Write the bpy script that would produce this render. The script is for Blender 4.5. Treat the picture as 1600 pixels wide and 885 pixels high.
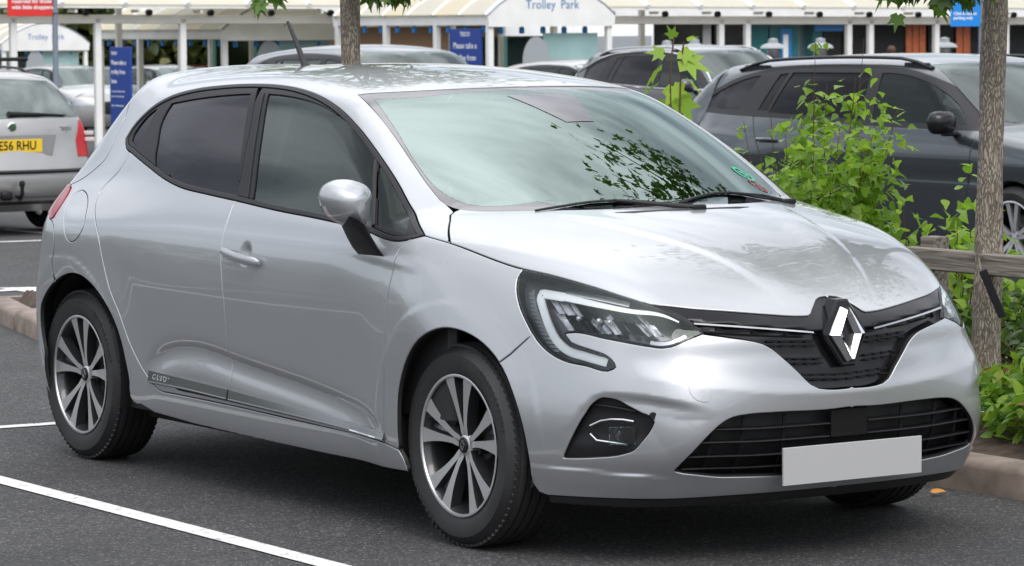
# Car park with a silver hatchback, built object by object.
import bpy, math, random
import numpy as np
from mathutils import Vector, Matrix
from mathutils.geometry import delaunay_2d_cdt
random.seed(4);RNG=np.random.default_rng(4)
scn=bpy.context.scene
for o in list(bpy.data.objects): bpy.data.objects.remove(o)
# ---- camera
CAM_LOC=(8.63193, -6.28140, 1.58528)
CAM_R=(0.5476310,0.8367002,-0.0057497);CAM_U=(-0.0608927,0.0467067,0.9970509);CAM_F=(-0.8345012,0.5456659,-0.0765270)
cd=bpy.data.cameras.new('camera');cam=bpy.data.objects.new('camera',cd);scn.collection.objects.link(cam)
cam.matrix_world=Matrix(((CAM_R[0],CAM_U[0],-CAM_F[0],CAM_LOC[0]),(CAM_R[1],CAM_U[1],-CAM_F[1],CAM_LOC[1]),(CAM_R[2],CAM_U[2],-CAM_F[2],CAM_LOC[2]),(0,0,0,1)))
cd.sensor_width=36;cd.lens=119.6674;cd.clip_start=.1;cd.clip_end=5000
cd.dof.use_dof=True;cd.dof.focus_distance=10.6;cd.dof.aperture_fstop=14.0
scn.camera=cam
# ---- sky and sun
SUN_EL=math.radians(50);SUN_AZ=math.radians(-12)   # azimuth measured from +x towards +y
w=bpy.data.worlds.new('World');scn.world=w;w.use_nodes=True;nt=w.node_tree
bg=nt.nodes['Background'];bg.inputs[1].default_value=1.0
sky=nt.nodes.new('ShaderNodeTexSky');sky.sky_type='NISHITA';sky.sun_disc=False;sky.sun_elevation=SUN_EL;sky.sun_rotation=math.pi/2-SUN_AZ
sky.air_density=1.0;sky.dust_density=2.0
tc=nt.nodes.new('ShaderNodeTexCoord')
sx=nt.nodes.new('ShaderNodeSeparateXYZ');nt.links.new(tc.outputs['Generated'],sx.inputs[0])
def mth(op,a,b=None,c=None):
    n=nt.nodes.new('ShaderNodeMath');n.operation=op
    for i,v in enumerate((a,b,c)):
        if v is None:continue
        if isinstance(v,(int,float)):n.inputs[i].default_value=v
        else:nt.links.new(v,n.inputs[i])
    return n.outputs[0]
zc=mth('MAXIMUM',sx.outputs[2],0.0);zd=mth('ADD',zc,.18)
cb=nt.nodes.new('ShaderNodeCombineXYZ');nt.links.new(mth('DIVIDE',sx.outputs[0],zd),cb.inputs[0]);nt.links.new(mth('DIVIDE',sx.outputs[1],zd),cb.inputs[1])
ns=nt.nodes.new('ShaderNodeTexNoise');ns.inputs['Scale'].default_value=1.5;ns.inputs['Detail'].default_value=6;ns.inputs['Roughness'].default_value=.55;ns.inputs['Distortion'].default_value=.4
nt.links.new(cb.outputs[0],ns.inputs['Vector'])
mr=nt.nodes.new('ShaderNodeMapRange');mr.interpolation_type='SMOOTHSTEP';mr.inputs[1].default_value=.34;mr.inputs[2].default_value=.66;mr.inputs[3].default_value=.38;mr.inputs[4].default_value=1.42
nt.links.new(ns.outputs['Fac'],mr.inputs[0])
lum=mth('MULTIPLY',mr.outputs[0],mth('MULTIPLY',mth('ADD',mth('MULTIPLY',zc,2.4),.50),0.82))   # overcast: brighter towards the zenith
cc=nt.nodes.new('ShaderNodeCombineColor')
nt.links.new(mth('MULTIPLY',lum,1.0),cc.inputs[0]);nt.links.new(mth('MULTIPLY',lum,1.0),cc.inputs[1]);nt.links.new(mth('MULTIPLY',lum,1.01),cc.inputs[2])
mx=nt.nodes.new('ShaderNodeMix');mx.data_type='RGBA';mx.inputs['Factor'].default_value=.93
nt.links.new(sky.outputs[0],mx.inputs['A']);nt.links.new(cc.outputs[0],mx.inputs['B']);nt.links.new(mx.outputs['Result'],bg.inputs[0])
sd=bpy.data.lights.new('sun','SUN');sd.energy=1.25;sd.angle=math.radians(30);sd.color=(1,.97,.93)
so=bpy.data.objects.new('sun',sd);scn.collection.objects.link(so)
sv=Vector((math.cos(SUN_EL)*math.cos(SUN_AZ),math.cos(SUN_EL)*math.sin(SUN_AZ),math.sin(SUN_EL)))
so.rotation_euler=sv.to_track_quat('Z','Y').to_euler();so.location=(0,0,30)
scn.view_settings.view_transform='Standard';scn.view_settings.look='None';scn.view_settings.exposure=0;scn.view_settings.gamma=1
scn.render.engine='CYCLES';scn.render.resolution_x=1024;scn.render.resolution_y=566

class Sp:
    """natural cubic spline with linear extrapolation"""
    def __init__(s,pts):
        p=np.array(sorted(pts),float);s.x=p[:,0];s.y=p[:,1];n=len(p);h=np.diff(s.x)
        A=np.eye(n);b=np.zeros(n)
        for i in range(1,n-1):
            A[i,i-1]=h[i-1];A[i,i]=2*(h[i-1]+h[i]);A[i,i+1]=h[i]
            b[i]=6*((s.y[i+1]-s.y[i])/h[i]-(s.y[i]-s.y[i-1])/h[i-1])
        s.m=np.linalg.solve(A,b);s.h=h
        m=s.m;s.d0=(s.y[1]-s.y[0])/h[0]-h[0]*m[1]/6;s.d1=(s.y[-1]-s.y[-2])/h[-1]+h[-1]*m[-2]/6
    def __call__(s,t):
        t=np.asarray(t,float);i=np.clip(np.searchsorted(s.x,t)-1,0,len(s.x)-2)
        tc=np.clip(t,s.x[0],s.x[-1])
        h=s.h[i];a=(s.x[i+1]-tc)/h;b=(tc-s.x[i])/h
        r=a*s.y[i]+b*s.y[i+1]+((a**3-a)*s.m[i]+(b**3-b)*s.m[i+1])*h*h/6
        return r+np.where(t<s.x[0],(t-s.x[0])*s.d0,0)+np.where(t>s.x[-1],(t-s.x[-1])*s.d1,0)
def smax(a,b,k):
    h=np.maximum(k-abs(a-b),0)/k
    return np.maximum(a,b)+h**3*k/6
def smin(a,b,k): return -smax(-a,-b,k)
def ss(t,a=0,b=1):
    t=np.clip((t-a)/(b-a),0,1);return t*t*t*(t*(6*t-15)+10)
# ---- side half width: columns of z-profiles
zs_prof=Sp([(.10,.790),(.20,.835),(.30,.858),(.42,.866),(.55,.872),(.70,.876),(.80,.871),(.88,.853),(.95,.822),(1.02,.785),(1.12,.735),(1.25,.660),(1.36,.590),(1.45,.52)])
taperU=Sp([(-3.3,-.15),(-3.0,-.085),(-2.7,-.045),(-2.4,-.02),(-2.0,-.005),(-1.5,0),(-1.0,0),(-.5,-.005),(0,-.02),(.5,-.05),(1,-.12)])
taperL=Sp([(-3.3,-.10),(-3.05,-.035),(-2.8,-.005),(-2.58,.004),(-2.2,.0),(-1.5,0),(-.6,0),(-.2,.007),(.0,.009),(.3,-.008),(.6,-.085),(1,-.24)])
haunch=lambda x,z: .018*np.exp(-((x+2.55)/.45)**2-((z-.86)/.10)**2)
def arch(x,z,cx,R=.38,amp=.011):
    r=np.hypot(x-cx,(z-.31))
    return amp*(1-ss(r,R-.02,R+.26))
def Fside(x,z):
    w=ss(z,.8,1.15)
    F=zs_prof(z)+(1-w)*taperL(x)+w*taperU(x)
    F=F+haunch(x,z)+arch(x,z,0.0)+arch(x,z,-2.583)
    # door lower scallop
    xc=np.clip((x+2.0)/1.6,0,1)
    zc=.40+.13*np.sin(np.pi*np.clip((x+2.08)/1.75,0,1)**.62)-.06*xc
    return F
hood_c=Sp([(-.6,1.10),(-.2,1.035),(0,1.003),(.2,.966),(.4,.921),(.6,.861),(.75,.796),(.84,.742),(.95,.65)])
roof_c=Sp([(-3.4,1.25),(-3.0,1.345),(-2.6,1.398),(-2.2,1.428),(-1.8,1.441),(-1.4,1.432),(-1.1,1.405),(-.9,1.377),(-.6,1.31)])
def Top(x,y):
    ay=abs(y)
    hd=hood_c(x)-.075*(ay/.75)**2.2*(1+.0*x)
    t=x+.88+.25*(ay/.6)**2
    ws=1.378-.317*t-.148*t*abs(t)
    rf=roof_c(x)-.045*(ay/.55)**2.3
    cab=smin(ws,rf,.04)
    return smax(hd,cab,.02)
front_c=Sp([(.12,.70),(.20,.765),(.26,.80),(.32,.832),(.42,.849),(.53,.852),(.60,.845),(.66,.832),(.72,.806),(.78,.763),(.86,.69)])
front_k=Sp([(.1,.10),(.3,.085),(.42,.07),(.55,.11),(.65,.15),(.75,.18),(.9,.20)])
def Gfront(y,z):
    ay=abs(y)
    return front_c(z)-front_k(z)*(ay/.6)**2.2-3.0*np.maximum(ay-.5,0)**2
rear_c=Sp([(.15,-3.05),(.25,-3.15),(.40,-3.185),(.60,-3.18),(.75,-3.14),(.95,-3.08),(1.10,-2.97),(1.25,-2.85),(1.40,-2.72)])
def Rrear(y,z):
    return rear_c(z)+.115*(abs(y)/.6)**2.3*np.where(z<2,1,1)
spoil=lambda x,y,z:None
def f_body(x,y,z):
    s=abs(y)-Fside(x,z)
    t=(z-Top(x,y))*.92
    fr=(x-Gfront(y,z))*.92
    re=(Rrear(y,z)-x)*.92
    b=.14-z
    # roof/side radius small at roof, bigger at the fender
    kt=.16-.06*ss(-x,.1,.6)
    g=smax(s,t,kt)
    g=smax(g,fr,.20)
    g=smax(g,re,.12)
    return smax(g,b,.08)
def grad(fn,x,y,z,e=1.5e-3):
    gx=fn(x+e,y,z)-fn(x-e,y,z);gy=fn(x,y+e,z)-fn(x,y-e,z);gz=fn(x,y,z+e)-fn(x,y,z-e)
    n=np.sqrt(gx*gx+gy*gy+gz*gz)+1e-12
    return np.stack([gx/n,gy/n,gz/n],-1)
def march(fn,O,D,t0,t1,n=90,it=14):
    """first hit along rays; returns t (nan if none)"""
    O=np.asarray(O,float);D=np.asarray(D,float)
    N=len(D);O=np.broadcast_to(O,D.shape)
    ts=np.linspace(t0,t1,n);res=np.full(N,np.nan);lo=np.full(N,t0,float)
    prev=fn(*(O+D*t0).T);alive=np.ones(N,bool)
    hi=np.full(N,np.nan)
    for i in range(1,n):
        idx=np.where(alive)[0]
        if len(idx)==0:break
        v=fn(*(O[idx]+D[idx]*ts[i]).T)
        cr=(np.sign(v)!=np.sign(prev[idx]))
        c=idx[cr];lo[c]=ts[i-1];hi[c]=ts[i];alive[c]=False
        prev[idx]=v
    h=~np.isnan(hi);a=lo[h].copy();b=hi[h].copy();Oh=O[h];Dh=D[h]
    fa=fn(*(Oh+Dh*a[:,None]).T)
    for _ in range(it):
        m=(a+b)/2;fm=fn(*(Oh+Dh*m[:,None]).T);s=np.sign(fm)==np.sign(fa)
        a=np.where(s,m,a);b=np.where(s,b,m)
    res[h]=(a+b)/2
    return res

PI=math.pi
COL=bpy.context.scene.collection
def link(o,parent=None):
    COL.objects.link(o)
    if parent is not None: o.parent=parent
    return o
def mesh_obj(name,V,Fc,mat,parent=None,smooth=True,normals=None,mats=None,fm=None):
    me=bpy.data.meshes.new(name)
    me.from_pydata([tuple(map(float,v)) for v in V],[],[tuple(int(i) for i in q) for q in Fc])
    me.update()
    for m in (mats or [mat]): me.materials.append(m)
    if fm is not None: me.polygons.foreach_set('material_index',np.array(fm,dtype=np.int32))
    if smooth: me.polygons.foreach_set('use_smooth',np.ones(len(me.polygons),dtype=bool))
    if normals is not None: me.normals_split_custom_set_from_vertices([tuple(map(float,n)) for n in normals])
    o=bpy.data.objects.new(name,me)
    return link(o,parent)
def empty(name,loc=(0,0,0),rz=0,label=None,cat=None,group=None):
    o=bpy.data.objects.new(name,None);o.location=loc;o.rotation_euler=(0,0,rz);o.empty_display_size=.2
    COL.objects.link(o);tag(o,label,cat,group);return o
def tag(o,label=None,cat=None,group=None,kind=None):
    if label:o['label']=label
    if cat:o['category']=cat
    if group:o['group']=group
    if kind:o['kind']=kind
    return o
class MB:
    """mesh collector"""
    def __init__(s): s.V=[];s.F=[];s.M=[]
    def add(s,V,F,m=0):
        b=len(s.V);s.V+= [tuple(v) for v in V];s.F+=[tuple(i+b for i in f) for f in F];s.M+=[m]*len(F);return s
    def box(s,c,d,rot=None,bev=0,m=0):
        x,y,z=[q/2 for q in d]
        if bev<=0:
            V=[(a*x,b*y,e*z) for a in(-1,1) for b in(-1,1) for e in(-1,1)]
            F=[(0,1,3,2),(4,6,7,5),(0,4,5,1),(2,3,7,6),(0,2,6,4),(1,5,7,3)]
        else:
            V=[];F=[];t=bev;idx={}
            for a in(-1,1):
                for b in(-1,1):
                    for e in(-1,1):
                        for k in range(3):
                            v=[a*(x-t),b*(y-t),e*(z-t)];v[k]=[a*x,b*y,e*z][k]
                            idx[(a,b,e,k)]=len(V);V.append(tuple(v))
            for k in range(3):
                for sg in(-1,1):
                    q=[]
                    for (u,w) in ((-1,-1),(1,-1),(1,1),(-1,1)):
                        key=[0,0,0];key[k]=sg;o=[i for i in range(3) if i!=k];key[o[0]]=u;key[o[1]]=w;q.append(idx[(*key,k)])
                    F.append(tuple(q))
            for k in range(3):
                o=[i for i in range(3) if i!=k]
                for u in(-1,1):
                    for w in(-1,1):
                        q=[]
                        for (g,kk) in ((-1,o[0]),(1,o[0]),(1,o[1]),(-1,o[1])):
                            key=[0,0,0];key[k]=g;key[o[0]]=u;key[o[1]]=w;q.append(idx[(*key,kk)])
                        F.append(tuple(q))
            for a in(-1,1):
                for b in(-1,1):
                    for e in(-1,1): F.append((idx[(a,b,e,0)],idx[(a,b,e,1)],idx[(a,b,e,2)]))
        R=rot if rot is not None else Matrix.Identity(3)
        if isinstance(R,(int,float)): R=Matrix.Rotation(R,3,'Z')
        V=[tuple(R@Vector(v)+Vector(c)) for v in V]
        return s.add(V,F,m)
    def tube(s,P,r,n=8,cap=True,m=0,flat=1.0):
        P=[Vector(p) for p in P];k=len(P);rr=r if hasattr(r,'__len__') else [r]*k;V=[];F=[]
        T=[(P[min(i+1,k-1)]-P[max(i-1,0)]).normalized() for i in range(k)]
        u=T[0].orthogonal().normalized()
        if abs(T[0].z)<.9: u=Vector((0,0,1)).cross(T[0]).normalized()
        for i in range(k):
            u=(u-T[i]*u.dot(T[i])).normalized();w=T[i].cross(u)
            for j in range(n):
                a=2*PI*j/n;V.append(tuple(P[i]+(u*math.cos(a)+w*math.sin(a)*flat)*rr[i]))
        for i in range(k-1):
            for j in range(n):
                F.append((i*n+j,i*n+(j+1)%n,(i+1)*n+(j+1)%n,(i+1)*n+j))
        if cap:F+=[tuple(range(n))[::-1],tuple((k-1)*n+j for j in range(n))]
        return s.add(V,F,m)
    def lathe(s,prof,n=48,axis='y',c=(0,0,0),m=0,closed=False):
        V=[];F=[];k=len(prof)
        for j in range(n):
            a=2*PI*j/n
            for (r,h) in prof:
                if axis=='y':V.append((c[0]+r*math.cos(a),c[1]+h,c[2]+r*math.sin(a)))
                elif axis=='z':V.append((c[0]+r*math.cos(a),c[1]+r*math.sin(a),c[2]+h))
                else:V.append((c[0]+h,c[1]+r*math.cos(a),c[2]+r*math.sin(a)))
        for j in range(n):
            for i in range(k-1 if not closed else k):
                i2=(i+1)%k
                F.append((j*k+i,j*k+i2,((j+1)%n)*k+i2,((j+1)%n)*k+i))
        return s.add(V,F,m)
    def prism(s,poly,h0,h1,fn=None,m=0,cham=0):
        """poly 2D -> extrude between h0,h1 ; fn maps (u,v,h)->xyz"""
        fn=fn or (lambda u,v,h:(u,v,h));n=len(poly);V=[fn(u,v,h0) for u,v in poly]
        F=[tuple(range(n))[::-1]]
        if cham:
            cx=sum(p[0] for p in poly)/n;cy=sum(p[1] for p in poly)/n
            V+=[fn(u,v,h1-cham if h1>h0 else h1+cham) for u,v in poly]
            ins=[]
            for i in range(n):
                a=Vector(poly[i-1]);b=Vector(poly[i]);c=Vector(poly[(i+1)%n])
                d1=(b-a).normalized();d2=(c-b).normalized();nn=Vector((-d1.y-d2.y,d1.x+d2.x))
                nn=nn.normalized()*cham if nn.length>1e-6 else Vector((0,0))
                area=sum(poly[j-1][0]*poly[j][1]-poly[j][0]*poly[j-1][1] for j in range(n))
                if area<0:nn=-nn
                ins.append(b+nn)
            V+=[fn(p.x,p.y,h1) for p in ins]
            for L in (0,n):F+=[(L+i,L+(i+1)%n,L+n+(i+1)%n,L+n+i) for i in range(n)]
            F.append(tuple(2*n+i for i in range(n)))
        else:
            V+=[fn(u,v,h1) for u,v in poly];F+=[(i,(i+1)%n,n+(i+1)%n,n+i) for i in range(n)];F.append(tuple(n+i for i in range(n)))
        return s.add(V,F,m)
    def build(s,name,mat,parent=None,smooth=False,auto=None,fixn=True):
        mats=mat if isinstance(mat,(list,tuple)) else [mat]
        o=mesh_obj(name,s.V,s.F,None,parent,smooth=smooth or auto is not None,mats=mats,fm=s.M)
        if fixn:
            import bmesh
            b=bmesh.new();b.from_mesh(o.data);bmesh.ops.recalc_face_normals(b,faces=b.faces);b.to_mesh(o.data);b.free()
        if auto is not None: sharp(o.data,auto)
        return o
def sharp(me,deg):
    import bmesh
    b=bmesh.new();b.from_mesh(me);c=math.radians(deg)
    for e in b.edges:
        if len(e.link_faces)!=2 or e.calc_face_angle(0)>c:e.smooth=False
    b.to_mesh(me);b.free()
def copy_tree(o,parent=None):
    c=o.copy();COL.objects.link(c)
    if parent is not None:c.parent=parent
    for ch in list(o.children): copy_tree(ch,c)
    return c
def text_obj(name,body,size,mat,parent=None,M=None,depth=.001,align='CENTER',bold=0.0,sx=1.0,sp=1.0):
    cu=bpy.data.curves.new(name,'FONT');cu.body=body;cu.size=size;cu.extrude=depth;cu.align_x=align;cu.align_y='CENTER'
    cu.offset=bold;cu.space_character=sp;cu.resolution_u=3
    t=bpy.data.objects.new(name,cu);COL.objects.link(t)
    dg=bpy.context.evaluated_depsgraph_get();me=bpy.data.meshes.new_from_object(t.evaluated_get(dg))
    bpy.data.objects.remove(t);bpy.data.curves.remove(cu)
    me.transform(Matrix.Diagonal((sx,1,1,1)))
    if M is not None:me.transform(M)
    me.materials.clear();me.materials.append(mat);me.name=name
    o=bpy.data.objects.new(name,me);return link(o,parent)
def frame(o,xa,za):
    """4x4 with x-axis xa, z-axis (normal) za, origin o"""
    x=Vector(xa).normalized();z=Vector(za);z=(z-x*z.dot(x)).normalized();y=z.cross(x)
    return Matrix(((x.x,y.x,z.x,o[0]),(x.y,y.y,z.y,o[1]),(x.z,y.z,z.z,o[2]),(0,0,0,1)))
# ------------------------------------------------------------ curves
def dens(P,h,corner=45):
    """catmull-rom densify a polyline (any dim), keep sharp corners"""
    P=np.array(P,float);n=len(P)
    if n<3:
        k=max(1,int(np.linalg.norm(P[-1]-P[0])/h));return np.array([P[0]+(P[-1]-P[0])*i/k for i in range(k+1)])
    d=np.diff(P,axis=0);L=np.linalg.norm(d,axis=1)+1e-12;u=d/L[:,None]
    T=np.zeros_like(P);brk=np.zeros(n,bool)
    for i in range(1,n-1):
        c=np.clip(u[i-1]@u[i],-1,1)
        brk[i]=math.degrees(math.acos(c))>corner
        t=(u[i-1]*L[i]+u[i]*L[i-1])/(L[i]+L[i-1]);T[i]=t
    out=[P[0]]
    for i in range(n-1):
        t0=u[i] if i==0 or brk[i] else T[i]
        t1=u[i] if i==n-2 or brk[i+1] else T[i+1]
        if (i==0 or brk[i]) and not(i==n-2 or brk[i+1]): t0=2*u[i]-t1;t0/=np.linalg.norm(t0)
        if (i==n-2 or brk[i+1]) and not(i==0 or brk[i]): t1=2*u[i]-t0;t1/=np.linalg.norm(t1)
        k=max(1,int(round(L[i]/h)))
        for j in range(1,k+1):
            s=j/k;h00=2*s**3-3*s*s+1;h10=s**3-2*s*s+s;h01=-2*s**3+3*s*s;h11=s**3-s*s
            out.append(h00*P[i]+h10*L[i]*t0+h01*P[i+1]+h11*L[i]*t1)
    return np.array(out)
def join(*segs):
    out=[]
    for s in segs:
        s=[tuple(p) for p in s]
        if not s:continue
        if out and np.linalg.norm(np.array(out[-1])-np.array(s[0]))<1.5e-3:s=s[1:]
        out+=s
    if np.linalg.norm(np.array(out[-1])-np.array(out[0]))<1.5e-3:out=out[:-1]
    return np.array(out)
# ------------------------------------------------------------ domains
class Dom:
    def __init__(s,kind,c=0.0,z0=.72,sg=1,S=.85): s.k=kind;s.c=c;s.z0=z0;s.sg=sg;s.S=S
    def uv(s,p):
        p=np.atleast_2d(p)
        if s.k=='top':return np.stack([p[:,0],p[:,1]],1)
        if s.k=='side':return np.stack([p[:,0],p[:,2]],1)
        if s.k=='sec':return np.stack([p[:,0],np.arctan2(-p[:,1],p[:,2]-s.z0)*s.S],1)
        if s.k=='cyl':return np.stack([np.arctan2(-p[:,1],s.sg*(p[:,0]-s.c))*s.S,p[:,2]],1)
        if s.k=='front':return np.stack([p[:,1],p[:,2]],1)
    def rays(s,q):
        q=np.atleast_2d(q);n=len(q);o=np.zeros((n,3));d=np.zeros((n,3))
        if s.k=='top':o[:,0]=q[:,0];o[:,1]=q[:,1];o[:,2]=2.3;d[:,2]=-1;r=(0,2.2)
        if s.k=='side':o[:,0]=q[:,0];o[:,1]=-1.25;o[:,2]=q[:,1];d[:,1]=1;r=(0,1.2)
        if s.k=='front':o[:,1]=q[:,0];o[:,2]=q[:,1];o[:,0]=s.c+1.4*s.sg;d[:,0]=-s.sg;r=(0,1.4)
        if s.k=='sec':
            o[:,0]=q[:,0];o[:,2]=s.z0;a=q[:,1]/s.S;d[:,1]=-np.sin(a);d[:,2]=np.cos(a);r=(.02,1.3)
        if s.k=='cyl':
            o[:,0]=s.c;o[:,2]=q[:,1];a=q[:,0]/s.S;d[:,0]=s.sg*np.cos(a);d[:,1]=-np.sin(a);r=(.1,1.6)
        return o,d,r
    def lift(s,q,fn):
        o,d,r=s.rays(q);t=march(fn,o,d,r[0],r[1],n=44,it=15)
        bad=np.isnan(t)
        if bad.any():
            g=np.where(~bad)[0]
            if len(g)==0: t[:]=1.0
            else:
                qq=np.atleast_2d(q)
                for i in np.where(bad)[0]: t[i]=t[g[np.argmin(((qq[g]-qq[i])**2).sum(1))]]
        return o+d*t[:,None]
def pip(P,loop):
    x=P[:,0];y=P[:,1];ins=np.zeros(len(P),bool);n=len(loop)
    for i in range(n):
        x1,y1=loop[i-1];x2,y2=loop[i]
        if y1==y2:continue
        c=((y1>y)!=(y2>y))
        ins^=c&(x<(x2-x1)*(y-y1)/(y2-y1)+x1)
    return ins
def segdist(P,loops):
    d=np.full(len(P),1e9)
    for L in loops:
        A=L;B=np.roll(L,-1,axis=0)
        for a,b in zip(A,B):
            ab=b-a;t=np.clip(((P-a)@ab)/(ab@ab+1e-12),0,1);q=P-(a+t[:,None]*ab);d=np.minimum(d,np.hypot(q[:,0],q[:,1]))
    return d
def panel(name,fn,dom,outer,mat,parent=None,holes=(),h=.014,gap=.0016,off=0.0,rim=True,depth=.014,cham=.0012,mirror=False,
          norim=None,both=False,disp=None,offrim=None,darkgap=None):
    if darkgap is None: darkgap=mat in (M['silver'],)
    r"""surface piece of implicit fn. outer/holes: 3D loops. mirror=True: centre panel (y=0 edge) joined with its mirror.
    both=True: returns [near,far] objects"""
    f0=fn
    if rim and gap>0: gap=gap+cham
    if off: fn=lambda x,y,z:f0(x,y,z)-off
    if disp is not None: 
        fb=fn; fn=lambda x,y,z:fb(x,y,z)-disp(x,y,z)
    loops=[]
    for L in [outer]+list(holes):
        L=np.array(L,float);D=[]
        n=len(L)
        for i in range(n):
            a=L[i];b=L[(i+1)%n];k=max(1,int(round(np.linalg.norm(b-a)/(h*1.0))))
            for j in range(k):D.append(a+(b-a)*j/k)
        D=np.array(D)
        q=dom.uv(D);P=dom.lift(q,fn)
        if gap:
            N=grad(fn,*P.T);c=abs(P[:,1])<1e-3 if mirror else np.zeros(len(P),bool)
            a=np.roll(P,1,0);b=np.roll(P,-1,0);T=b-a;T/=np.linalg.norm(T,axis=1)[:,None]+1e-12
            O=np.cross(T,N);O/=np.linalg.norm(O,axis=1)[:,None]+1e-12
            # orientation in uv
            area=np.sum(q[:,0]*np.roll(q[:,1],-1)-np.roll(q[:,0],-1)*q[:,1])
            e=1e-3;test=dom.uv(P+O*e)-q;tt=np.roll(q,-1,0)-np.roll(q,1,0)
            cr=np.sum(np.sign(tt[:,0]*test[:,1]-tt[:,1]*test[:,0]))  # >0: O points left of travel
            left_in=area>0
            inward= 1 if ((cr>0)==left_in) else -1
            if len(loops)>0: inward*=-1
            P=P+O*inward*gap*np.where(c,0,1)[:,None]
            if mirror:
                P[c,1]=0
            q=dom.uv(P)
        loops.append(q)
    lo=loops[0].min(0);hi=loops[0].max(0);hy=h*.866
    nx=int((hi[0]-lo[0])/h)+2;ny=int((hi[1]-lo[1])/hy)+2
    gx,gy=np.meshgrid(np.arange(nx),np.arange(ny));G=np.stack([lo[0]+(gx+.5*(gy%2))*h,lo[1]+gy*hy],-1).reshape(-1,2)
    ins=pip(G,loops[0])
    for L in loops[1:]:ins&=~pip(G,L)
    G=G[ins];G=G[segdist(G,loops)>.45*h]
    allv=np.concatenate(loops+[G]);E=[];b=0
    for L in loops:
        n=len(L);E+=[(b+i,b+(i+1)%n) for i in range(n)];b+=n
    r=delaunay_2d_cdt([Vector((float(a),float(c))) for a,c in allv],E,[],0,1e-6,True)
    q=np.array([(v.x,v.y) for v in r[0]]);tri=np.array([f for f in r[2] if len(f)==3],int)
    cen=q[tri].mean(1);keep=pip(cen,loops[0])
    for L in loops[1:]:keep&=~pip(cen,L)
    tri=tri[keep];P=dom.lift(q,fn)
    if mirror:
        c=abs(P[:,1])<2e-4;P[c,1]=0
    N=grad(fn,*P.T)
    a,bb,cc=P[tri[:,0]],P[tri[:,1]],P[tri[:,2]];fnorm=np.cross(bb-a,cc-a);flip=(fnorm*N[tri[:,0]]).sum(1)<0
    tri[flip]=tri[flip][:,::-1]
    used=np.unique(tri);mp=-np.ones(len(P),int);mp[used]=np.arange(len(used));P=P[used];N=N[used];tri=mp[tri]
    V=[P];NN=[N];FF=[tuple(t) for t in tri];DK=[0]*len(FF)
    if rim:
        ed={}
        for t in tri:
            for i in range(3):
                e=(t[i],t[(i+1)%3]);k=(min(e),max(e));ed.setdefault(k,[]).append(e)
        be=[v[0] for v in ed.values() if len(v)==1]
        if mirror: be=[e for e in be if not(abs(P[e[0]][1])<2e-4 and abs(P[e[1]][1])<2e-4)]
        if norim is not None: be=[e for e in be if not norim((P[e[0]]+P[e[1]])/2)]
        bv=sorted({i for e in be for i in e});ix={v:k for k,v in enumerate(bv)};m=len(bv)
        O=np.zeros((m,3))
        for i,j in be:
            T=P[j]-P[i];T/=np.linalg.norm(T)+1e-12;o=np.cross(T,N[i]);O[ix[i]]+=o;O[ix[j]]+=o
        O/=np.linalg.norm(O,axis=1)[:,None]+1e-12
        if mirror:
            cz=abs(P[bv][:,1])<2e-4;O[cz,1]=0
        Pb=P[bv];Nb=N[bv];base=len(P)
        rings=[(Pb,Nb),(Pb+O*cham*.7-Nb*cham*.3,Nb*.8+O*.6),(Pb+O*cham-Nb*cham,O*.96-Nb*.0+Nb*.2),(Pb+O*cham-Nb*(cham+depth),O)]
        for rp,rn in rings:
            V.append(rp);rn=rn/(np.linalg.norm(rn,axis=1)[:,None]+1e-12);NN.append(rn)
        for i,j in be:
            i,j=ix[i],ix[j]
            for k in range(3):
                A=base+k*m;B=A+m
                FF.append((A+j,A+i,B+i,B+j));DK.append(1 if k==2 and darkgap else 0)
        # connect: first ring duplicates boundary verts at same place (split normals not needed)
    P=np.concatenate(V);N=np.concatenate(NN)
    if mirror:
        n=len(P);P2=P*[1,-1,1];N2=N*[1,-1,1];FF2=[tuple(n+i for i in f[::-1]) for f in FF]
        P=np.concatenate([P,P2]);N=np.concatenate([N,N2]);FF=FF+FF2;DK=DK+DK
    mm_=[mat,M['rubber']] if darkgap else [mat]  # black on the inner gap walls stands in for the shade between panels
    o=mesh_obj(name,P,FF,mat,parent,normals=N,mats=mm_,fm=DK if darkgap else None)
    if not both:return o
    o2=mesh_obj(name,P*[1,-1,1],[f[::-1] for f in FF],mat,parent,normals=N*[1,-1,1],mats=mm_,fm=DK if darkgap else None)
    return [o,o2]
def mirror_obj(o,parent=None):
    """far-side twin of a part and its sub-parts (mirrored about y=0 in the car's frame)"""
    me=o.data
    if me is not None:
        m2=me.copy();m2.transform(Matrix.Diagonal((1,-1,1,1)));m2.flip_normals()
    else:m2=None
    c=bpy.data.objects.new(o.name.split('.')[0],m2);link(c,parent if parent is not None else o.parent)
    for ch in list(o.children):mirror_obj(ch,c)
    return c

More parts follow.
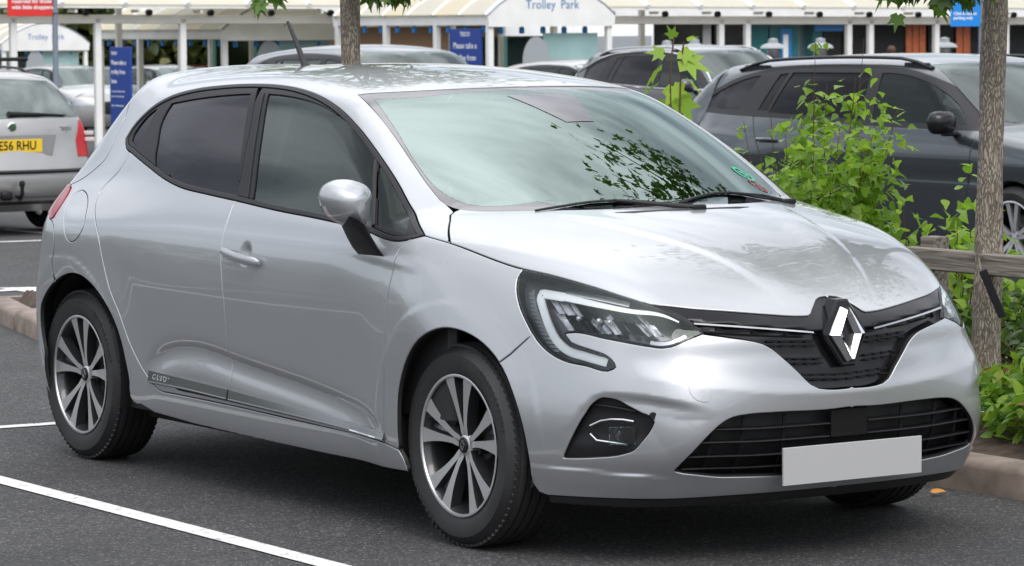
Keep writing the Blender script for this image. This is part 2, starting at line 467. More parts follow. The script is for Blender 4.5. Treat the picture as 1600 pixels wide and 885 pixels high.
# ------------------------------------------------------------ materials
def nmat(name):
    m=bpy.data.materials.new(name);m.use_nodes=True;nt=m.node_tree
    return m,nt,nt.nodes['Principled BSDF'],nt.nodes['Material Output']
def pmat(name,col,rough=.5,metal=0,coat=0,spec=.5,noise=0,nscale=20,bump=0,bscale=200,emit=None,coord='Object',rvar=0):
    m,nt,b,o=nmat(name);c=tuple(col)+(1,)
    b.inputs['Base Color'].default_value=c;b.inputs['Roughness'].default_value=rough;b.inputs['Metallic'].default_value=metal
    b.inputs['Coat Weight'].default_value=coat;b.inputs['Coat Roughness'].default_value=.03;b.inputs['Specular IOR Level'].default_value=spec
    tc=nt.nodes.new('ShaderNodeTexCoord')
    if noise or rvar:
        n=nt.nodes.new('ShaderNodeTexNoise');n.inputs['Scale'].default_value=nscale;n.inputs['Detail'].default_value=5
        nt.links.new(tc.outputs[coord],n.inputs['Vector'])
        if noise:
            r=nt.nodes.new('ShaderNodeMix');r.data_type='RGBA';r.inputs['A'].default_value=tuple(max(0,v*(1-noise)) for v in col)+(1,);r.inputs['B'].default_value=tuple(min(1,v*(1+noise)) for v in col)+(1,)
            mr=nt.nodes.new('ShaderNodeMapRange');mr.inputs[1].default_value=.3;mr.inputs[2].default_value=.7
            nt.links.new(n.outputs['Fac'],mr.inputs[0]);nt.links.new(mr.outputs[0],r.inputs['Factor']);nt.links.new(r.outputs['Result'],b.inputs['Base Color'])
        if rvar:
            mr=nt.nodes.new('ShaderNodeMapRange');mr.inputs[1].default_value=.3;mr.inputs[2].default_value=.7;mr.inputs[3].default_value=rough-rvar;mr.inputs[4].default_value=rough+rvar
            nt.links.new(n.outputs['Fac'],mr.inputs[0]);nt.links.new(mr.outputs[0],b.inputs['Roughness'])
    if bump:
        n2=nt.nodes.new('ShaderNodeTexNoise');n2.inputs['Scale'].default_value=bscale;n2.inputs['Detail'].default_value=3
        nt.links.new(tc.outputs[coord],n2.inputs['Vector'])
        bp=nt.nodes.new('ShaderNodeBump');bp.inputs['Strength'].default_value=bump;bp.inputs['Distance'].default_value=.002
        nt.links.new(n2.outputs['Fac'],bp.inputs['Height']);nt.links.new(bp.outputs[0],b.inputs['Normal'])
    if emit:
        b.inputs['Emission Color'].default_value=tuple(emit)+(1,);b.inputs['Emission Strength'].default_value=1
    return m
def carpaint(name,col,rough=.33,metal=.75,dust=.0):
    m,nt,b,o=nmat(name)
    b.inputs['Metallic'].default_value=metal;b.inputs['Roughness'].default_value=rough
    b.inputs['Coat Weight'].default_value=1;b.inputs['Coat Roughness'].default_value=.025;b.inputs['Coat IOR'].default_value=1.5
    tc=nt.nodes.new('ShaderNodeTexCoord')
    v=nt.nodes.new('ShaderNodeTexVoronoi');v.inputs['Scale'].default_value=1400;nt.links.new(tc.outputs['Object'],v.inputs['Vector'])
    mx=nt.nodes.new('ShaderNodeMix');mx.data_type='RGBA';mx.inputs['A'].default_value=tuple(c*.93 for c in col)+(1,);mx.inputs['B'].default_value=tuple(min(1,c*1.07) for c in col)+(1,)
    sp=nt.nodes.new('ShaderNodeSeparateColor');nt.links.new(v.outputs['Color'],sp.inputs[0]);nt.links.new(sp.outputs[0],mx.inputs['Factor']);nt.links.new(mx.outputs['Result'],b.inputs['Base Color'])
    if dust:
        n=nt.nodes.new('ShaderNodeTexNoise');n.inputs['Scale'].default_value=2.2;n.inputs['Detail'].default_value=8;n.inputs['Roughness'].default_value=.7
        nt.links.new(tc.outputs['Object'],n.inputs['Vector'])
        mr=nt.nodes.new('ShaderNodeMapRange');mr.inputs[1].default_value=.4;mr.inputs[2].default_value=.75;mr.inputs[3].default_value=.02;mr.inputs[4].default_value=.02+dust
        nt.links.new(n.outputs['Fac'],mr.inputs[0]);nt.links.new(mr.outputs[0],b.inputs['Coat Roughness'])
    return m
def glassmat(name,tint=(.6,.7,.66),ior=1.75,rough=0.0,alpha=1.0,gc=(.90,1,.97)):
    """thin window glass: fresnel reflection over tinted see-through"""
    m,nt,b,o=nmat(name);nt.nodes.remove(b)
    t=nt.nodes.new('ShaderNodeBsdfTransparent');t.inputs[0].default_value=tuple(tint)+(1,)
    g=nt.nodes.new('ShaderNodeBsdfGlossy');g.inputs['Roughness'].default_value=rough;g.inputs['Color'].default_value=tuple(gc)+(1,)
    f=nt.nodes.new('ShaderNodeFresnel');f.inputs['IOR'].default_value=ior
    mx=nt.nodes.new('ShaderNodeMixShader');nt.links.new(f.outputs[0],mx.inputs[0]);nt.links.new(t.outputs[0],mx.inputs[1]);nt.links.new(g.outputs[0],mx.inputs[2]);nt.links.new(mx.outputs[0],o.inputs[0])
    return m
M={}
M['silver']=carpaint('silver_paint',(.405,.418,.436),rough=.40,metal=.66,dust=.03)
M['silver2']=carpaint('old_silver_paint',(.36,.36,.355),rough=.45,metal=.6,dust=.15)
M['dgrey']=carpaint('dark_grey_paint',(.042,.053,.063),rough=.32,metal=.6,dust=.05)
M['mgrey']=carpaint('mid_grey_paint',(.13,.135,.15),rough=.32,metal=.6,dust=.05)
M['pgrey']=carpaint('pearl_grey_paint',(.055,.055,.065),rough=.32,metal=.6,dust=.05)
M['dark_in']=pmat('car_interior_dark',(.012,.012,.013),.8)
M['liner']=pmat('wheel_liner_plastic',(.012,.012,.012),.85,bump=.4,bscale=120)
M['gloss_black']=pmat('gloss_black_trim',(.010,.010,.012),.16,spec=.35)
M['strip_chrome']=pmat('strip_chrome',(.42,.43,.45),.2,metal=1)
M['cell_chrome']=pmat('reflector_chrome',(.85,.86,.88),.22,metal=.45,coat=1)
M['lamp_bowl']=pmat('lamp_bowl_grey',(.12,.12,.13),.3,metal=.5)
M['web_grey']=pmat('rim_web_grey',(.13,.13,.14),.32,metal=.6,coat=.4)
M['lamp_dark']=pmat('dark_lamp_lens',(.06,.06,.065),.08,coat=1)
M['trim_black']=pmat('window_trim_black',(.010,.010,.012),.40,spec=.18)
M['satin_black']=pmat('satin_black_trim',(.014,.014,.016),.42,spec=.25)
M['black_plastic']=pmat('grained_black_plastic',(.02,.02,.021),.5,bump=.15,bscale=900)
M['rubber']=pmat('seal_rubber',(.015,.015,.015),.6)
M['tyre']=pmat('tyre_rubber',(.022,.022,.023),.62,noise=.25,nscale=9,bump=.1,bscale=300)
M['chrome']=pmat('chrome',(.85,.86,.87),.06,metal=1)
M['satin_chrome']=pmat('satin_chrome',(.55,.56,.57),.22,metal=1)
M['reflector']=pmat('lamp_reflector',(.62,.63,.65),.22,metal=1)
M['rim_face']=pmat('machined_alloy',(.60,.60,.61),.36,metal=.75,coat=.4)
M['rim_dark']=pmat('rim_dark_paint',(.045,.046,.05),.3,metal=.5,coat=.5)
M['disc']=pmat('brake_disc_steel',(.25,.24,.23),.35,metal=1)
M['glass']=glassmat('window_glass',(.50,.62,.57),1.43)
M['bg_wind']=glassmat('parked_car_windscreen',(.35,.45,.42),2.0)
M['glass_dark']=glassmat('privacy_glass',(.04,.04,.045),1.33,gc=(.82,.82,.88))
M['wind']=glassmat('windscreen_glass',(.50,.70,.63),3.1,gc=(.83,1,.94))
M['lamp_glass']=glassmat('lamp_cover',(.93,.94,.95),1.5)
M['plate']=pmat('blank_grey_plate',(.42,.42,.425),.55)
M['drl']=pmat('light_guide_white',(.95,.955,.96),.3,coat=.4)
M['red_lamp']=pmat('red_lamp_plastic',(.26,.004,.006),.15,coat=.35)
M['red_lamp2']=pmat('red_lamp_far',(.42,.006,.010),.35)
M['frit']=pmat('black_enamel_behind_glass',(.035,.030,.038),.03)
M['frit'].node_tree.nodes['Principled BSDF'].inputs['IOR'].default_value=2.35
M['clear_lamp']=pmat('clear_lamp_plastic',(.6,.55,.55),.15,coat=1)
M['sky_blue']=pmat('bright_blue_board',(.01,.25,.75),.4)
M['badge_green']=pmat('badge_green',(.03,.10,.05),.3)
M['sticker_g']=pmat('green_sticker',(.03,.42,.22),.5)
M['sticker_r']=pmat('red_sticker',(.22,.035,.03),.5)
M['seat']=pmat('seat_fabric',(.03,.03,.032),.9,bump=.3,bscale=300)
M['yellow_plate']=pmat('yellow_plate_sheet',(.78,.52,.03),.4)
M['white']=pmat('white_powder_coat',(.84,.84,.82),.45,noise=.06,nscale=3)

def ribbed():
    m,nt,b,o=nmat('ribbed_lamp_plastic');b.inputs['Base Color'].default_value=(.55,.56,.58,1);b.inputs['Metallic'].default_value=.6;b.inputs['Roughness'].default_value=.18
    tc=nt.nodes.new('ShaderNodeTexCoord');wv=nt.nodes.new('ShaderNodeTexWave');wv.bands_direction='Z';wv.inputs['Scale'].default_value=28;nt.links.new(tc.outputs['Object'],wv.inputs['Vector'])
    bp=nt.nodes.new('ShaderNodeBump');bp.inputs['Strength'].default_value=1;bp.inputs['Distance'].default_value=.006;nt.links.new(wv.outputs['Fac'],bp.inputs['Height']);nt.links.new(bp.outputs[0],b.inputs['Normal']);return m
M['ribbed_lamp']=ribbed()

FT={}
FT['hood_near']=np.array([[-0.2369,-0.8003,0.9326],[-0.1061,-0.7922,0.9164],[0.2034,-0.731,0.852],[0.2927,-0.6977,0.8385],[0.4346,-0.6399,0.809],[0.5431,-0.5868,0.7793],[0.5994,-0.5495,0.763],[0.6505,-0.4828,0.7546],[0.7182,-0.3485,0.7406],[0.7575,-0.2358,0.7287],[0.7801,-0.1285,0.7197],[0.7816,-0.1079,0.7199],[0.7782,-0.0955,0.7248],[0.7563,-0.0661,0.7487],[0.7419,-0.0474,0.7622],[0.7355,-0.0302,0.7679],[0.7357,0.0186,0.7678]])
FT['headlight']=np.array([[0.2025,-0.7314,0.8519],[0.2018,-0.7481,0.8277],[0.2142,-0.7615,0.7946],[0.2444,-0.7715,0.7498],[0.2922,-0.7752,0.6975],[0.3425,-0.7731,0.6498],[0.39,-0.7642,0.6189],[0.4418,-0.7483,0.5987],[0.5106,-0.7188,0.5877],[0.59,-0.6769,0.5812],[0.5958,-0.6707,0.5876],[0.5889,-0.671,0.5975],[0.5633,-0.6786,0.617],[0.5182,-0.6983,0.6314],[0.472,-0.7176,0.6429],[0.4476,-0.7264,0.6509],[0.429,-0.729,0.6666],[0.4223,-0.7285,0.6754],[0.4338,-0.722,0.678],[0.5471,-0.6671,0.6656],[0.6612,-0.594,0.647],[0.6867,-0.5712,0.6435],[0.7018,-0.5512,0.6469],[0.7186,-0.5068,0.6653],[0.7287,-0.4572,0.6822],[0.6952,-0.4792,0.7125],[0.6524,-0.5101,0.7406],[0.6067,-0.5444,0.7603],[0.5416,-0.5858,0.7813],[0.4338,-0.6393,0.8101],[0.2922,-0.6974,0.8393]])
FT['drl']=np.array([[0.6813,-0.5053,0.7141],[0.6481,-0.5329,0.7309],[0.5667,-0.6036,0.7437],[0.4647,-0.6608,0.7609],[0.3733,-0.7009,0.7761],[0.2972,-0.7319,0.7847],[0.3012,-0.7387,0.769],[0.3332,-0.745,0.7287],[0.3666,-0.7481,0.6886],[0.4021,-0.7467,0.6528],[0.4418,-0.7379,0.6278],[0.5032,-0.7136,0.6121],[0.5692,-0.6828,0.5979]])
FT['bump_fender']=np.array([[0.3195,-0.7751,0.6696],[0.2516,-0.8258,0.5923]])
FT['arch_f']=np.array([[-0.2379,-0.8571,0.2142],[-0.2695,-0.864,0.2411],[-0.2805,-0.8698,0.269],[-0.2813,-0.8764,0.3162],[-0.2771,-0.8801,0.3635],[-0.2663,-0.8836,0.4389],[-0.2361,-0.8876,0.5109],[-0.1751,-0.892,0.5887],[-0.0971,-0.8917,0.6415],[-0.0147,-0.8768,0.668],[0.0746,-0.8583,0.6619],[0.1578,-0.8438,0.6317],[0.2319,-0.8356,0.581],[0.3007,-0.8344,0.4996],[0.346,-0.8282,0.4013],[0.3469,-0.8047,0.2881],[0.3377,-0.79,0.2309],[0.3512,-0.7754,0.2036],[0.3823,-0.7588,0.1955]])
FT['arch_r']=np.array([[-2.7971,-0.8705,0.38],[-2.8155,-0.8712,0.433],[-2.8066,-0.8775,0.5518],[-2.7543,-0.8828,0.5981],[-2.654,-0.889,0.6528],[-2.5751,-0.8916,0.6789],[-2.5152,-0.8923,0.6881],[-2.4435,-0.8916,0.6839],[-2.3673,-0.8895,0.6598],[-2.2937,-0.8865,0.6184],[-2.2339,-0.883,0.5651],[-2.1775,-0.8781,0.4914],[-2.1422,-0.8735,0.4074],[-2.122,-0.8682,0.3269],[-2.1289,-0.8613,0.2713],[-2.1137,-0.8564,0.253],[-2.066,-0.8517,0.2491]])
FT['rd_rear']=np.array([[-2.3908,-0.7145,1.1223],[-2.403,-0.7323,1.0878],[-2.4167,-0.749,1.0566],[-2.4607,-0.7741,1.014],[-2.4775,-0.801,0.9776],[-2.4426,-0.833,0.9382],[-2.3729,-0.8675,0.8838],[-2.3272,-0.8807,0.8383],[-2.284,-0.8837,0.7424],[-2.242,-0.883,0.6569],[-2.1731,-0.8791,0.569],[-2.0979,-0.8714,0.4561],[-2.0074,-0.8628,0.3641],[-1.9732,-0.8602,0.3369],[-1.9197,-0.858,0.3144],[-1.8533,-0.8576,0.309]])
FT['sill_top']=np.array([[-1.8533,-0.8576,0.309],[-1.3964,-0.8588,0.3067],[-0.879,-0.856,0.2962],[-0.3703,-0.8707,0.285]])
FT['fd_front']=np.array([[-0.304,-0.8284,0.9156],[-0.3152,-0.8642,0.8537],[-0.3218,-0.8763,0.8001],[-0.3319,-0.8834,0.7286],[-0.335,-0.8876,0.63],[-0.3499,-0.8825,0.4493],[-0.3689,-0.8706,0.2841]])
FT['b_shut']=np.array([[-1.452,-0.7997,0.9923],[-1.4438,-0.8294,0.9356],[-1.4365,-0.8535,0.8787],[-1.4272,-0.8679,0.8217],[-1.4082,-0.8759,0.7157],[-1.3941,-0.8744,0.6097],[-1.3879,-0.8684,0.4736],[-1.3827,-0.865,0.3963],[-1.3965,-0.8588,0.3062]])
FT['mould_top']=np.array([[-2.0047,-0.8634,0.3794],[-1.7034,-0.8631,0.3712],[-1.3911,-0.8634,0.361],[-0.8707,-0.8602,0.3368],[-0.3669,-0.8748,0.3162]])
FT['mould_mid']=np.array([[-1.9677,-0.8604,0.3409],[-1.708,-0.8611,0.3397],[-1.3957,-0.8613,0.3313],[-0.8744,-0.8584,0.3165],[-0.3706,-0.8727,0.2991]])
FT['fuel']=np.array([[-2.6289,-0.7909,0.981],[-2.6787,-0.8019,0.9644],[-2.6769,-0.833,0.9285],[-2.6337,-0.8648,0.889],[-2.6083,-0.8783,0.8664],[-2.5691,-0.8921,0.8213],[-2.5299,-0.894,0.801],[-2.4851,-0.8926,0.8102],[-2.445,-0.8829,0.8534],[-2.477,-0.8517,0.9131],[-2.5552,-0.8092,0.9641]])
FT['tail']=np.array([[-2.7888,-0.7622,0.9953],[-2.7467,-0.7802,0.9825],[-2.7189,-0.8267,0.9324],[-2.7204,-0.8646,0.8795],[-2.7508,-0.8657,0.8712],[-2.8146,-0.8375,0.8951],[-2.8184,-0.8122,0.9284],[-2.8179,-0.7788,0.9674],[-2.8228,-0.7603,0.9854]])
FT['dlo_up']=np.array([[-2.3952,-0.7124,1.1256],[-2.4715,-0.6942,1.1496],[-2.4929,-0.6812,1.1696],[-2.4846,-0.6602,1.2066],[-2.4112,-0.6208,1.2799],[-2.31,-0.5959,1.3229],[-2.1555,-0.5775,1.3514],[-1.9599,-0.5666,1.3678],[-1.7195,-0.5609,1.3758],[-1.5684,-0.5621,1.3743],[-1.4223,-0.5698,1.3659],[-1.2546,-0.5878,1.3455],[-1.0732,-0.6165,1.3086],[-0.8846,-0.6505,1.2473],[-0.7028,-0.6842,1.1683],[-0.5326,-0.7132,1.0779],[-0.4287,-0.7326,1.0126],[-0.2414,-0.7975,0.9352]])
FT['dlo_lo']=np.array([[-0.2364,-0.7999,0.9328],[-0.3047,-0.828,0.9161],[-0.5946,-0.8254,0.9412],[-0.8651,-0.8167,0.958],[-1.1433,-0.8105,0.9715],[-1.4514,-0.8,0.9917],[-1.6527,-0.793,1.0036],[-1.8868,-0.7821,1.0208],[-2.0169,-0.7697,1.0414],[-2.1963,-0.7451,1.0809],[-2.3952,-0.7124,1.1256]])
FT['glass_r']=np.array([[-2.256,-0.6155,1.3007],[-1.9968,-0.6044,1.3278],[-1.7067,-0.5961,1.3434],[-1.4521,-0.7896,1.0114],[-1.6708,-0.783,1.0223],[-1.9061,-0.7717,1.0405],[-2.0166,-0.7589,1.0624],[-2.15,-0.74,1.0936],[-2.2126,-0.6964,1.1703],[-2.2614,-0.6521,1.2418]])
FT['glass_q']=np.array([[-2.3534,-0.6236,1.281],[-2.3563,-0.661,1.2192],[-2.3503,-0.7059,1.1423],[-2.4314,-0.6878,1.1658],[-2.4444,-0.6752,1.186],[-2.4077,-0.6402,1.2489]])
FT['glass_f']=np.array([[-1.5805,-0.5958,1.3441],[-1.3654,-0.6025,1.3344],[-1.2081,-0.6149,1.3164],[-1.0358,-0.6386,1.2799],[-0.8546,-0.6685,1.2219],[-0.7148,-0.6959,1.1613],[-0.5289,-0.82,0.9501],[-0.834,-0.8123,0.9664],[-1.3375,-0.794,1.0032],[-1.4225,-0.7258,1.1377]])
FT['glass_f2']=np.array([[-0.6607,-0.7098,1.1315],[-0.5001,-0.8162,0.9534],[-0.3297,-0.8125,0.9355],[-0.4427,-0.7428,1.0124],[-0.5639,-0.7237,1.0835]])
FT['b_pillar']=np.array([[-1.6732,-0.5868,1.3536],[-1.572,-0.6717,1.23],[-1.5131,-0.7327,1.1243],[-1.4541,-0.7885,1.0134]])
FT['ws']=np.array([[-1.0579,-0.5492,1.3501],[-0.8511,-0.588,1.2799],[-0.7036,-0.6127,1.2106],[-0.5581,-0.6367,1.1328],[-0.4318,-0.6511,1.061],[-0.3548,-0.6491,1.0199],[-0.3022,-0.6242,1.0053],[-0.1427,-0.4475,1.002],[-0.0515,-0.2695,1.0036],[-0.0356,0.0135,1.0106],[-0.2917,0.6069,1.0072]])
FT['ws_top']=np.array([[-1.0579,-0.5492,1.3501],[-0.9692,-0.4029,1.3614],[-0.9036,-0.1941,1.3685],[-0.8929,0.0797,1.3709],[-0.9491,0.3274,1.3669],[-0.9951,0.5154,1.3474]])
FT['ws_far']=np.array([[-0.9951,0.5154,1.3474],[-0.7895,0.5847,1.2576],[-0.5468,0.6246,1.1325],[-0.419,0.6365,1.0611],[-0.269,0.5894,1.0045]])
FT['frit']=np.array([[-0.9701,-0.5384,1.3357],[-0.7427,-0.5887,1.2368],[-0.5399,-0.6287,1.1273],[-0.4032,-0.6303,1.0556],[-0.3202,-0.6001,1.0242],[-0.197,-0.4112,1.0295]])
FT['fog_top']=np.array([[0.44,-0.7654,0.2874],[0.5014,-0.7626,0.393],[0.5381,-0.7412,0.4623],[0.5644,-0.7186,0.5023],[0.5908,-0.6996,0.5164],[0.6219,-0.6797,0.5197],[0.6803,-0.6397,0.5167],[0.7394,-0.5893,0.5058],[0.7841,-0.5288,0.492],[0.8009,-0.4819,0.4802]])
FT['fog']=np.array([[0.4628,-0.7649,0.3161],[0.5093,-0.7587,0.3935],[0.5398,-0.7424,0.4476],[0.5609,-0.7252,0.4829],[0.5834,-0.7092,0.4978],[0.6021,-0.6986,0.4969],[0.6209,-0.6881,0.4935],[0.6572,-0.6685,0.4765],[0.6909,-0.6474,0.459],[0.7165,-0.6282,0.4453],[0.7215,-0.6248,0.4344],[0.7176,-0.6291,0.4195],[0.6907,-0.6475,0.3765],[0.6676,-0.6584,0.3505],[0.6355,-0.6764,0.3368],[0.561,-0.7171,0.3237]])
FT['lip']=np.array([[0.438,-0.7642,0.2815],[0.5276,-0.7168,0.2767],[0.6293,-0.6497,0.2719],[0.6993,-0.5838,0.2695],[0.7195,-0.5665,0.2789]])
FT['lgrille']=np.array([[0.8507,-0.0047,0.451],[0.8498,-0.0758,0.4481],[0.8377,-0.2717,0.4509],[0.8248,-0.3711,0.4495],[0.8182,-0.4128,0.4443],[0.8134,-0.4418,0.4323],[0.8026,-0.4901,0.3939],[0.7777,-0.5319,0.3432],[0.7309,-0.561,0.2898],[0.7358,-0.5487,0.2856],[0.752,-0.4897,0.2753],[0.7606,-0.4271,0.2658],[0.7711,-0.3631,0.2619],[0.7876,-0.2237,0.2566],[0.7953,0.0405,0.252]])
FT['ugrille']=np.array([[0.7284,-0.4578,0.6823],[0.7641,-0.383,0.6696],[0.7854,-0.3284,0.6598],[0.7995,-0.2914,0.6492],[0.8118,-0.2635,0.6333],[0.8275,-0.2276,0.6022],[0.8418,-0.1811,0.5586],[0.8475,-0.1478,0.5265],[0.8496,-0.121,0.5135],[0.8509,-0.0923,0.5088],[0.8524,-0.0253,0.5073]])
FT['chrome']=np.array([[0.7026,-0.4663,0.7106],[0.772,-0.2984,0.6944],[0.8131,-0.1137,0.6739]])
FT['crease']=np.array([[-1.9951,-0.8636,0.3915],[-1.948,-0.8643,0.4201],[-1.9021,-0.8652,0.4394],[-1.8026,-0.8667,0.4651],[-1.6819,-0.8679,0.4778],[-1.542,-0.8685,0.4767],[-1.3849,-0.8678,0.4609],[-1.0873,-0.8655,0.432],[-0.8051,-0.8639,0.404],[-0.5672,-0.8654,0.3691],[-0.3732,-0.8755,0.325]])
FT['scoop']=np.array([[-0.7137,-0.8597,0.8544],[-0.4309,-0.8681,0.8339],[-0.2006,-0.8673,0.8207],[-0.1748,-0.8673,0.8105],[-0.1728,-0.874,0.7874],[-0.246,-0.8861,0.7481]])
FT['towcap']=np.array([[0.7628,-0.5336,0.5486],[0.78,-0.4937,0.5476],[0.7896,-0.478,0.5326],[0.798,-0.4752,0.5035],[0.7983,-0.4845,0.4912],[0.7876,-0.5177,0.4962],[0.7765,-0.5323,0.5128]])
FT['rib']=np.array([[0.1078,-0.3776,0.9673],[0.2945,-0.3454,0.9324],[0.5241,-0.2998,0.8717],[0.6935,-0.2103,0.7888]])
FT['rib_far']=np.array([[0.178,0.3663,0.9549],[0.4095,0.2995,0.9086],[0.5811,0.2615,0.8505],[0.681,0.2472,0.7929]])
FT['bumpmid']=np.array([[0.7257,-0.5861,0.545],[0.8129,-0.399,0.5185],[0.8505,-0.1003,0.4875],[0.847,0.1681,0.4964],[0.7972,0.459,0.5241]])
FT['rear_sil']=np.array([[-2.6132,-0.6361,1.2289],[-2.646,-0.6999,1.1122],[-2.7578,-0.7641,0.9996]])
FT['rear_low']=np.array([[-2.7508,-0.8657,0.8712],[-2.7825,-0.8826,0.672],[-2.8837,-0.8608,0.5196],[-2.8777,-0.8597,0.4438],[-2.8565,-0.8636,0.3976],[-2.7973,-0.8704,0.3788]])
FT['hatch']=np.array([[-2.6537,-0.5805,1.3023],[-2.6086,-0.6197,1.2568],[-2.5963,-0.6689,1.1761],[-2.5916,-0.7142,1.0954],[-2.6361,-0.7317,1.0593],[-2.705,-0.7531,1.02],[-2.7802,-0.7637,0.9957]])
FT['bump_r']=np.array([[-2.7439,-0.8664,0.8715],[-2.6977,-0.8785,0.8529],[-2.6632,-0.891,0.7895],[-2.6851,-0.8895,0.7179],[-2.6627,-0.8886,0.6464]])
FT['sill_bot']=np.array([[-1.9573,-0.8449,0.2382],[-1.6003,-0.8457,0.2362],[-1.2463,-0.8425,0.2247],[-0.8304,-0.8373,0.2113],[-0.2794,-0.8548,0.2095]])
FT['bump_bot']=np.array([[0.3823,-0.7588,0.1955],[0.52,-0.6916,0.2057],[0.6337,-0.6122,0.2122],[0.7242,-0.4486,0.2148],[0.7618,-0.2438,0.2157],[0.7758,0.0562,0.2181]])
FT['sensor']=np.array([[-0.8283,-0.172,1.3502],[-0.5844,-0.1395,1.2659],[-0.566,-0.0186,1.2638],[-0.645,0.0302,1.2948],[-0.8141,0.0681,1.3507]])
FT['hoodside']=np.array([[-0.1061,-0.7922,0.9164],[-0.2429,-0.7057,0.9751],[-0.3063,-0.6515,0.9981],[-0.3086,-0.6288,1.0061]])
FT['handle']=np.array([[-1.4015,-0.8638,0.8422],[-1.3882,-0.8691,0.8136],[-1.1853,-0.8714,0.7913],[-1.1399,-0.8697,0.8035],[-1.1487,-0.867,0.8218],[-1.2781,-0.8652,0.8338]])
FT['dome']=np.array([[-1.2605,-0.8627,0.8453]])
FT['mir']=np.array([[-0.9169,-0.7852,1.0183],[-0.6144,-0.7679,1.0435],[-0.5609,-0.8268,0.9388],[-0.639,-0.7986,0.9908]])
FT['mirbase']=np.array([[-0.429,-0.8625,0.8569],[-0.3942,-0.8439,0.9017],[-0.5046,-0.8611,0.8577],[-0.5219,-0.8195,0.9505]])
FT['clio']=np.array([[-1.951,-0.8613,0.3546],[-1.8117,-0.8613,0.3485]])
FT['fogl']=np.array([[0.6045,-0.7084,0.4309],[0.6945,-0.6478,0.4334],[0.6705,-0.6603,0.3652],[0.5912,-0.713,0.3741],[0.6256,-0.6962,0.4172],[0.6827,-0.6575,0.42],[0.6803,-0.6581,0.3939],[0.619,-0.6984,0.387]])
FT['stick']=np.array([[-0.4791,0.4885,1.1508],[-0.4286,0.525,1.1131],[-0.3963,0.4849,1.1109],[-0.3706,0.537,1.0785]])
FT['wiper']=np.array([[-0.1227,-0.394,1.0049],[-0.0643,-0.1142,1.0177],[-0.058,-0.0546,1.018],[-0.1864,0.4626,1.0098]])

# ---- sculpted details of the hatchback skin (added to the smooth body)
_cz=Sp([(float(p[0]),float(p[2])) for p in FT['crease'] if -1.99<p[0]<-.4]+[(-2.06,.365),(-.33,.318)])
_fogpoly=np.array([(-.80,.300),(-.777,.396),(-.752,.465),(-.729,.504),(-.707,.518),(-.681,.520),(-.628,.515),(-.565,.501),(-.499,.486),(-.455,.475),(-.43,.455),(-.47,.38),(-.545,.283),(-.60,.272),(-.66,.276),(-.74,.284),(-.80,.292)])
def det(x,y,z):
    ay=abs(y)
    side=ss(ay,.55,.75)
    # lower door crease
    t=z-_cz(x)
    A=.015*ss(x,-2.06,-1.85)*(1-ss(x,-.55,-.33))*side
    ins=np.where(t>0,np.exp(-(np.maximum(t,0)/.022)**1.4),1-ss(-t,-.004,.10))
    d=-A*ins
    # feature swage on the front wing and door
    zs=.854-.075*(x+.714)
    b=z-zs
    d=d-.0055*side*ss(x,-.80,-.30)*(1-ss(x,-.21,-.13))*np.where(b>0,np.exp(-(np.maximum(b,0)/.018)**2),np.exp(-(np.maximum(-b,0)/.055)**2))
    # bonnet ribs
    yr=.385-.215*np.clip((x-.05)/.65,-.2,1.15)
    s=ay-yr
    rb=np.where(s>0,1-ss(s,0,.035),1-ss(-s,0,.17))
    d=d+.0065*rb*ss(x,-.12,.25)*(1-ss(x,.60,.80))*ss(z,.62,.72)
    # gentle arch lips : flat band round the wheel openings
    for cx in (0.,-2.583):
        r=np.hypot(x-cx,z-.335)
        d=d+.0032*side*(1-ss(r,.398,.426))*ss(z,.22,.34)
    zl=.268+.022*np.clip((ay-.52)/.27,0,1)
    d=d+.009*ss(x,.28,.46)*ss(ay,.54,.64)*ss(zl-z,-.004,.008)*(1-.6*ss(zl-z,.02,.09))
    # character line across the bumper
    zc2=.492+.052*np.clip(ay/.57,0,1.2)**2
    rr_=np.maximum(z-zc2,0);d=d-.010*(1-np.exp(-(rr_/.032)**1.7))*ss(x,.45,.62)*(1-ss(z,.60,.68))*(1-ss(ay,.56,.70))
    # fog lamp scoop in the bumper corner
    m=(x>.2)&(ay>.3)&(z<.6)
    if np.any(m):
        q=np.stack([-ay[m] if np.ndim(ay) else -ay,z[m]],-1)
        ins_=pip(q,_fogpoly)
        top=np.full(len(q),9.);P=_fogpoly[:10]
        for a,c in zip(P[:-1],P[1:]):
            ab=c-a;tt=np.clip(((q-a)@ab)/(ab@ab),0,1);w_=q-(a+tt[:,None]*ab);top=np.minimum(top,np.hypot(w_[:,0],w_[:,1]))
        oth=np.full(len(q),9.);P=np.concatenate([_fogpoly[9:],_fogpoly[:1]])
        for a,c in zip(P[:-1],P[1:]):
            ab=c-a;tt=np.clip(((q-a)@ab)/(ab@ab),0,1);w_=q-(a+tt[:,None]*ab);oth=np.minimum(oth,np.hypot(w_[:,0],w_[:,1]))
        dd=-.020*ss(top,-.004,.034)*ss(oth,0,.19)*ins_
        d=d+0*x
        d[m]+=dd
    return d
def f_hero(x,y,z):
    x,y,z=np.broadcast_arrays(np.asarray(x,float),np.asarray(y,float),np.asarray(z,float))
    return f_body(x,y,z)-det(x,y,z)

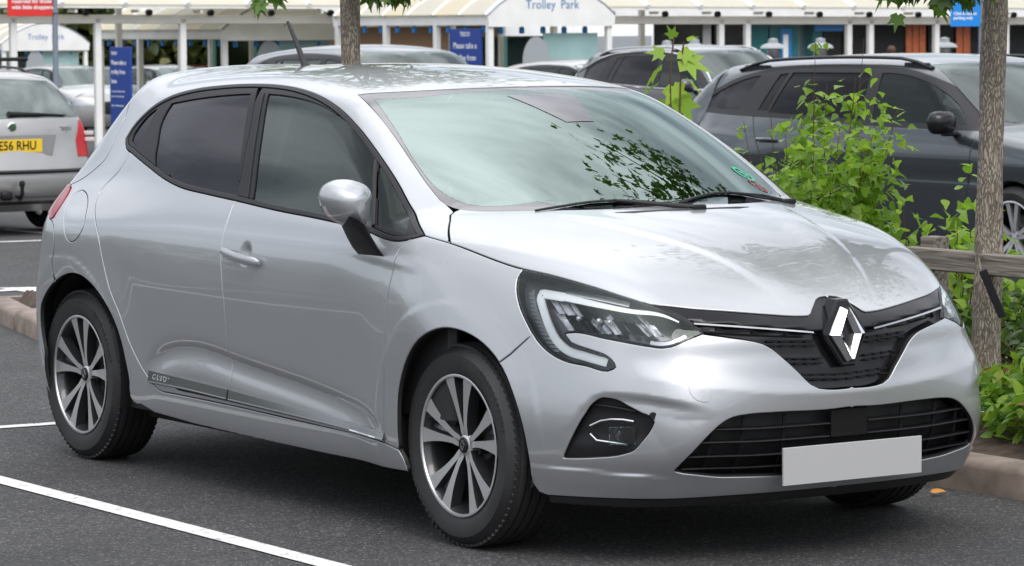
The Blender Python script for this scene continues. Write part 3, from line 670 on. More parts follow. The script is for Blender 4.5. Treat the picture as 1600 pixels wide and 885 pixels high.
# ------------------------------------------------------------ wheels
def make_wheel(parent,loc,far=False,R=.3105,RR=.217,wd=.195,style='double',M_=M,steer=0,letters=True,name='wheel'):
    """wheel lying in its own frame: outer face towards -y"""
    root=bpy.data.objects.new(name,None);link(root,parent);root.location=loc
    root.rotation_euler=(0,0,(PI if far else 0)+steer)
    h=wd/2
    t=MB()
    prof=[(RR-.012,h-.01),(RR+.004,h-.004),(RR+.03,h+.006),(RR+.06,h+.004),(R-.022,h-.008),(R-.008,h-.022),(R,h-.035)]
    gro=[]
    for g in (-.045,-.016,.016,.045): gro+=[(R,g+.005),(R-.007,g+.004),(R-.007,g-.004),(R,g-.005)]
    gro=sorted(gro,key=lambda q:0)
    mid=[(R,.05)]
    for g in (.045,.016,-.016,-.045): mid+=[(R+.001,g+.005),(R-.007,g+.0035),(R-.007,g-.0035),(R+.001,g-.005)]
    full=prof+mid[1:]+[(a,-b) for a,b in prof[::-1]]
    t.lathe([(a,-b) for a,b in full],72,'y',closed=False)
    # tread blocks at both shoulders
    ty=t.build('tyre',M_['tyre'],root,auto=35)
    tb=MB()
    for k in range(76):
        a=2*PI*k/76
        for s in (-1,1):
            c=(math.cos(a)*(R-.0072),s*(h-.034),math.sin(a)*(R-.0072))
            tb.box((c[0],c[1]-s*.0,c[2]),(.0082,.038,.0215),rot=Matrix.Rotation(-a,3,'Y')@Matrix.Rotation(s*-.33,3,'X')@Matrix.Identity(3))
    tb.build('tread_block',M_['tyre'],root).__setitem__('kind','stuff')
    if letters and not far:
        tag_txt='BRIDGESTONE'
        lt=None;V=[];F=[]
        for base_a in (58,238):
            for k,chh in enumerate(tag_txt):
                a=math.radians(base_a-k*4.3);r=RR+.052
                Mx=frame((math.cos(a)*r,-(h+.0042),math.sin(a)*r),(math.sin(a),0,-math.cos(a)),(0,-1,0))
                o=text_obj('lettering',chh,.026,M_['tyre'],None,Mx,.0012,sx=.85)
                b=len(V);V+=[tuple(v.co) for v in o.data.vertices];F+=[tuple(b+i for i in p.vertices) for p in o.data.polygons]
                bpy.data.objects.remove(o)
        mesh_obj('lettering',V,F,M_['tyre'],root,smooth=False)['kind']='stuff'
    # rim
    r=MB()
    r.lathe([(RR-.002,-(h-.003)),(RR,-(h-.001)),(RR-.002,-(h+.000)),(RR-.008,-(h-.001)),(RR-.010,-(h-.006))],96,'y')
    rim=r.build('rim',M_['rim_face'],root,auto=40)
    b=MB();b.lathe([(RR-.010,-(h-.006)),(RR-.018,-(h-.02)),(RR-.024,-(h-.05)),(RR-.028,.0),(RR-.02,.06)],72,'y')
    b.build('barrel',M_['rim_dark'],root,smooth=True)
    # brake disc and hub behind
    d=MB();d.lathe([(0,-.0),(.07,-.0),(.07,.005),(.128,.005),(.130,.012),(.128,.028),(0,.028)],48,'y');d.build('brake_disc',M_['disc'],root,auto=30)
    c=MB();c.box((.095,.01,.04),(.06,.06,.12),bev=.01);c.build('brake_caliper',M_['satin_black'],root)
    n5=5
    def sp_fn(a,off=0):
        ca,sa=math.cos(a),math.sin(a)
        def fn(u,v,hh): # u radial, v tangential
            # dish: spokes lie slightly inboard near the hub
            dish=.022*(1-min(1,max(0,(u-.02)/(RR-.03))))**1.3
            return (ca*u-sa*v,-(h-.006)+dish+hh,sa*u+ca*v)
        return fn
    sf=MB();sd=MB();swb=MB()
    for k in range(n5):
        a0=PI/2+2*PI*k/n5
        for s in (-1,1):
            # spoke centreline from the hub to the rim, offset in angle
            N=12;L=[];Rr=[]
            for i in range(N+1):
                q=i/N;u=.030+q*(RR-.036)
                cen=s*(.006+ .012*q+.038*q**1.5)
                wdh=.0085+.0015*q+.0185*q**2.4
                if i<2: wdh=.011
                L.append((u,cen-wdh));Rr.append((u,cen+wdh))
            poly=L+Rr[::-1]
            fn=sp_fn(a0)
            sv=len(sf.V)
            m=N+1
            # face strip
            V=[fn(u,v,0) for u,v in L]+[fn(u,v,0) for u,v in Rr]
            sf.add(V,[(i,i+1,m+i+1,m+i) for i in range(N)])
            # walls and back (dark, slightly wider)
            V=[fn(u,v,.0012) for u,v in L]+[fn(u,v,.0012) for u,v in Rr]+[fn(u,v-.004,.036) for u,v in L]+[fn(u,v+.004,.036) for u,v in Rr]
            Fw=[(i,i+1,2*m+i+1,2*m+i) for i in range(N)]+[(m+i,m+i+1,3*m+i+1,3*m+i) for i in range(N)]
            sd.add(V,Fw)
        # sculpted web inside the V
        fn=sp_fn(a0);W=[]
        N=8;Lw=[];Rw=[]
        for i in range(N+1):
            q=.12+.88*i/N;u=.030+q*(RR-.036);cw=max(.002,(.012*q+.038*q**1.5)-.004-.0185*q**2.4)
            Lw.append(fn(u,-cw,.016+.012*q));Rw.append(fn(u,cw,.016+.012*q))
        cwm=[tuple((np.array(a)+np.array(b_))/2+np.array([0,.009,0])) for a,b_ in zip(Lw,Rw)]
        V=Lw+cwm+Rw;m=N+1
        swb.add(V,[(i,i+1,m+i+1,m+i) for i in range(N)]+[(m+i,m+i+1,2*m+i+1,2*m+i) for i in range(N)])
    swb.build('spoke_web',M_['web_grey'],root,fixn=False)
    sf.build('spoke_face',M_['rim_face'],root,fixn=False)
    sd.build('spoke_side',M_['rim_dark'],root,fixn=False)
    hb=MB();hb.lathe([(0,-(h-.022)),(.020,-(h-.022)),(.030,-(h-.026)),(.036,-(h-.032)),(.037,-(h-.045)),(.045,-.02),(.05,0)],40,'y');hb.build('hub',M_['rim_face'],root,auto=30)
    cp=MB();cp.lathe([(0,-(h-.018)),(.022,-(h-.018)),(.0245,-(h-.021)),(.0245,-(h-.03))],40,'y');cap=cp.build('hub_cap',M_['gloss_black'],root,auto=30)
    lg=MB()
    for (a,b_) in (((0,.017),(-.010,0)),((-.010,0),(0,-.017)),((0,-.017),(.010,0)),((.010,0),(0,.017))):
        dx,dz=b_[0]-a[0],b_[1]-a[1];l=math.hypot(dx,dz)
        lg.box(((a[0]+b_[0])/2,-(h-.0172),(a[1]+b_[1])/2),(l+.003,.0016,.0038),rot=Matrix.Rotation(-math.atan2(dz,dx),3,'Y'))
    lg.build('cap_emblem',M_['satin_chrome'],root)
    nb=MB()
    for k in range(5):
        a=-PI/2+2*PI*k/5;nb.lathe([(0,-.004),(.008,-.004),(.009,0),(.009,.03)],12,'y',c=(math.cos(a)*.052,-(h-.05),math.sin(a)*.052))
    nb.build('wheel_bolt',M_['rim_dark'],root,auto=30)
    return root

# ------------------------------------------------------------ the silver hatchback
car=empty('parked_car',(0,0,0),0,'large silver hatchback in the foreground with a blank grey number plate','car')
F_=f_hero
SEC=Dom('sec',z0=.62);TOP=Dom('top');SIDE=Dom('side');CYF=Dom('cyl',c=-.1,sg=1);CYR=Dom('cyl',c=-2.2,sg=-1);SECB=Dom('sec',z0=.5)
D=lambda k,h=.03,c=45: dens(FT[k],h,c)
def P3(*a): return np.array(a,float)
hs=D('hoodside');hn=D('hood_near')
# split the bonnet line: [tip .. hood corner] and [hood corner .. centre]
i1=int(np.argmin(np.linalg.norm(hn-FT['hood_near'][1],axis=1)));i2=int(np.argmin(np.linalg.norm(hn-FT['headlight'][0],axis=1)))
hn_a=hn[:i1+1];hn_b=hn[i1:];hn_fl=hn[i1:i2+1]
ctr_front=P3((hn_b[-1][0],0,hn_b[-1][2]))
ws=D('ws');j0=int(np.argmin(np.linalg.norm(ws-FT['ws'][5],axis=1)))
ws_side=ws[:j0+1]                                  # top corner -> lower corner
ws_bot=[p for p in ws[j0:] if p[1]<-.02]           # lower corner -> centre
wsb_c=P3((ws_bot[-1][0]+.002,0,ws_bot[-1][2]))
wst=[p for p in D('ws_top') if p[1]<-.02]
wst_c=P3((wst[-1][0],0,wst[-1][2]))
# ---------------- bonnet
loop=join(hs,ws_bot[2:],wsb_c,ctr_front,hn_b[::-1][1:])
bonnet=panel('bonnet',F_,TOP,loop,M['silver'],car,mirror=True,h=.014,gap=.0022,cham=.0036)
# ---------------- front wing
hl=D('headlight',.02,50)
a0=int(np.argmin(np.linalg.norm(hl-FT['bump_fender'][0],axis=1)))
hl_left=hl[:a0+1]
bf=D('bump_fender',.02);af=dens(FT['arch_f'],.03,60)
b0=int(np.argmin(np.linalg.norm(af-FT['bump_fender'][1],axis=1)))
fd=D('fd_front');sill_split=FT['fd_front'][-1]
wing=join(hn_a,hn_fl[1:],hl_left[1:],bf[1:-1],af[b0:2:-1],P3((-.290,-.874,.27)),fd[::-1])
panel('front_wing',F_,SECB,wing,M['silver'],car,both=True,h=.013,gap=.0017,cham=.0036)
# ---------------- doors
dlo_up=D('dlo_up',.03,60);dlo_lo=D('dlo_lo',.03,60);bs=D('b_shut');rr=D('rd_rear');st=D('sill_top')
k1=int(np.argmin(np.linalg.norm(dlo_lo-FT['b_shut'][0],axis=1)));ks=int(np.argmin(np.linalg.norm(st-FT['b_shut'][-1],axis=1)))
doorf=join(dlo_lo[2:k1+1],bs[1:],st[ks+1:],fd[::-1][1:-1])
doorr=join(dlo_lo[k1:],rr[1:],st[1:ks],bs[::-1][:-1])
rec=lambda cx,cz,r,dp:(lambda x,y,z:-dp*(1-ss(np.hypot((x-cx)/1.0,(z-cz)/1.0),0,r)**1.0))
df=panel('front_door',F_,SIDE,doorf,M['silver'],car,both=True,h=.0088,gap=.0017,disp=rec(-1.262,.825,.050,.016),cham=.0036)
dr=panel('rear_door',F_,SIDE,doorr,M['silver'],car,both=True,h=.0088,gap=.0017,cham=.0036)
# ---------------- body shell: A pillar, roof, rear quarter and sill in one pressing
hatch=dens(FT['hatch'],.03,60);tail=FT['tail'];br=dens(FT['bump_r'],.03,60);ar=dens(FT['arch_r'],.03,60)
kA=int(np.argmin(np.linalg.norm(ar-FT['bump_r'][-1],axis=1)))
roofrear=P3((-2.86,0,1.36),(-2.855,-.2,1.355),(-2.82,-.40,1.34),(-2.74,-.52,1.32))
tailfr=dens(tail[:5],.02,60)
shell=join(hn_a,hs[1:-1],ws_side[::-1],wst[1:],wst_c,roofrear,hatch,tailfr[1:],br[1:-1],ar[kA:],
    P3((-1.98,-.845,.225),(-1.7,-.845,.212),(-1.25,-.842,.205),(-.8,-.842,.200),(-.40,-.855,.198),(-.262,-.862,.200)),
    af[2:4] if False else P3((-.270,-.868,.24),(-.290,-.874,.27)),P3(sill_split),st[::-1][1:],rr[::-1][1:],dlo_up[1:-1])
fuel=dens(np.concatenate([FT['fuel'],FT['fuel'][:1]]),.02,80)[:-1]
panel('body_shell',F_,SEC,shell,M['silver'],car,holes=[fuel],mirror=True,h=.016,gap=.0014,cham=.003)
panel('fuel_flap',F_,SEC,fuel,M['silver'],car,h=.012,gap=.0014)
# ---------------- rear: tailgate + rear bumper + lamps
tb_=dens(np.array([tail[4],tail[5],(-2.86,-.80,.88),(-2.93,-.72,.885),(-3.0,-.6,.9),(-3.06,-.5,.91)]),.03,70)
tl_outer=np.array([tail[0],(-2.83,-.745,.995),(-2.90,-.66,.995),(-3.0,-.52,.99),(-3.04,-.44,.985)])
taill=join(tailfr,tb_[1:],(tl_outer[::-1]))
panel('tail_light',F_,CYR,taill,M['red_lamp'],car,both=True,h=.02,off=.004,rim=True,depth=.02)
gate=join(roofrear,hatch,tl_outer[1:],P3((-3.06,-.5,.91),(-3.13,-.42,.80),(-3.16,-.40,.66),(-3.17,0,.64)))
panel('tailgate',F_,CYR,gate,M['silver'],car,mirror=True,h=.035)
rb_=join(br,ar[kA::-1],P3((-2.83,-.86,.22),(-3.0,-.7,.20),(-3.1,-.4,.20),(-3.12,0,.20),(-3.17,0,.635),(-3.16,-.395,.655),(-3.13,-.415,.80),(-3.06,-.50,.905)),tb_[::-1][1:-1])
panel('rear_bumper',F_,CYR,rb_,M['silver'],car,mirror=True,h=.03)
# ---------------- front bumper
ug=dens(FT['ugrille'],.02,50);lg_=dens(FT['lgrille'],.02,60)
tipi=int(np.argmin(np.linalg.norm(hl-FT['headlight'][24],axis=1)))
hl_low=hl[a0:tipi+1]
ugc=P3((.852,0,.507));lgtop=P3((.85,0,.4515));lgbot=P3((.81,0,.2585))
lgn=join(lgtop,lg_[2:-2],lgbot)
bbot=np.array([(.383,-.775,.196),(.50,-.715,.198),(.60,-.64,.200),(.70,-.50,.202),(.755,-.30,.203),(.775,0,.204)])
bump=join(P3((.775,0,.204)),dens(bbot,.03)[::-1][1:],af[b0:][::-1][1:],bf[::-1][1:],hl_low[1:],ug[1:-1],ugc,lgn)
fog=dens(np.concatenate([FT['fog'],FT['fog'][:1]]),.015,50)[:-1]
tow=dens(np.concatenate([FT['towcap'],FT['towcap'][:1]]),.015,60)[:-1]
bumper=panel('front_bumper',F_,CYF,bump,M['silver'],car,holes=[fog],mirror=True,h=.0098,gap=.0012,cham=.0032,depth=.016)
# tow eye cover outline: a thin raised cap on the near side only
panel('tow_eye_cover',F_,CYF,tow,M['silver'],bumper,h=.012,gap=.0012,off=.0015,depth=.003,cham=.001)
# splitter lip below the bumper
lipl=join(dens(bbot,.03),P3((.775,0,.185)),np.array([(q[0],q[1],.172) for q in dens(bbot,.03)[::-1]]))
panel('bumper_lip',F_,CYF,lipl,M['black_plastic'],car,mirror=True,h=.02,off=-.012,rim=False)
# fog lamp pockets
fb=panel('fog_bezel',F_,CYF,fog,M['satin_black'],car,both=True,h=.012,gap=.0,off=-.022,rim=False,
    disp=lambda x,y,z:-.022*ss(abs(y),.60,.72)*0-.012*ss(z,.34,.40)*(1-ss(z,.44,.50)))
DF=Dom('cyl',c=-.1,sg=1)
def onf(y,z,off=0.,dom=None,fn=None):
    """point on the front skin for given y,z (near side y<0)"""
    o=np.array([[1.4,y,z]]);d=np.array([[-1.,0,0]]);t=march(lambda a,b,c:(fn or F_)(a,b,c)-off,o,d,0,1.6,n=60)
    return (o+d*t[:,None])[0]
def surf_tube(mb,yz,r,off,n=6,flat=1.,sm=.02,m=0):
    q=dens(np.array([(a,b,0) for a,b in yz]),sm,50);P=[onf(a,b,off) for a,b,_ in q];mb.tube(P,r,n,m=m,flat=flat);return P
for sgn,par in ((1,fb[0]),):
    mb=MB()
    fl=FT['fogl'];surf_tube(mb,[(fl[1][1],fl[1][2]),(fl[0][1]+.004,fl[0][2]),(fl[0][1]-.014,fl[0][2]-.016)],.0034,-.014)
    surf_tube(mb,[(fl[2][1],fl[2][2]),(fl[3][1],fl[3][2]),(fl[3][1]-.010,fl[3][2]+.018)],.0034,-.014)
    a=mb.build('fog_trim',M['satin_chrome'],fb[0],auto=50);mirror_obj(a,fb[1])
    lp=MB();c=onf(-.665,.393,-.03);nrm=Vector((.85,-.5,0)).normalized()
    lp.lathe([(0,-.004),(.012,-.006),(.018,-.001),(.020,.001),(.021,-.012)],20,'x')
    o=lp.build('fog_lamp',M['lamp_dark'],fb[0],auto=40);o.data.transform(Matrix.Translation(Vector(c)+Vector((.0,0,0)))@Matrix.Rotation(-.45,4,'Z'));mirror_obj(o,fb[1])
    gl=MB();gl.box((0,0,0),(.004,.078,.052),bev=.0015);o=gl.build('fog_lens',M['lamp_glass'],fb[0]);o.data.transform(Matrix.Translation(Vector(c)+Vector((.024,-.012,0)))@Matrix.Rotation(-.45,4,'Z'));mirror_obj(o,fb[1])
    sb=MB();sb.lathe([(0,.006),(.010,.006),(.012,.0),(.012,-.01)],20,'x');o=sb.build('parking_sensor',M['satin_black'],fb[0],auto=40);c=onf(-.614,.452,-.004);o.data.transform(Matrix.Translation(Vector(c))@Matrix.Rotation(-.4,4,'Z'));mirror_obj(o,fb[1])
    rg=MB();surf_tube(rg,[(-.64,.462),(-.70,.475),(-.735,.478)],.003,-.018);o=rg.build('bezel_ridge',M['satin_black'],fb[0]);mirror_obj(o,fb[1])
# ---------------- upper grille

tip=FT['headlight'][24]
hl_top=hl[tipi:]      # tip -> back along the bonnet edge to the corner
# grille outline: from the lamp tip up its front-top edge to the bonnet edge, along it to the centre and down
kk=int(np.argmin(np.linalg.norm(hn_b-FT['headlight'][27],axis=1)))
k3=int(np.argmin(np.linalg.norm(hl_top-FT['headlight'][27],axis=1)))
gl_loop=join(ug[:1],hl_top[1:k3],hn_b[kk+1:-1],ctr_front,ugc,ug[::-1][1:-1])
CYG=Dom('cyl',c=-.1,sg=1)
grille=panel('grille',F_,CYG,gl_loop,M['gloss_black'],car,mirror=True,h=.012,gap=.0,off=-.006,rim=False,
   disp=lambda x,y,z:-.026*ss(.672+.045*np.clip(abs(y)/.45,0,1)-z,0,.02))
cs=MB()
def strip(mb,yz,wd,th,off,m=0):
    q=dens(np.array([(a,b,0) for a,b in yz]),.02,50);V=[];n=len(q)
    for a,b,_ in q:
        for (dz,do) in ((-wd/2,0),(-wd/2+.0008,th),(wd/2-.0008,th),(wd/2,0)):
            V.append(onf(a,b+dz,off+do))
    F=[(i*4+j,i*4+j+1,(i+1)*4+j+1,(i+1)*4+j) for i in range(n-1) for j in range(3)]+[(0,1,2,3),tuple((n-1)*4+j for j in (3,2,1,0))]
    mb.add(V,F,m)
strip(cs,[(p[1],p[2]) for p in FT['chrome']],.0062,.005,-.006)
o=cs.build('chrome_strip',M['strip_chrome'],grille,auto=40);mirror_obj(o,grille)
# grille fins (three rows of little double bars each side)
for side in (1,-1):
    for (z0,ya,yb) in ((.628,.095,.262),(.578,.075,.215),(.532,.0,.165)):
        nseg=4 if z0>.55 else 4
        for k in range(nseg):
            y0=ya+(yb-ya)*k/nseg+.004;y1=ya+(yb-ya)*(k+1)/nseg-.003
            mb=MB()
            for dz in (.0,.014):
                P=[onf(-(y0+(y1-y0)*t),z0+dz+.012*(y0/.25),-.028) for t in (0,.5,1)]
                V=[]
                for p in P:
                    for (dx,dzz) in ((0,-.0025),(.010,-.0015),(.010,.0015),(0,.0025)):V.append((p[0]+dx,p[1]*side,p[2]+dzz))
                mb.add(V,[(i*4+j,i*4+(j+1)%4,(i+1)*4+(j+1)%4,(i+1)*4+j) for i in range(2) for j in range(4)]+[(0,1,2,3),(8,11,10,9)])
            mb.build('grille_fin',M['satin_black'],grille)
# badge housing and diamond emblem
def bx_fn(tilt=.16,cx=.823,cz=.664):
    def fn(u,v,h):  # u across (towards +y), v up, h forward
        return (cx+h-v*tilt-.35*u*u,u,cz+v)
    return fn
hb=MB()
hex_=[(-.022,.101),(.022,.101),(.079,.010),(.077,-.010),(.024,-.094),(-.024,-.094),(-.077,-.010),(-.079,.010)]
hb.prism([(u,v) for u,v in hex_],-.05,-.002,bx_fn(),cham=.006)
hb.build('badge_housing',M['gloss_black'],grille,auto=30)
em=MB();f=bx_fn()
def rh(w,hh,t,h): # truncated rhombus ring points: top flat half width t
    return [(-t,hh),(t,hh),(w,0),(t,-hh),(-t,-hh),(-w,0)]
def ringpts(s,h,w=.066,hh=.081,t=.0155):
    return [f(u,v,h) for u,v in [(-t*s[2],hh*s[1]),(t*s[2],hh*s[1]),(w*s[0],0),(t*s[2],-hh*s[1]),(-t*s[2],-hh*s[1]),(-w*s[0],0)]]
A=ringpts((1,1,1),.0);B=ringpts((.97,.98,.9),.008);Cc=[f(u,v,.022) for u,v in [(-.004,.071),(.004,.071),(.040,0),(.004,-.071),(-.004,-.071),(-.040,0)]]
Dd=[f(u,v,.009) for u,v in [(-.001,.050),(.001,.050),(.0215,0),(.001,-.050),(-.001,-.050),(-.0215,0)]]
E_=[f(u,v,-.004) for u,v in [(-.001,.046),(.001,.046),(.020,0),(.001,-.046),(-.001,-.046),(-.020,0)]]
V=A+B+Cc+Dd+E_;Fc=[]
for L in range(4):
    for i in range(6):
        j=(i+1)%6;Fc.append((L*6+i,L*6+j,(L+1)*6+j,(L+1)*6+i))
em.add(V,Fc);em.build('diamond_emblem',M['chrome'],grille,fixn=True)
# ---------------- lower grille
lgl=panel('lower_grille',F_,CYF,lgn,M['black_plastic'],car,mirror=True,h=.02,gap=-.003,off=-.055,rim=False)
lgf=dens(np.array([(q[0],q[1],q[2]) for q in lgn]),.02)
wallm=panel('lower_grille_frame',F_,CYF,lgn,M['satin_black'],car,mirror=True,h=.03,gap=.0005,off=-.012,rim=True,depth=.05,cham=.003,
  holes=[]) if False else None
lguv=CYF.uv(lgn)
def yrange(z):
    ys=[]
    L=[(p[1],p[2]) for p in lgn]
    for i in range(len(L)-1):
        a,b=L[i],L[i+1]
        if (a[1]-z)*(b[1]-z)<=0 and a[1]!=b[1]:ys.append(a[0]+(b[0]-a[0])*(z-a[1])/(b[1]-a[1]))
    return min(ys)
for side in (1,-1):
    for kz,(zz,yin) in enumerate(((.405,.07),(.367,.07),(.325,.0),(.288,.0))):
        y0=yrange(zz-.004)+.004
        nseg=5
        for k in range(nseg):
            ya=y0+(-yin-y0)*k/nseg;yb=y0+(-yin-y0)*(k+1)/nseg-.0015
            mb=MB();V=[]
            for t in np.linspace(0,1,4):
                y=ya+(yb-ya)*t;lift=.010*ss(abs(y),.25,.55)*(1 if kz>=0 else 0)
                p=onf(y,zz+lift*.6,-.010)
                for (dx,dz) in ((-.05,-.003),(.0,-.0025),(.002,0),(.0,.0025),(-.05,.003)):V.append((p[0]+dx,p[1]*side,p[2]+dz))
            mb.add(V,[(i*5+j,i*5+(j+1)%5,(i+1)*5+(j+1)%5,(i+1)*5+j) for i in range(3) for j in range(5)]+[(0,1,2,3,4),(19,18,17,16,15)])
            mb.build('grille_slat',M['satin_black'],lgl)
    for yy in (-.46,-.36,-.22):
        zt=.44 if yy>-.43 else .42
        mb=MB();P=[onf(yy+.0*t,.262+(zt-.262)*t,-.03)*np.array([1,side,1]) for t in (0,.5,1)];mb.tube(P,.006,6);mb.build('grille_upright',M['satin_black'],lgl)
mb=MB();mb.box((.832,0,.405),(.012,.135,.085),bev=.003);mb.build('sensor_panel',M['gloss_black'],lgl)
# ---------------- number plate (blank, as in the photograph)
mb=MB();mb.box((.853,0,.292),(.008,.520,.111),bev=.0012);mb.build('number_plate',M['plate'],car)
mb=MB();mb.box((.838,0,.292),(.022,.47,.09),bev=.002);mb.build('plate_bracket',M['satin_black'],car)
# ---------------- headlights
hl_full=join(hl)
lamps=panel('headlight',F_,CYF,hl_full,M['lamp_glass'],car,both=True,h=.013,gap=.0015,off=-.0015,rim=True,depth=.004)
hous=panel('lamp_housing',F_,CYF,hl_full,M['lamp_bowl'],lamps[0],h=.016,gap=-.001,off=-.072,rim=False)
mirror_obj(hous,lamps[1])
rimp=panel('lamp_border',F_,CYF,hl_full,M['satin_black'],lamps[0],h=.02,gap=.0016,off=-.0022,rim=True,depth=.035,cham=.001,
  holes=[]) if False else None
def castp(px_uv,off):
    pass

def onc(p,off=0.):
    """project a 3D point near the front skin along the vertical-axis fan"""
    q=CYF.uv(np.array([p]));return CYF.lift(q,lambda a,b,c:F_(a,b,c)-off)[0]
def strip3(P,wd,off,th,mat,name,parent,h=.012,taper=None,dom=None,side_=None,corner=60):
    """raised band that follows a 3D line on the skin"""
    q=dens(np.array(P),h,corner);dm=dom or CYF;V=[];n=len(q);uv=dm.uv(q)
    T=np.gradient(uv,axis=0);T/=np.linalg.norm(T,axis=1)[:,None]+1e-9;Nn=np.stack([-T[:,1],T[:,0]],1)
    w_=np.full(n,wd) if taper is None else np.interp(np.linspace(0,1,n),np.linspace(0,1,len(taper)),taper)*wd
    for s_,o_ in ((-.5,off-.008),(-.5,off),(-.42,off+th),(.42,off+th),(.5,off),(.5,off-.008)):
        V.append(dm.lift(uv+Nn*(w_*s_)[:,None],lambda a,b,c,o_=o_:F_(a,b,c)-o_))
    V=np.stack(V,1).reshape(-1,3)
    F=[(i*6+j,i*6+j+1,(i+1)*6+j+1,(i+1)*6+j) for i in range(n-1) for j in range(5)]+[(0,1,2,3,4,5),tuple((n-1)*6+j for j in (5,4,3,2,1,0))]
    mb=MB();mb.add(V,F);return mb.build(name,mat,parent,auto=40)
L0,L1=lamps
def both(o): mirror_obj(o,L1);return o
drl=FT['drl']
both(strip3(drl[4:],.025,-.012,.004,M['drl'],'light_guide',L0,corner=28,h=.006))
both(strip3(drl[:6],.015,-.012,.004,M['drl'],'light_guide_upper',L0,taper=[.3,.8,1,1.3,1.4]))
# narrow black border of the lamp
ol=np.concatenate([FT['headlight'][:31],FT['headlight'][:1]])
ins=dens(ol,.012,50)
both(strip3(ins,.011,-.006,.0015,M['gloss_black'],'lamp_border',L0,h=.010,corner=40))
# smoked upper blade with the indicator strip
hp=FT['headlight']

both(strip3([onc(drl[4]+[0,0,.016]),onc(drl[3]+[0,0,.019]),onc(drl[2]+[0,0,.018])],.016,-.016,.002,M['satin_chrome'],'indicator_strip',L0))
# projector reflectors : faceted chrome cells between the light guides
cell=[]
def lampgrid(u,v):
    """u 0..1 from outer to inner, v 0..1 bottom to top inside the main chamber"""
    lo0=np.array(hp[17]);lo1=np.array(hp[20]);lo2=np.array(hp[23])
    b=(lo0*(1-u)**1+lo2*u)
    t=(drl[5]*(1-u)+drl[1]*u)
    return b*(1-v)+t*v
for row,(va,vb) in enumerate(((.06,.50),(.50,.94))):
    rs=random.Random(11+row);u0=.02+.03*row
    while u0<.80:
        w_=rs.uniform(.045,.085);u1=u0+w_;mb=MB();V=[];n=4;lean=rs.uniform(-.02,.07)
        for j in range(n):
            v=va+(vb-va)*j/(n-1)
            for (u,o_) in ((u0,-.018),(u0*.55+u1*.45,-.040-.014*rs.random()),(u1,-.020)):
                V.append(onc(lampgrid(min(.97,max(.0,u-lean*(v-.5))),v),o_-.012*rs.random()))
        mb.add(V,[(j*3+i,j*3+i+1,(j+1)*3+i+1,(j+1)*3+i) for j in range(n-1) for i in range(2)])
        both(mb.build('reflector_cell',M[rs.choice(['cell_chrome','cell_chrome','gloss_black','reflector'])],L0,fixn=False))
        if row==0 and .10<u0<.62 and rs.random()<.45:
            c=onc(lampgrid((u0+u1)/2,.45),-.020);lm=MB();lm.lathe([(0,.004),(.005,.003),(.008,.0),(.009,-.006)],14,'x');o=lm.build('led_lens',M['cell_chrome'],L0,auto=60)
            o.data.transform(Matrix.Translation(Vector(c))@Matrix.Rotation(-.5,4,'Z'));both(o)
        u0=u1+rs.uniform(.0,.025)
# ribbed outer side light
sl=[onc(hp[i]*.42+drl[j]*.58) for i,j in ((2,5),(3,7),(4,8),(5,9),(6,10))]
both(strip3(sl,.020,-.013,.002,M['ribbed_lamp'],'side_light',L0,h=.008))
lowtrim=[hp[23]+np.array([0,0,.010]),hp[22]+np.array([0,0,.011]),hp[21]+np.array([0,0,.011]),hp[20]+np.array([0,0,.011])]
both(strip3([onc(p) for p in lowtrim],.012,-.014,.003,M['satin_chrome'],'lower_reflector',L0,corner=30))
# ---------------- windows and trim
def inset2(loop,d,dom=SIDE):
    """inset closed loop in uv by d, return 3D loop on skin"""
    q=dom.uv(loop);area=np.sum(q[:,0]*np.roll(q[:,1],-1)-np.roll(q[:,0],-1)*q[:,1])
    a=q-np.roll(q,1,0);b=np.roll(q,-1,0)-q
    na=np.stack([-a[:,1],a[:,0]],1)/(np.linalg.norm(a,axis=1)[:,None]+1e-9);nb=np.stack([-b[:,1],b[:,0]],1)/(np.linalg.norm(b,axis=1)[:,None]+1e-9)
    n=na+nb;l=np.linalg.norm(n,axis=1);n=n/np.maximum(l,.6)[:,None]/np.maximum(l/2,.5)[:,None]
    r=q+np.sign(area)*n*d
    return dom.lift(r,F_)
dlo=join(dlo_up,dlo_lo[1:])
DSEC=SEC
ring_in=inset2(dlo,.017,DSEC)
# upper rail of seal and lower waist rail: proud of the glass
rg=panel('window_seal',F_,DSEC,dlo,M['satin_black'],dr[0],holes=[ring_in],h=.010,gap=.0008,off=.003,depth=.01,cham=.0025)
mirror_obj(rg,dr[1])
bp_=dens(FT['b_pillar'],.03)
gr=dens(np.concatenate([FT['glass_r'],FT['glass_r'][:1]]),.02,40)[:-1];gq=dens(np.concatenate([FT['glass_q'],FT['glass_q'][:1]]),.02,40)[:-1]
gf=dens(np.concatenate([FT['glass_f'],FT['glass_f'][:1]]),.02,40)[:-1];gf2=dens(np.concatenate([FT['glass_f2'],FT['glass_f2'][:1]]),.02,40)[:-1]
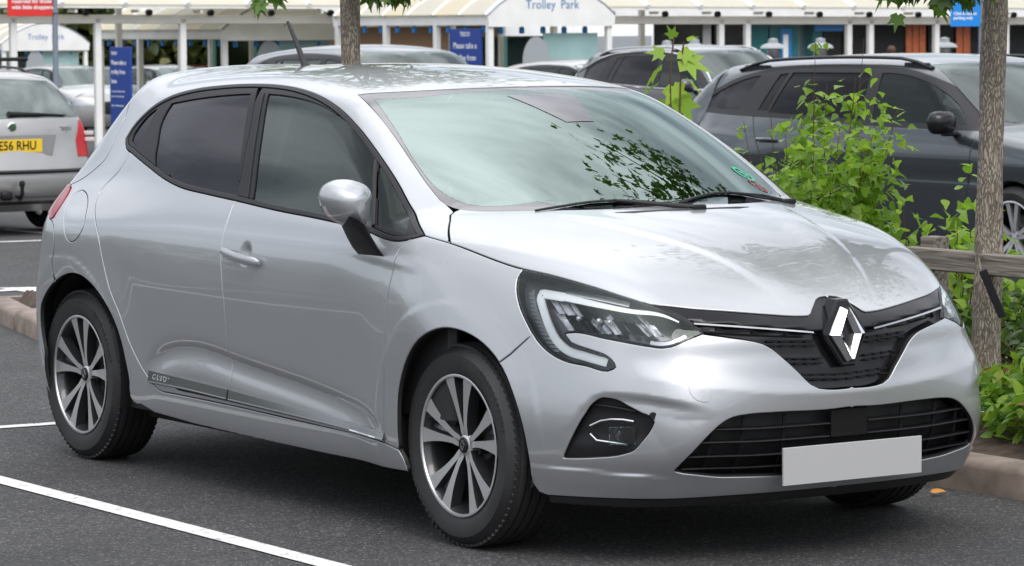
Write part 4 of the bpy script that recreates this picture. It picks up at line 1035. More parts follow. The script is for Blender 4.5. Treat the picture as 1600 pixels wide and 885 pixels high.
# split the frame area at the B pillar shut line
q=DSEC.uv(ring_in);bq=DSEC.uv(bp_);m=len(ring_in)
xs=np.interp(ring_in[:,2],bp_[::-1,2],bp_[::-1,0])
front=[];rear=[]
seqF=ring_in[ring_in[:,0]>xs];seqR=ring_in[ring_in[:,0]<=xs]
def order(sq,full):
    idx=[i for i in range(len(full)) if any((full[i]==s_).all() for s_ in sq)]
    # rotate so the run is contiguous
    br_=[k for k in range(len(idx)) if (idx[k]-idx[k-1])%len(full)!=1]
    k=br_[0] if br_ else 0;return np.array([full[i] for i in idx[k:]+idx[:k]])
sF=order(seqF,ring_in);sR=order(seqR,ring_in)
def closeb(sq):
    # add B pillar points between last and first
    zt,zb=sq[0][2],sq[-1][2];zz=np.linspace(zb,zt,8)[1:-1]
    return np.concatenate([sq,np.array([[np.interp(z_,bp_[::-1,2],bp_[::-1,0]),0,z_] for z_ in zz])])
def fixy(L):
    L=np.array(L);o=L.copy();b=np.abs(L[:,1])<1e-6
    if b.any():
        r=SIDE.lift(np.stack([L[b,0],L[b,2]],1),F_);o[b]=r
    return o
LF=fixy(closeb(sF));LR=fixy(closeb(sR))
tf=panel('window_frame',F_,DSEC,LF,M['trim_black'],df[0],holes=[gf,gf2],h=.012,gap=.001,off=-.001,depth=.012,cham=.0015);mirror_obj(tf,df[1])
tr=panel('window_frame',F_,DSEC,LR,M['trim_black'],dr[0],holes=[gr,gq],h=.012,gap=.001,off=-.001,depth=.012,cham=.0015);mirror_obj(tr,dr[1])
for L,mat,par in ((gf,'glass',df),(gf2,'glass',df),(gr,'glass_dark',dr),(gq,'glass_dark',dr)):
    o=panel('window',F_,DSEC,L,M[mat],par[0],h=.02,gap=-.003,off=-.0065,rim=False);mirror_obj(o,par[1])
# little ribs beside the glass
def rib_(P,wd,mat,par,off=.0):
    q=dens(np.array(P),.03,60);uv=DSEC.uv(q);T=np.gradient(uv,axis=0);T/=np.linalg.norm(T,axis=1)[:,None];Nn=np.stack([-T[:,1],T[:,0]],1);V=[]
    for s_,o_ in ((-.5,off-.004),(-.3,off+.0025),(.3,off+.0025),(.5,off-.004)):V.append(DSEC.lift(uv+Nn*wd*s_,lambda a,b,c,o_=o_:F_(a,b,c)-o_))
    V=np.stack(V,1).reshape(-1,3);n=len(q);mb=MB();mb.add(V,[(i*4+j,i*4+j+1,(i+1)*4+j+1,(i+1)*4+j) for i in range(n-1) for j in range(3)])
    o=mb.build('frame_rib',mat,par[0],auto=50);mirror_obj(o,par[1])
rib_([FT['glass_f'][0]+[-.03,0,0],FT['glass_f'][9]+[-.035,0,0],FT['glass_f'][8]+[-.035,0,.0]],.008,M['satin_black'],df)
rib_([gf2[0]*.5+FT['glass_f'][5]*.5,FT['glass_f2'][1]*.5+FT['glass_f'][6]*.5],.012,M['rubber'],df,.002)
# ---------------- windscreen
frit=dens(FT['frit'],.03);wl=join(ws_side,ws_bot[1:],wsb_c,wst_c,np.array(wst)[::-1])
fi=join(frit,P3((frit[-1][0]+.05,-.25,1.0)) if False else frit[-1:],)
fz=float(FT['frit'][-1][2]);
def wsp(x,y): 
    return TOP.lift(np.array([[x,y]]),F_)[0]
inner=[tuple(p) for p in frit]+[tuple(wsp(-.075,-.30)),tuple(wsp(-.055,-.1)),tuple(wsp(-.05,0)),tuple(wsp(-.84,0)),tuple(wsp(-.86,-.2)),tuple(wsp(-.90,-.42))]
inner=np.array(inner)
wsc=panel('windscreen',F_,TOP,inner,M['wind'],car,mirror=True,h=.03,gap=.0,off=-.003,rim=False)
fr_=join(frit[::-1],np.array(wst)[0:1]) if False else None
# black enamel border = windscreen outline minus the clear zone (butted)
bl=np.concatenate([ws_side,np.array(ws_bot[1:]),wsb_c,inner[len(frit)+2:len(frit)+3],inner[:len(frit)+2][::-1][0:0]]) if False else None
o1=[tuple(p) for p in np.array(wst)[::-1]]+[tuple(p) for p in ws_side[1:]]+[tuple(p) for p in ws_bot[1:]]+[tuple(wsb_c[0])]
i_=[tuple(p) for p in inner[:len(frit)+3]][::-1]+[tuple(p) for p in inner[len(frit)+3:]][::-1]
border=np.array(o1+i_+[tuple(wst_c[0])])
panel('windscreen_border',F_,TOP,border,M['frit'],wsc,mirror=True,h=.02,gap=.001,off=-.003,rim=False)
sens=FT['sensor'];sp=np.array([(-.80,-.13,0),(-.56,-.055,0),(-.56,.055,0),(-.80,.13,0)]);sp=TOP.lift(sp[:,:2],F_)
panel('sensor_housing',F_,TOP,sp,M['frit'],wsc,h=.03,gap=0,off=-.0015,rim=False)
for (c,mt,r_) in (((1130,244),'sticker_g',.042),((1152,263),'sticker_r',.036)):
    p={'sticker_g':(-.36,.515),'sticker_r':(-.30,.53)}[mt]
    mb=MB();n=24
    q=np.array([[p[0]+r_*math.cos(2*PI*i/n)*.8,p[1]+r_*math.sin(2*PI*i/n)] for i in range(n)])
    qi=np.array([[p[0]+r_*.72*math.cos(2*PI*i/n)*.8,p[1]+r_*.72*math.sin(2*PI*i/n)] for i in range(n)])
    V=np.concatenate([TOP.lift(q,lambda a,b,c:F_(a,b,c)+.001),TOP.lift(qi,lambda a,b,c:F_(a,b,c)+.001)])
    mb.add(V,[(i,(i+1)%n,n+(i+1)%n,n+i) for i in range(n)])
    w_=.30
    bars=[(-.45,-.12,.45,.12),(-.2,.22,.3,.42),(-.3,-.42,.2,-.22)] if mt=='sticker_g' else [(-.6,-.1,.6,.1),(-.1,-.6,.1,.6)]
    for (a,b_,c_,d_) in bars:
        q=np.array([[p[0]+r_*a*.8,p[1]+r_*b_],[p[0]+r_*c_*.8,p[1]+r_*b_],[p[0]+r_*c_*.8,p[1]+r_*d_],[p[0]+r_*a*.8,p[1]+r_*d_]])
        mb.add(TOP.lift(q,lambda a,b,c:F_(a,b,c)+.0005),[(0,1,2,3)])
    mb.build('windscreen_sticker',M[mt],wsc,fixn=False)
# rear window in the tailgate
rw=CYR.lift(np.array([(.02,1.10),(.30,1.10),(.27,1.20),(.16,1.30),(0.02,1.30)]),F_)
rwl=np.array([(-2.95,0,1.08),(-2.93,-.50,1.09),(-2.86,-.46,1.22),(-2.84,-.30,1.30),(-2.86,0,1.31)])
panel('rear_window',F_,CYR,rwl,M['glass_dark'],car,mirror=True,h=.05,gap=0,off=.003,rim=True)
# ---------------- door furniture
def hull_patch(name,P,mat,par): pass
def handle(par):
    mb=MB();xc,zc_=-1.272,.812;n=14;V=[];m_=10
    for i in range(n):
        t=i/(n-1);x=-1.398+.257*t;z=.829-.027*t
        bow=.040*math.sin(PI*min(1,max(0,(t*.9+.05))))**.45-.004
        r=.0165*(1-.25*abs(2*t-1)**6)*(.0 if False else 1)
        if i in(0,n-1): r*=.55
        y=-.868-bow
        for j in range(m_):
            a=2*PI*j/m_;V.append((x,y-.009*math.cos(a)*(r/.0165),z+r*math.sin(a)))
    F=[(i*m_+j,i*m_+(j+1)%m_,(i+1)*m_+(j+1)%m_,(i+1)*m_+j) for i in range(n-1) for j in range(m_)]+[tuple(range(m_)),tuple((n-1)*m_+j for j in range(m_))]
    mb.add(V,F);return mb.build('door_handle',M['silver'],par,auto=50)
h_=handle(df[0]);mirror_obj(h_,df[1])
rc=panel('handle_recess',f_body,SIDE,SIDE.lift(np.array([[-1.262+.050*math.cos(a),.825+.050*math.sin(a)] for a in np.linspace(0,2*PI,25)[:-1]]),f_body),M['mgrey'],df[0],h=.01,gap=0,rim=False,off=.0003,disp=lambda x,y,z:-.020*(1-np.hypot((x+1.262)/.05,(z-.825)/.05)**2)) if False else None
# rear door handle is hidden in the window frame on this model: a small recess lip on the C pillar
# sill mouldings
mt=D('mould_top');mm=D('mould_mid')
def mould(x0,x1,par):
    V=[];xs=np.linspace(x0,x1,24);mb=MB()
    for x in xs:
        zt=np.interp(x,mt[:,0],mt[:,2]);zm=np.interp(x,mm[:,0],mm[:,2])
        zb=np.interp(x,dens(FT['sill_top'],.03)[:,0],dens(FT['sill_top'],.03)[:,2])+.006
        if x<-1.75: zb=max(zb,zm-.012-.03*(x+2.0)/.25*0)
        for z_,o_ in ((zt,-.004),(zt-.001,.004),(zm,.010),(zm-.0005,.0125),(zm-.004,.0125),(zm-.005,.009),(zb,-.008)):
            V.append(SIDE.lift(np.array([[x,z_]]),lambda a,b,c,o_=o_:f_body(a,b,c)-det_soft(a,b,c)-o_)[0])
    n=len(xs);fm=[]
    for i in range(n-1):
        for j in range(6):
            mb.add([V[i*7+j],V[i*7+j+1],V[(i+1)*7+j+1],V[(i+1)*7+j]],[(0,1,2,3)],m={0:0,1:0,2:1,3:1,4:1,5:2}[j])
    o=mb.build('sill_moulding',[M['satin_chrome2'],M['chrome'],M['satin_black']],par[0],fixn=True)
    return o
def det_soft(a,b,c): return det(a,b,c)*.0
M['satin_chrome2']=pmat('brushed_dark_trim',(.30,.31,.32),.25,metal=1)
for x0,x1,par in ((-1.975,-1.398,dr),(-1.388,-.362,df)):
    o=mould(x0,x1,par);mirror_obj(o,par[1])
Mx=frame((-1.880,-.8725,.358),(1,0,-.02),(0,-1,.25))
text_obj('moulding_letters','CLIO',.026,M['satin_chrome'],dr[0],Mx,.0006,sp=1.6,sx=1.3)
# ---------------- door mirror
def mirror_unit(par):
    ctr=Vector((-.485,-.935,1.027));n_=Vector((.93,-.36,0)).normalized();t_=Vector((.36,.93,0)).normalized();up=Vector((0,0,1))
    OL=[(-.082,.018),(-.072,.046),(-.042,.068),(-.004,.0735),(.036,.066),(.068,.050),(.081,.032),(.078,-.012),(.072,-.056),(.062,-.080),(.044,-.082),(-.014,-.068),(-.056,-.042),(-.078,.000)]
    ol=dens(np.array(OL+[OL[0]]),.009,80)[:-1];n=len(ol);c0=np.array((.008,.004))
    S=[.02,.15,.3,.45,.6,.72,.82,.9,.96,1.0];V=[]
    for s_ in S:
        h=.078*(1-s_**2.7)
        for u,v in ol-c0:
            V.append(ctr+t_*float(c0[0]+u*s_)+up*float(c0[1]+v*s_)+n_*h)
    for (s_,h) in ((1.0,-.012),(.985,-.045),(.93,-.058),(.90,-.050),(.0001,-.046)):
        for u,v in ol-c0:V.append(ctr+t_*float(c0[0]+u*s_)+up*float(c0[1]+v*s_)+n_*h)
    R_=len(V)//n
    low=lambda j: (ol[j][1]<(-.006-.30*(ol[j][0]+.08)) ) if ol[j][0]<.066 else ol[j][1]<-.05
    parts={'mirror_cap':[], 'mirror_indicator':[], 'mirror_case':[],'mirror_glass':[]}
    for i in range(R_-1):
        for j in range(n):
            jj=(j+1)%n;f=(i*n+j,i*n+jj,(i+1)*n+jj,(i+1)*n+j);lw=low(j) and low(jj)
            if i>=R_-2:k='mirror_glass'
            elif i>=R_-4:k='mirror_case'
            elif lw and i>=9:k='mirror_case'
            elif lw and i>=7:k='mirror_indicator'
            else:k='mirror_cap'
            parts[k].append(f)
    parts['mirror_cap'].append(tuple(range(n))[::-1])
    for k,mt_ in (('mirror_cap','silver'),('mirror_indicator','clear_lamp'),('mirror_case','satin_black'),('mirror_glass','chrome')):
        mb=MB();mb.add(V,parts[k]);o=mb.build(k,M[mt_],par,smooth=True,fixn=True)
        import bmesh
        b=bmesh.new();b.from_mesh(o.data);bmesh.ops.delete(b,geom=[v for v in b.verts if not v.link_faces],context='VERTS');b.to_mesh(o.data);b.free()
    arm=MB();P=[(-.462,-.850,.855),(-.462,-.868,.872),(-.458,-.893,.905),(-.450,-.918,.940),(-.447,-.928,.965)]
    V=[];n=12
    for i,p in enumerate(P):
        t=i/(len(P)-1);ax=.082-.020*t;az=.046-.006*t
        for j in range(n):
            a=2*PI*j/n;V.append((p[0]+ax*math.copysign(abs(math.cos(a))**.7,math.cos(a)),p[1]-az*.8*math.sin(a),p[2]+az*.6*math.sin(a)))
    arm.add(V,[(i*n+j,i*n+(j+1)%n,(i+1)*n+(j+1)%n,(i+1)*n+j) for i in range(len(P)-1) for j in range(n)]+[tuple(range(n)),tuple((len(P)-1)*n+j for j in range(n))])
    arm.build('mirror_arm',M['satin_black'],par,auto=50)
wm=bpy.data.objects.new('wing_mirror',None);link(wm,car)
mirror_unit(wm)
wm2=bpy.data.objects.new('wing_mirror',None);link(wm2,car)
for ch in list(wm.children):mirror_obj(ch,wm2)
wm2.location=(-.70,.850,-.035);wm2.rotation_euler=(0,0,math.radians(66))   # far mirror folded back
_inv=(Matrix.Translation(wm2.location)@Matrix.Rotation(math.radians(66),4,'Z')).inverted()
for ch in wm2.children:
    ch.data.transform(Matrix.Translation((0,0,0))@_inv@Matrix.Translation((-.13,-.03,-.04)) if 'arm' in ch.name else Matrix.Translation((.46,-.885,0)))
# ---------------- wipers, cowl, aerial
cw=MB()
ww=dens(FT['wiper'][:3],.03)
def wp(x,y,dz): p=TOP.lift(np.array([[x,y]]),F_)[0];return (p[0],p[1],p[2]+dz)
cow=MB();pth=[wp(-.13,-.52,-.018),wp(-.04,-.4,-.010),wp(.02,-.2,-.004),wp(.035,0,-.004),wp(.02,.2,-.004),wp(-.04,.4,-.010),wp(-.13,.52,-.018)]
cow.tube(pth,.014,8,flat=.5);cow.build('cowl_panel',M['black_plastic'],car,auto=60)
for (A_,B_) in (((-.16,-.46),(-.015,.06)),((-.06,.02),(-.20,.56))):
    mb=MB();n=12;P=[]
    for i in range(n):
        t=i/(n-1);x=A_[0]+(B_[0]-A_[0])*t-.03*math.sin(PI*t);y=A_[1]+(B_[1]-A_[1])*t;P.append(wp(x+.022,y,.003))
    mb.tube(P,[.003]+[.0045]*(n-2)+[.003],6);w_=mb.build('wiper',M['satin_black'],car,auto=50)
    mb=MB();mb.tube([wp(B_[0]+.05,B_[1],.0),wp(B_[0]+.02,B_[1]-.10,.007),wp((A_[0]+B_[0])/2+.0,(A_[1]+B_[1])/2,.008)],[.009,.0065,.0045],8);mb.build('wiper_arm',M['satin_black'],w_,auto=50)
    mb=MB();mb.box(wp(B_[0]+.045,B_[1]-.02,.004),(.030,.055,.018),bev=.005);mb.build('wiper_pivot',M['satin_black'],w_)
mb=MB();bx=bp_ae=np.array((-2.36,0.0,1.418));mb.tube([tuple(bx),tuple(bx+[-.02,0,.025]),tuple(bx+[-.075,0,.10]),tuple(bx+[-.135,.0,.172])],[.020,.012,.009,.006],8)
mb.build('aerial',M['rubber'],car,auto=60)
# ---------------- inner shell, underbody, wheel wells, cabin
MI=M['dark_in']
floor=MB();floor.box((-1.35,0,.20),(3.3,1.40,.05));floor.box((.42,0,.25),(.30,1.16,.16));floor.box((-1.3,0,.36),(1.9,1.60,.28))
floor.box((.02,0,.62),(.60,1.16,.30));floor.box((-2.55,0,.55),(.95,1.16,.6))
floor.build('underbody',MI,car)
for cx in (0.,-2.583):
    for s in(-1,1):
        mb=MB();N=28;V=[];A=np.linspace(-.30,PI+.30,N);Rr=.352
        for a in A:
            for yy in (.845-.05*max(0,math.cos(a) if cx==0 else -math.cos(a)),.60):V.append((cx+Rr*math.cos(a),s*yy,.322+Rr*math.sin(a)))
        V2=[(cx,s*.60,.335)]
        F=[(2*i,2*i+1,2*i+3,2*i+2) for i in range(N-1)]
        b_=len(V);F+=[(2*i+1,b_,2*i+3) for i in range(N-1)]
        mb.add(V+V2,F);mb.build('wheel_liner',M['liner'],car,smooth=True,fixn=False)
mb=MB()
mb.box((-.33,0,.86),(.62,1.40,.20),bev=.06);mb.box((-.55,-.34,.93),(.28,.36,.07),bev=.03)
mb.build('dashboard',M['black_plastic'],car,auto=60)
mb=MB();mb.lathe([(.185*1,0),(.176,.012),(.165,0),(.176,-.012)],40,'x',closed=True)
for a in (0,PI,-PI/2):mb.tube([(0,0,0),(0.0,.175*math.cos(a),.175*math.sin(a))],.014,6)
mb.lathe([(0,.02),(.05,.018),(.06,-.01),(0,-.02)],20,'x')
sw=mb.build('steering_wheel',M['satin_black'],car,auto=60);sw.location=(-.68,-.36,.93);sw.rotation_euler=(0,-.35,0)
def seat(x,y,par):
    r=bpy.data.objects.new('seat',None);link(r,par);r.location=(x,y,0)
    mb=MB();mb.box((.02,0,.52),(.50,.50,.16),bev=.05);mb.build('seat_cushion',M['seat'],r,auto=60)
    mb=MB();mb.box((0,0,.30),(.13,.50,.60),bev=.05);o=mb.build('backrest',M['seat'],r,auto=60);o.data.transform(Matrix.Translation((-.22,0,.54))@Matrix.Rotation(-.30,4,'Y'))
    mb=MB();mb.box((0,0,0),(.09,.25,.18),bev=.035);o=mb.build('headrest',M['seat'],r,auto=60);o.data.transform(Matrix.Translation((-.42,0,1.20))@Matrix.Rotation(-.2,4,'Y'))
    return r
seat(-1.15,-.36,car);seat(-1.15,.36,car)
mb=MB();mb.box((-2.12,0,.60),(.5,1.3,.18),bev=.06);mb.box((-2.40,0,.86),(.14,1.3,.55),bev=.05,rot=Matrix.Rotation(-.3,3,'Y'))
for y in(-.42,0,.42):mb.box((-2.50,y,1.16),(.08,.24,.12),bev=.03)
mb.build('rear_bench',M['seat'],car,auto=60)
mb=MB();mb.box((-.76,0,1.285),(.02,.22,.065),bev=.008);mb.build('rear_view_mirror',M['satin_black'],car)
# headliner and inner pillars (dark) a little inside the skin
lin=np.array([tuple(p) for p in np.array(wst)])
hl_loop=np.concatenate([dens(np.array([(-1.02,-.50,1.3),(-1.5,-.50,1.35),(-2.1,-.50,1.33),(-2.65,-.48,1.28)]),.1),np.array([(-2.68,0,1.3),(-.93,0,1.3)])])
hlp=panel('headliner',F_,TOP,hl_loop,pmat('headliner_cloth',(.30,.30,.29),.95),car,mirror=True,h=.08,gap=0,off=-.03,rim=False)
for yz in (1,-1):
    mb=MB();mb.box((-1.2,yz*.80,.62),(2.3,.05,.52),bev=.02);mb.build('door_lining',M['black_plastic'],car)
    mb=MB();mb.box((-1.5,yz*.63,1.08),(.10,.04,.56),rot=Matrix.Rotation(yz*.32,3,'X'),bev=.01);mb.build('belt_pillar',M['black_plastic'],car)
# inner skin behind the shut lines
def innerskin(x0,x1,name):
    pass
inl=np.array([(.36,-.86,.25),(.36,-.87,.60),(.30,-.83,.83),(.45,-.70,.80),(.66,-.42,.74),(.74,0,.72),(.78,0,.23),(.60,-.62,.23)])
panel('crash_panel',f_body,CYF,inl,MI,car,mirror=True,h=.05,gap=0,off=-.075,rim=False)
# wheels
for x,y,far in ((0,-.740,False),(-2.583,-.740,False),(0,.740,True),(-2.583,.740,True)):
    make_wheel(car,(x,y,.3105),far,letters=True)

# ------------------------------------------------------------ other parked cars (same technique, own shapes)
def ground_z(x,y):
    d=(x-CAM_LOC[0])*-.8376+(y-CAM_LOC[1])*.5477
    return -.0131*max(0.,d-13.)
def bg_body(P):
    hood=Sp(P['hood']);roof=Sp(P['roof']);fr=Sp(P['front']);re=Sp(P['rear']);sy=P['w']/1.798;szz=P.get('sz',1.0);wb=P['wb'];w0,w1=P['ws']
    def f(x,y,z):
        x,y,z=np.broadcast_arrays(np.asarray(x,float),np.asarray(y,float),np.asarray(z,float))
        ay=abs(y)/sy;xn=np.where(x>0,x*.83/P['fo'],x*2.583/wb);zz=z/szz
        Fs=zs_prof(zz)+(1-ss(zz,.8,1.15))*taperL(np.where(x>0,xn,np.maximum(xn,-3.15)))*.8+ss(zz,.8,1.15)*taperU(np.maximum(xn,-3.1))*P.get('tu',.6)
        for cx in(0,-wb):Fs=Fs+arch(x,z,cx)
        zc=P.get('zc',.62*szz)
        Fs=Fs-.008*ss(z-zc,-.01,.02)*(1-ss(z,zc+.02,zc+.16))
        s=ay-Fs
        hd=hood(x)-.07*(ay/.75)**2.2
        t_=x-w0[0]+.22*(ay/.6)**2
        wsf=w0[1]-(w0[1]-w1[1])/(w1[0]-w0[0])*t_
        rf=roof(x)-.045*(ay/.55)**2.3
        T=smax(hd,smin(wsf,rf,.05),.02)
        g=smax(s,(z-T)*.92,.12)
        g=smax(g,(x-fr(z)+.15*(ay/.6)**2.3)*.92,.2)
        g=smax(g,(re(z)+.09*(ay/.6)**2.3-x)*.92,.12)
        return smax(g,.17-z,.06)
    return f
def bg_car(name,label,P,paint,loc,heading,group='cars parked in the other bays',detail=1,glass='glass',h=.045,rails=None,chrome_dlo=False,rim_style=True):
    root=empty(name,loc,heading,label,'car',group);fn=bg_body(P);wb=P['wb']
    sec=Dom('sec',z0=.62);side=Dom('side');top=Dom('top')
    xr=P['xr'];xf=P['xf']
    def L(pts,hh=.06,c=60):
        q=dens(np.array([(a,b,0) for a,b in pts]+[(pts[0][0],pts[0][1],0)]),hh,c)[:-1,:2];return side.lift(q,fn)
    dlo=L(P['dlo'],.05)
    arc=[]
    def archpts(cx,r=.355,n=16,a0=0.,a1=PI):
        return [(cx+r*math.cos(a),.335+r*math.sin(a)) for a in np.linspace(a0,a1,n)]
    zb=.20
    bottom=[(xf,zb)] 
    low=[(xf,zb+.0)]+[(.36,zb)]*0+[(.40,zb)]+archpts(0.)+[(-.40,zb),(-wb+.40,zb)]+archpts(-wb)+[(-wb-.40,zb),(xr,zb)]
    low=[p for p in low if p[0]>=xr-.001]
    low3=side.lift(np.array([(a,max(b,zb)) for a,b in low]),fn)
    # rear edge up to the roof centre, forward along the roof/bonnet centre, down the front edge
    zr=float(Sp(P['roof'])(xr)); 
    def edge(x,n=7):
        a=np.linspace(math.atan2(.8,-.35),0,n)*sec.S
        return sec.lift(np.stack([np.full(n,x),a],1),fn)
    eb=edge(xr);ef=edge(xf)
    eb=eb[eb[:,2]>.3];ef=ef[ef[:,2]>.3];eb[-1,1]=0;ef[-1,1]=0
    outer=np.concatenate([low3,eb,ef[::-1]])
    # windscreen outline in plan
    w0,w1=P['ws']
    wp_=np.array([(w1[0]-.06-.22*.0,-.0)])
    xs0,xs1=w0[0],w1[0]
    wl=[(xs0-.03-.22*(.56/.6)**2,-.53),(xs0-.0-.22*.25,-.30),(xs0-.01,-.02),(xs0-.01,0)]
    def edge_y(x):  # where the windscreen meets the pillar
        return P.get('wy0',.545)+(P.get('wy1',.70)-P.get('wy0',.545))*np.clip((x-(xs0-.2))/((xs1-.25)-(xs0-.2)),0,1)
    xsA=np.linspace(xs0-.20,xs1-.30,6)
    wloop=[(xs0+.03,0),(xs0-.02,-.25)]+[(x,-edge_y(x)) for x in xsA]+[(xs1-.16,-.55),(xs1-.07,-.30),(xs1-.04,0)]
    wl3=top.lift(np.array(wloop),fn)
    body=panel('body_shell',fn,sec,outer,paint,root,holes=[dlo],h=h,gap=0,mirror=True,rim=True,depth=.03,cham=.004)
    wsp_=panel('windscreen',fn,top,wl3,M['bg_wind'],root,h=.09,gap=.0,off=.003,mirror=True,rim=True,depth=.006,cham=.001)
    wi=wl3.copy();cen=np.array([wl3[:,0].mean(),0,0]);
    for yz,nm in ((1,'window_frame'),):
        fr_=panel('window_frame',fn,sec,dlo,M['satin_black' if not chrome_dlo else 'satin_black'],root,holes=[L(w_) for w_ in P['wins']],h=.06,gap=.002,off=-.002,rim=True,both=True,depth=.012)
        for w_ in P['wins']:
            gm=M[glass] if w_ is not P['wins'][-1] else M['glass']
            panel('window',fn,sec,L(w_),gm,root,h=.08,gap=-.004,off=-.008,rim=False,both=True)
    if chrome_dlo:
        for s_ in(1,-1):
            mb=MB();mb.tube([(p[0],p[1]*s_-s_*.004,p[2]) for p in np.concatenate([dlo,dlo[:1]])],.011,6,cap=False);mb.build('chrome_trim',M['chrome'],root,auto=50)
    # front and rear ends
    cf=Dom('cyl',c=xf-.75,sg=1);cr=Dom('cyl',c=xr+.8,sg=-1)
    zf=float(ef[-1][2]);
    fe=np.concatenate([ef,[(P['nose'][0],0,P['nose'][1])],[(fr0,0,zb) for fr0 in (float(Sp(P['front'])(zb)),)],cf.lift(np.stack([np.linspace(0.05,1.0,6),np.full(6,zb)],1),fn)[:-1],low3[:1]])
    panel('front_bumper',fn,cf,join(fe),paint,root,h=h,mirror=True,gap=.002)
    re_=np.concatenate([eb,[(float(Sp(P['rear'])(.9)),0,.9),(float(Sp(P['rear'])(zb)),0,zb)],cr.lift(np.stack([np.linspace(0.05,.9,5),np.full(5,zb)],1),fn),low3[-1:]])
    tg=panel('tailgate',fn,cr,join(re_),paint,root,h=h,mirror=True,gap=.002)
    # lamps
    def cylp(dom,pts,off,mat,nm,both_=True):
        q=np.array(pts,float)*[dom.S,1];Lp=dom.lift(q,fn)
        return panel(nm,fn,dom,Lp,mat,root,h=.05,gap=0,off=off,rim=True,both=both_,depth=.012,cham=.002)
    cylp(cf,P['lamp'],.004,M['lamp_glass'],'headlight');cylp(cf,P['lamp'],.002,M['satin_chrome'],'lamp_reflector')
    cylp(cr,P['tail'],.006,M['red_lamp2'],'tail_light')
    g_=cf.lift(np.array(P['grille'],float)*[cf.S,1],fn);panel('grille',fn,cf,g_,M['satin_black'],root,h=.06,gap=0,off=.004,mirror=True,rim=True,depth=.01)
    if 'rglass' in P:
        g_=cr.lift(np.array(P['rglass'],float)*[cr.S,1],fn);panel('rear_window',fn,cr,g_,M['rear_glass'],root,h=.06,gap=0,off=.004,mirror=True,rim=True,depth=.01)
    # shut lines: no gaps cut; dark tubes a hair proud stand in for their shade
    for ln in P.get('shuts',[]):
        for s_ in (1,-1):
            q=side.lift(dens(np.array([(a,b,0) for a,b in ln]),.05,50)[:,:2],lambda a,b,c:fn(a,b,c)-.0008);mb=MB()
            mb.tube([(p[0],p[1]*s_,p[2]) for p in q],.0032,5);mb.build('dark_shut_line',M['rubber'],root)
    for (a,b) in P.get('handles',[]):
        for s_ in(1,-1):
            p=side.lift(np.array([[a,b]]),fn)[0];mb=MB();mb.box((p[0],(p[1]-.022)*s_,p[2]),(.20,.022,.028),bev=.009);mb.build('door_handle',paint,root,auto=50)
    # mirrors
    mx,mz=P['mirror']
    for s_ in(-1,1):
        p=side.lift(np.array([[mx,mz-.08]]),fn)[0];mb=MB();V=[];n=14;m_=10
        for i in range(m_+1):
            b=-PI/2+PI*i/m_
            for j in range(n):
                a=2*PI*j/n;ca,sa=math.cos(a),math.sin(a)
                V.append((mx+.02+.075*math.cos(b)**.6*ca*(1 if ca>0 else .45),s_*(abs(p[1])+.13)+.115*math.cos(b)**.5*sa,mz+.02+.075*math.sin(b)))
        mb.add(V,[(i*n+j,i*n+(j+1)%n,(i+1)*n+(j+1)%n,(i+1)*n+j) for i in range(m_) for j in range(n)])
        mb.build('wing_mirror',P.get('mmat',paint),root,smooth=True)
        mb=MB();mb.box((mx,s_*(abs(p[1])+.04),mz-.05),(.07,.11,.035),bev=.01);mb.build('mirror_arm',M['satin_black'],root)
    if rails:
        for s_ in(1,-1):
            P_=[];x0,x1=rails;n=14
            for i in range(n):
                x=x0+(x1-x0)*i/(n-1);e=min(i,n-1-i);yy=.565*P['w']/1.798;zt=top.lift(np.array([[x,-yy]]),fn)[0][2];P_.append((x,s_*yy,zt+[.004,.03,.045][min(e,2)]))
            mb=MB();mb.tube(P_,.017,8,flat=.7);mb.build('roof_rail',P.get('railmat',M['satin_black']),root,auto=60)
            mb=MB();mb.box((x1-.16,s_*yy,P_[-2][2]-.03),(.26,.022,.05),bev=.008);mb.build('rail_foot',M['satin_black'],root);mb=MB();mb.box((x0+.2,s_*yy,P_[1][2]-.03),(.30,.022,.05),bev=.008);mb.build('rail_foot',M['satin_black'],root)
    mb=MB();mb.box((-wb/2,0,.28),(wb+.9,1.25,.16));mb.box((-wb/2,0,.45),(wb-.75,1.5,.34));mb.box((.1,0,.62),(.7,1.1,.3));mb.build('underbody',M['dark_in'],root)
    mb=MB();zd=P['dlo'][0][1]-.06;mb.box((w0[0]+.62,0,zd-.05),(.5,1.3,.12),bev=.03)
    for (sx_,sy_) in ((-.55*wb+.05,.36),(-.55*wb+.05,-.36)):mb.box((sx_,sy_,.75),(.16,.46,.75),bev=.05);mb.box((sx_-.06,sy_,1.17),(.09,.24,.16),bev=.03)
    mb.box((-wb+.15,0,.75),(.16,1.25,.75),bev=.05)
    for y_ in(-.4,0,.4):mb.box((-wb+.1,y_,1.16),(.08,.22,.12),bev=.03)
    mb.build('cabin_seats',M['seat'],root,auto=60)
    for s_ in (1,-1):
        for cx in (0,-wb):
            mb=MB();N=20;V=[];Rr=.350
            for a in np.linspace(-.3,PI+.3,N):
                for yy in (P['w']/2-.075,.55):V.append((cx+Rr*math.cos(a),s_*yy,.33+Rr*math.sin(a)))
            b_=len(V);V.append((cx,s_*.55,.33))
            mb.add(V,[(2*i,2*i+1,2*i+3,2*i+2) for i in range(N-1)]+[(2*i+1,b_,2*i+3) for i in range(N-1)]);mb.build('wheel_liner',M['liner'],root,smooth=True,fixn=False)
    for i,(cx,s_) in enumerate(((0,-1),(-wb,-1),(0,1),(-wb,1))):
        simple_wheel(root,(cx,s_*(P['w']/2-.115),.325),s_>0)
    return root
_sw={}
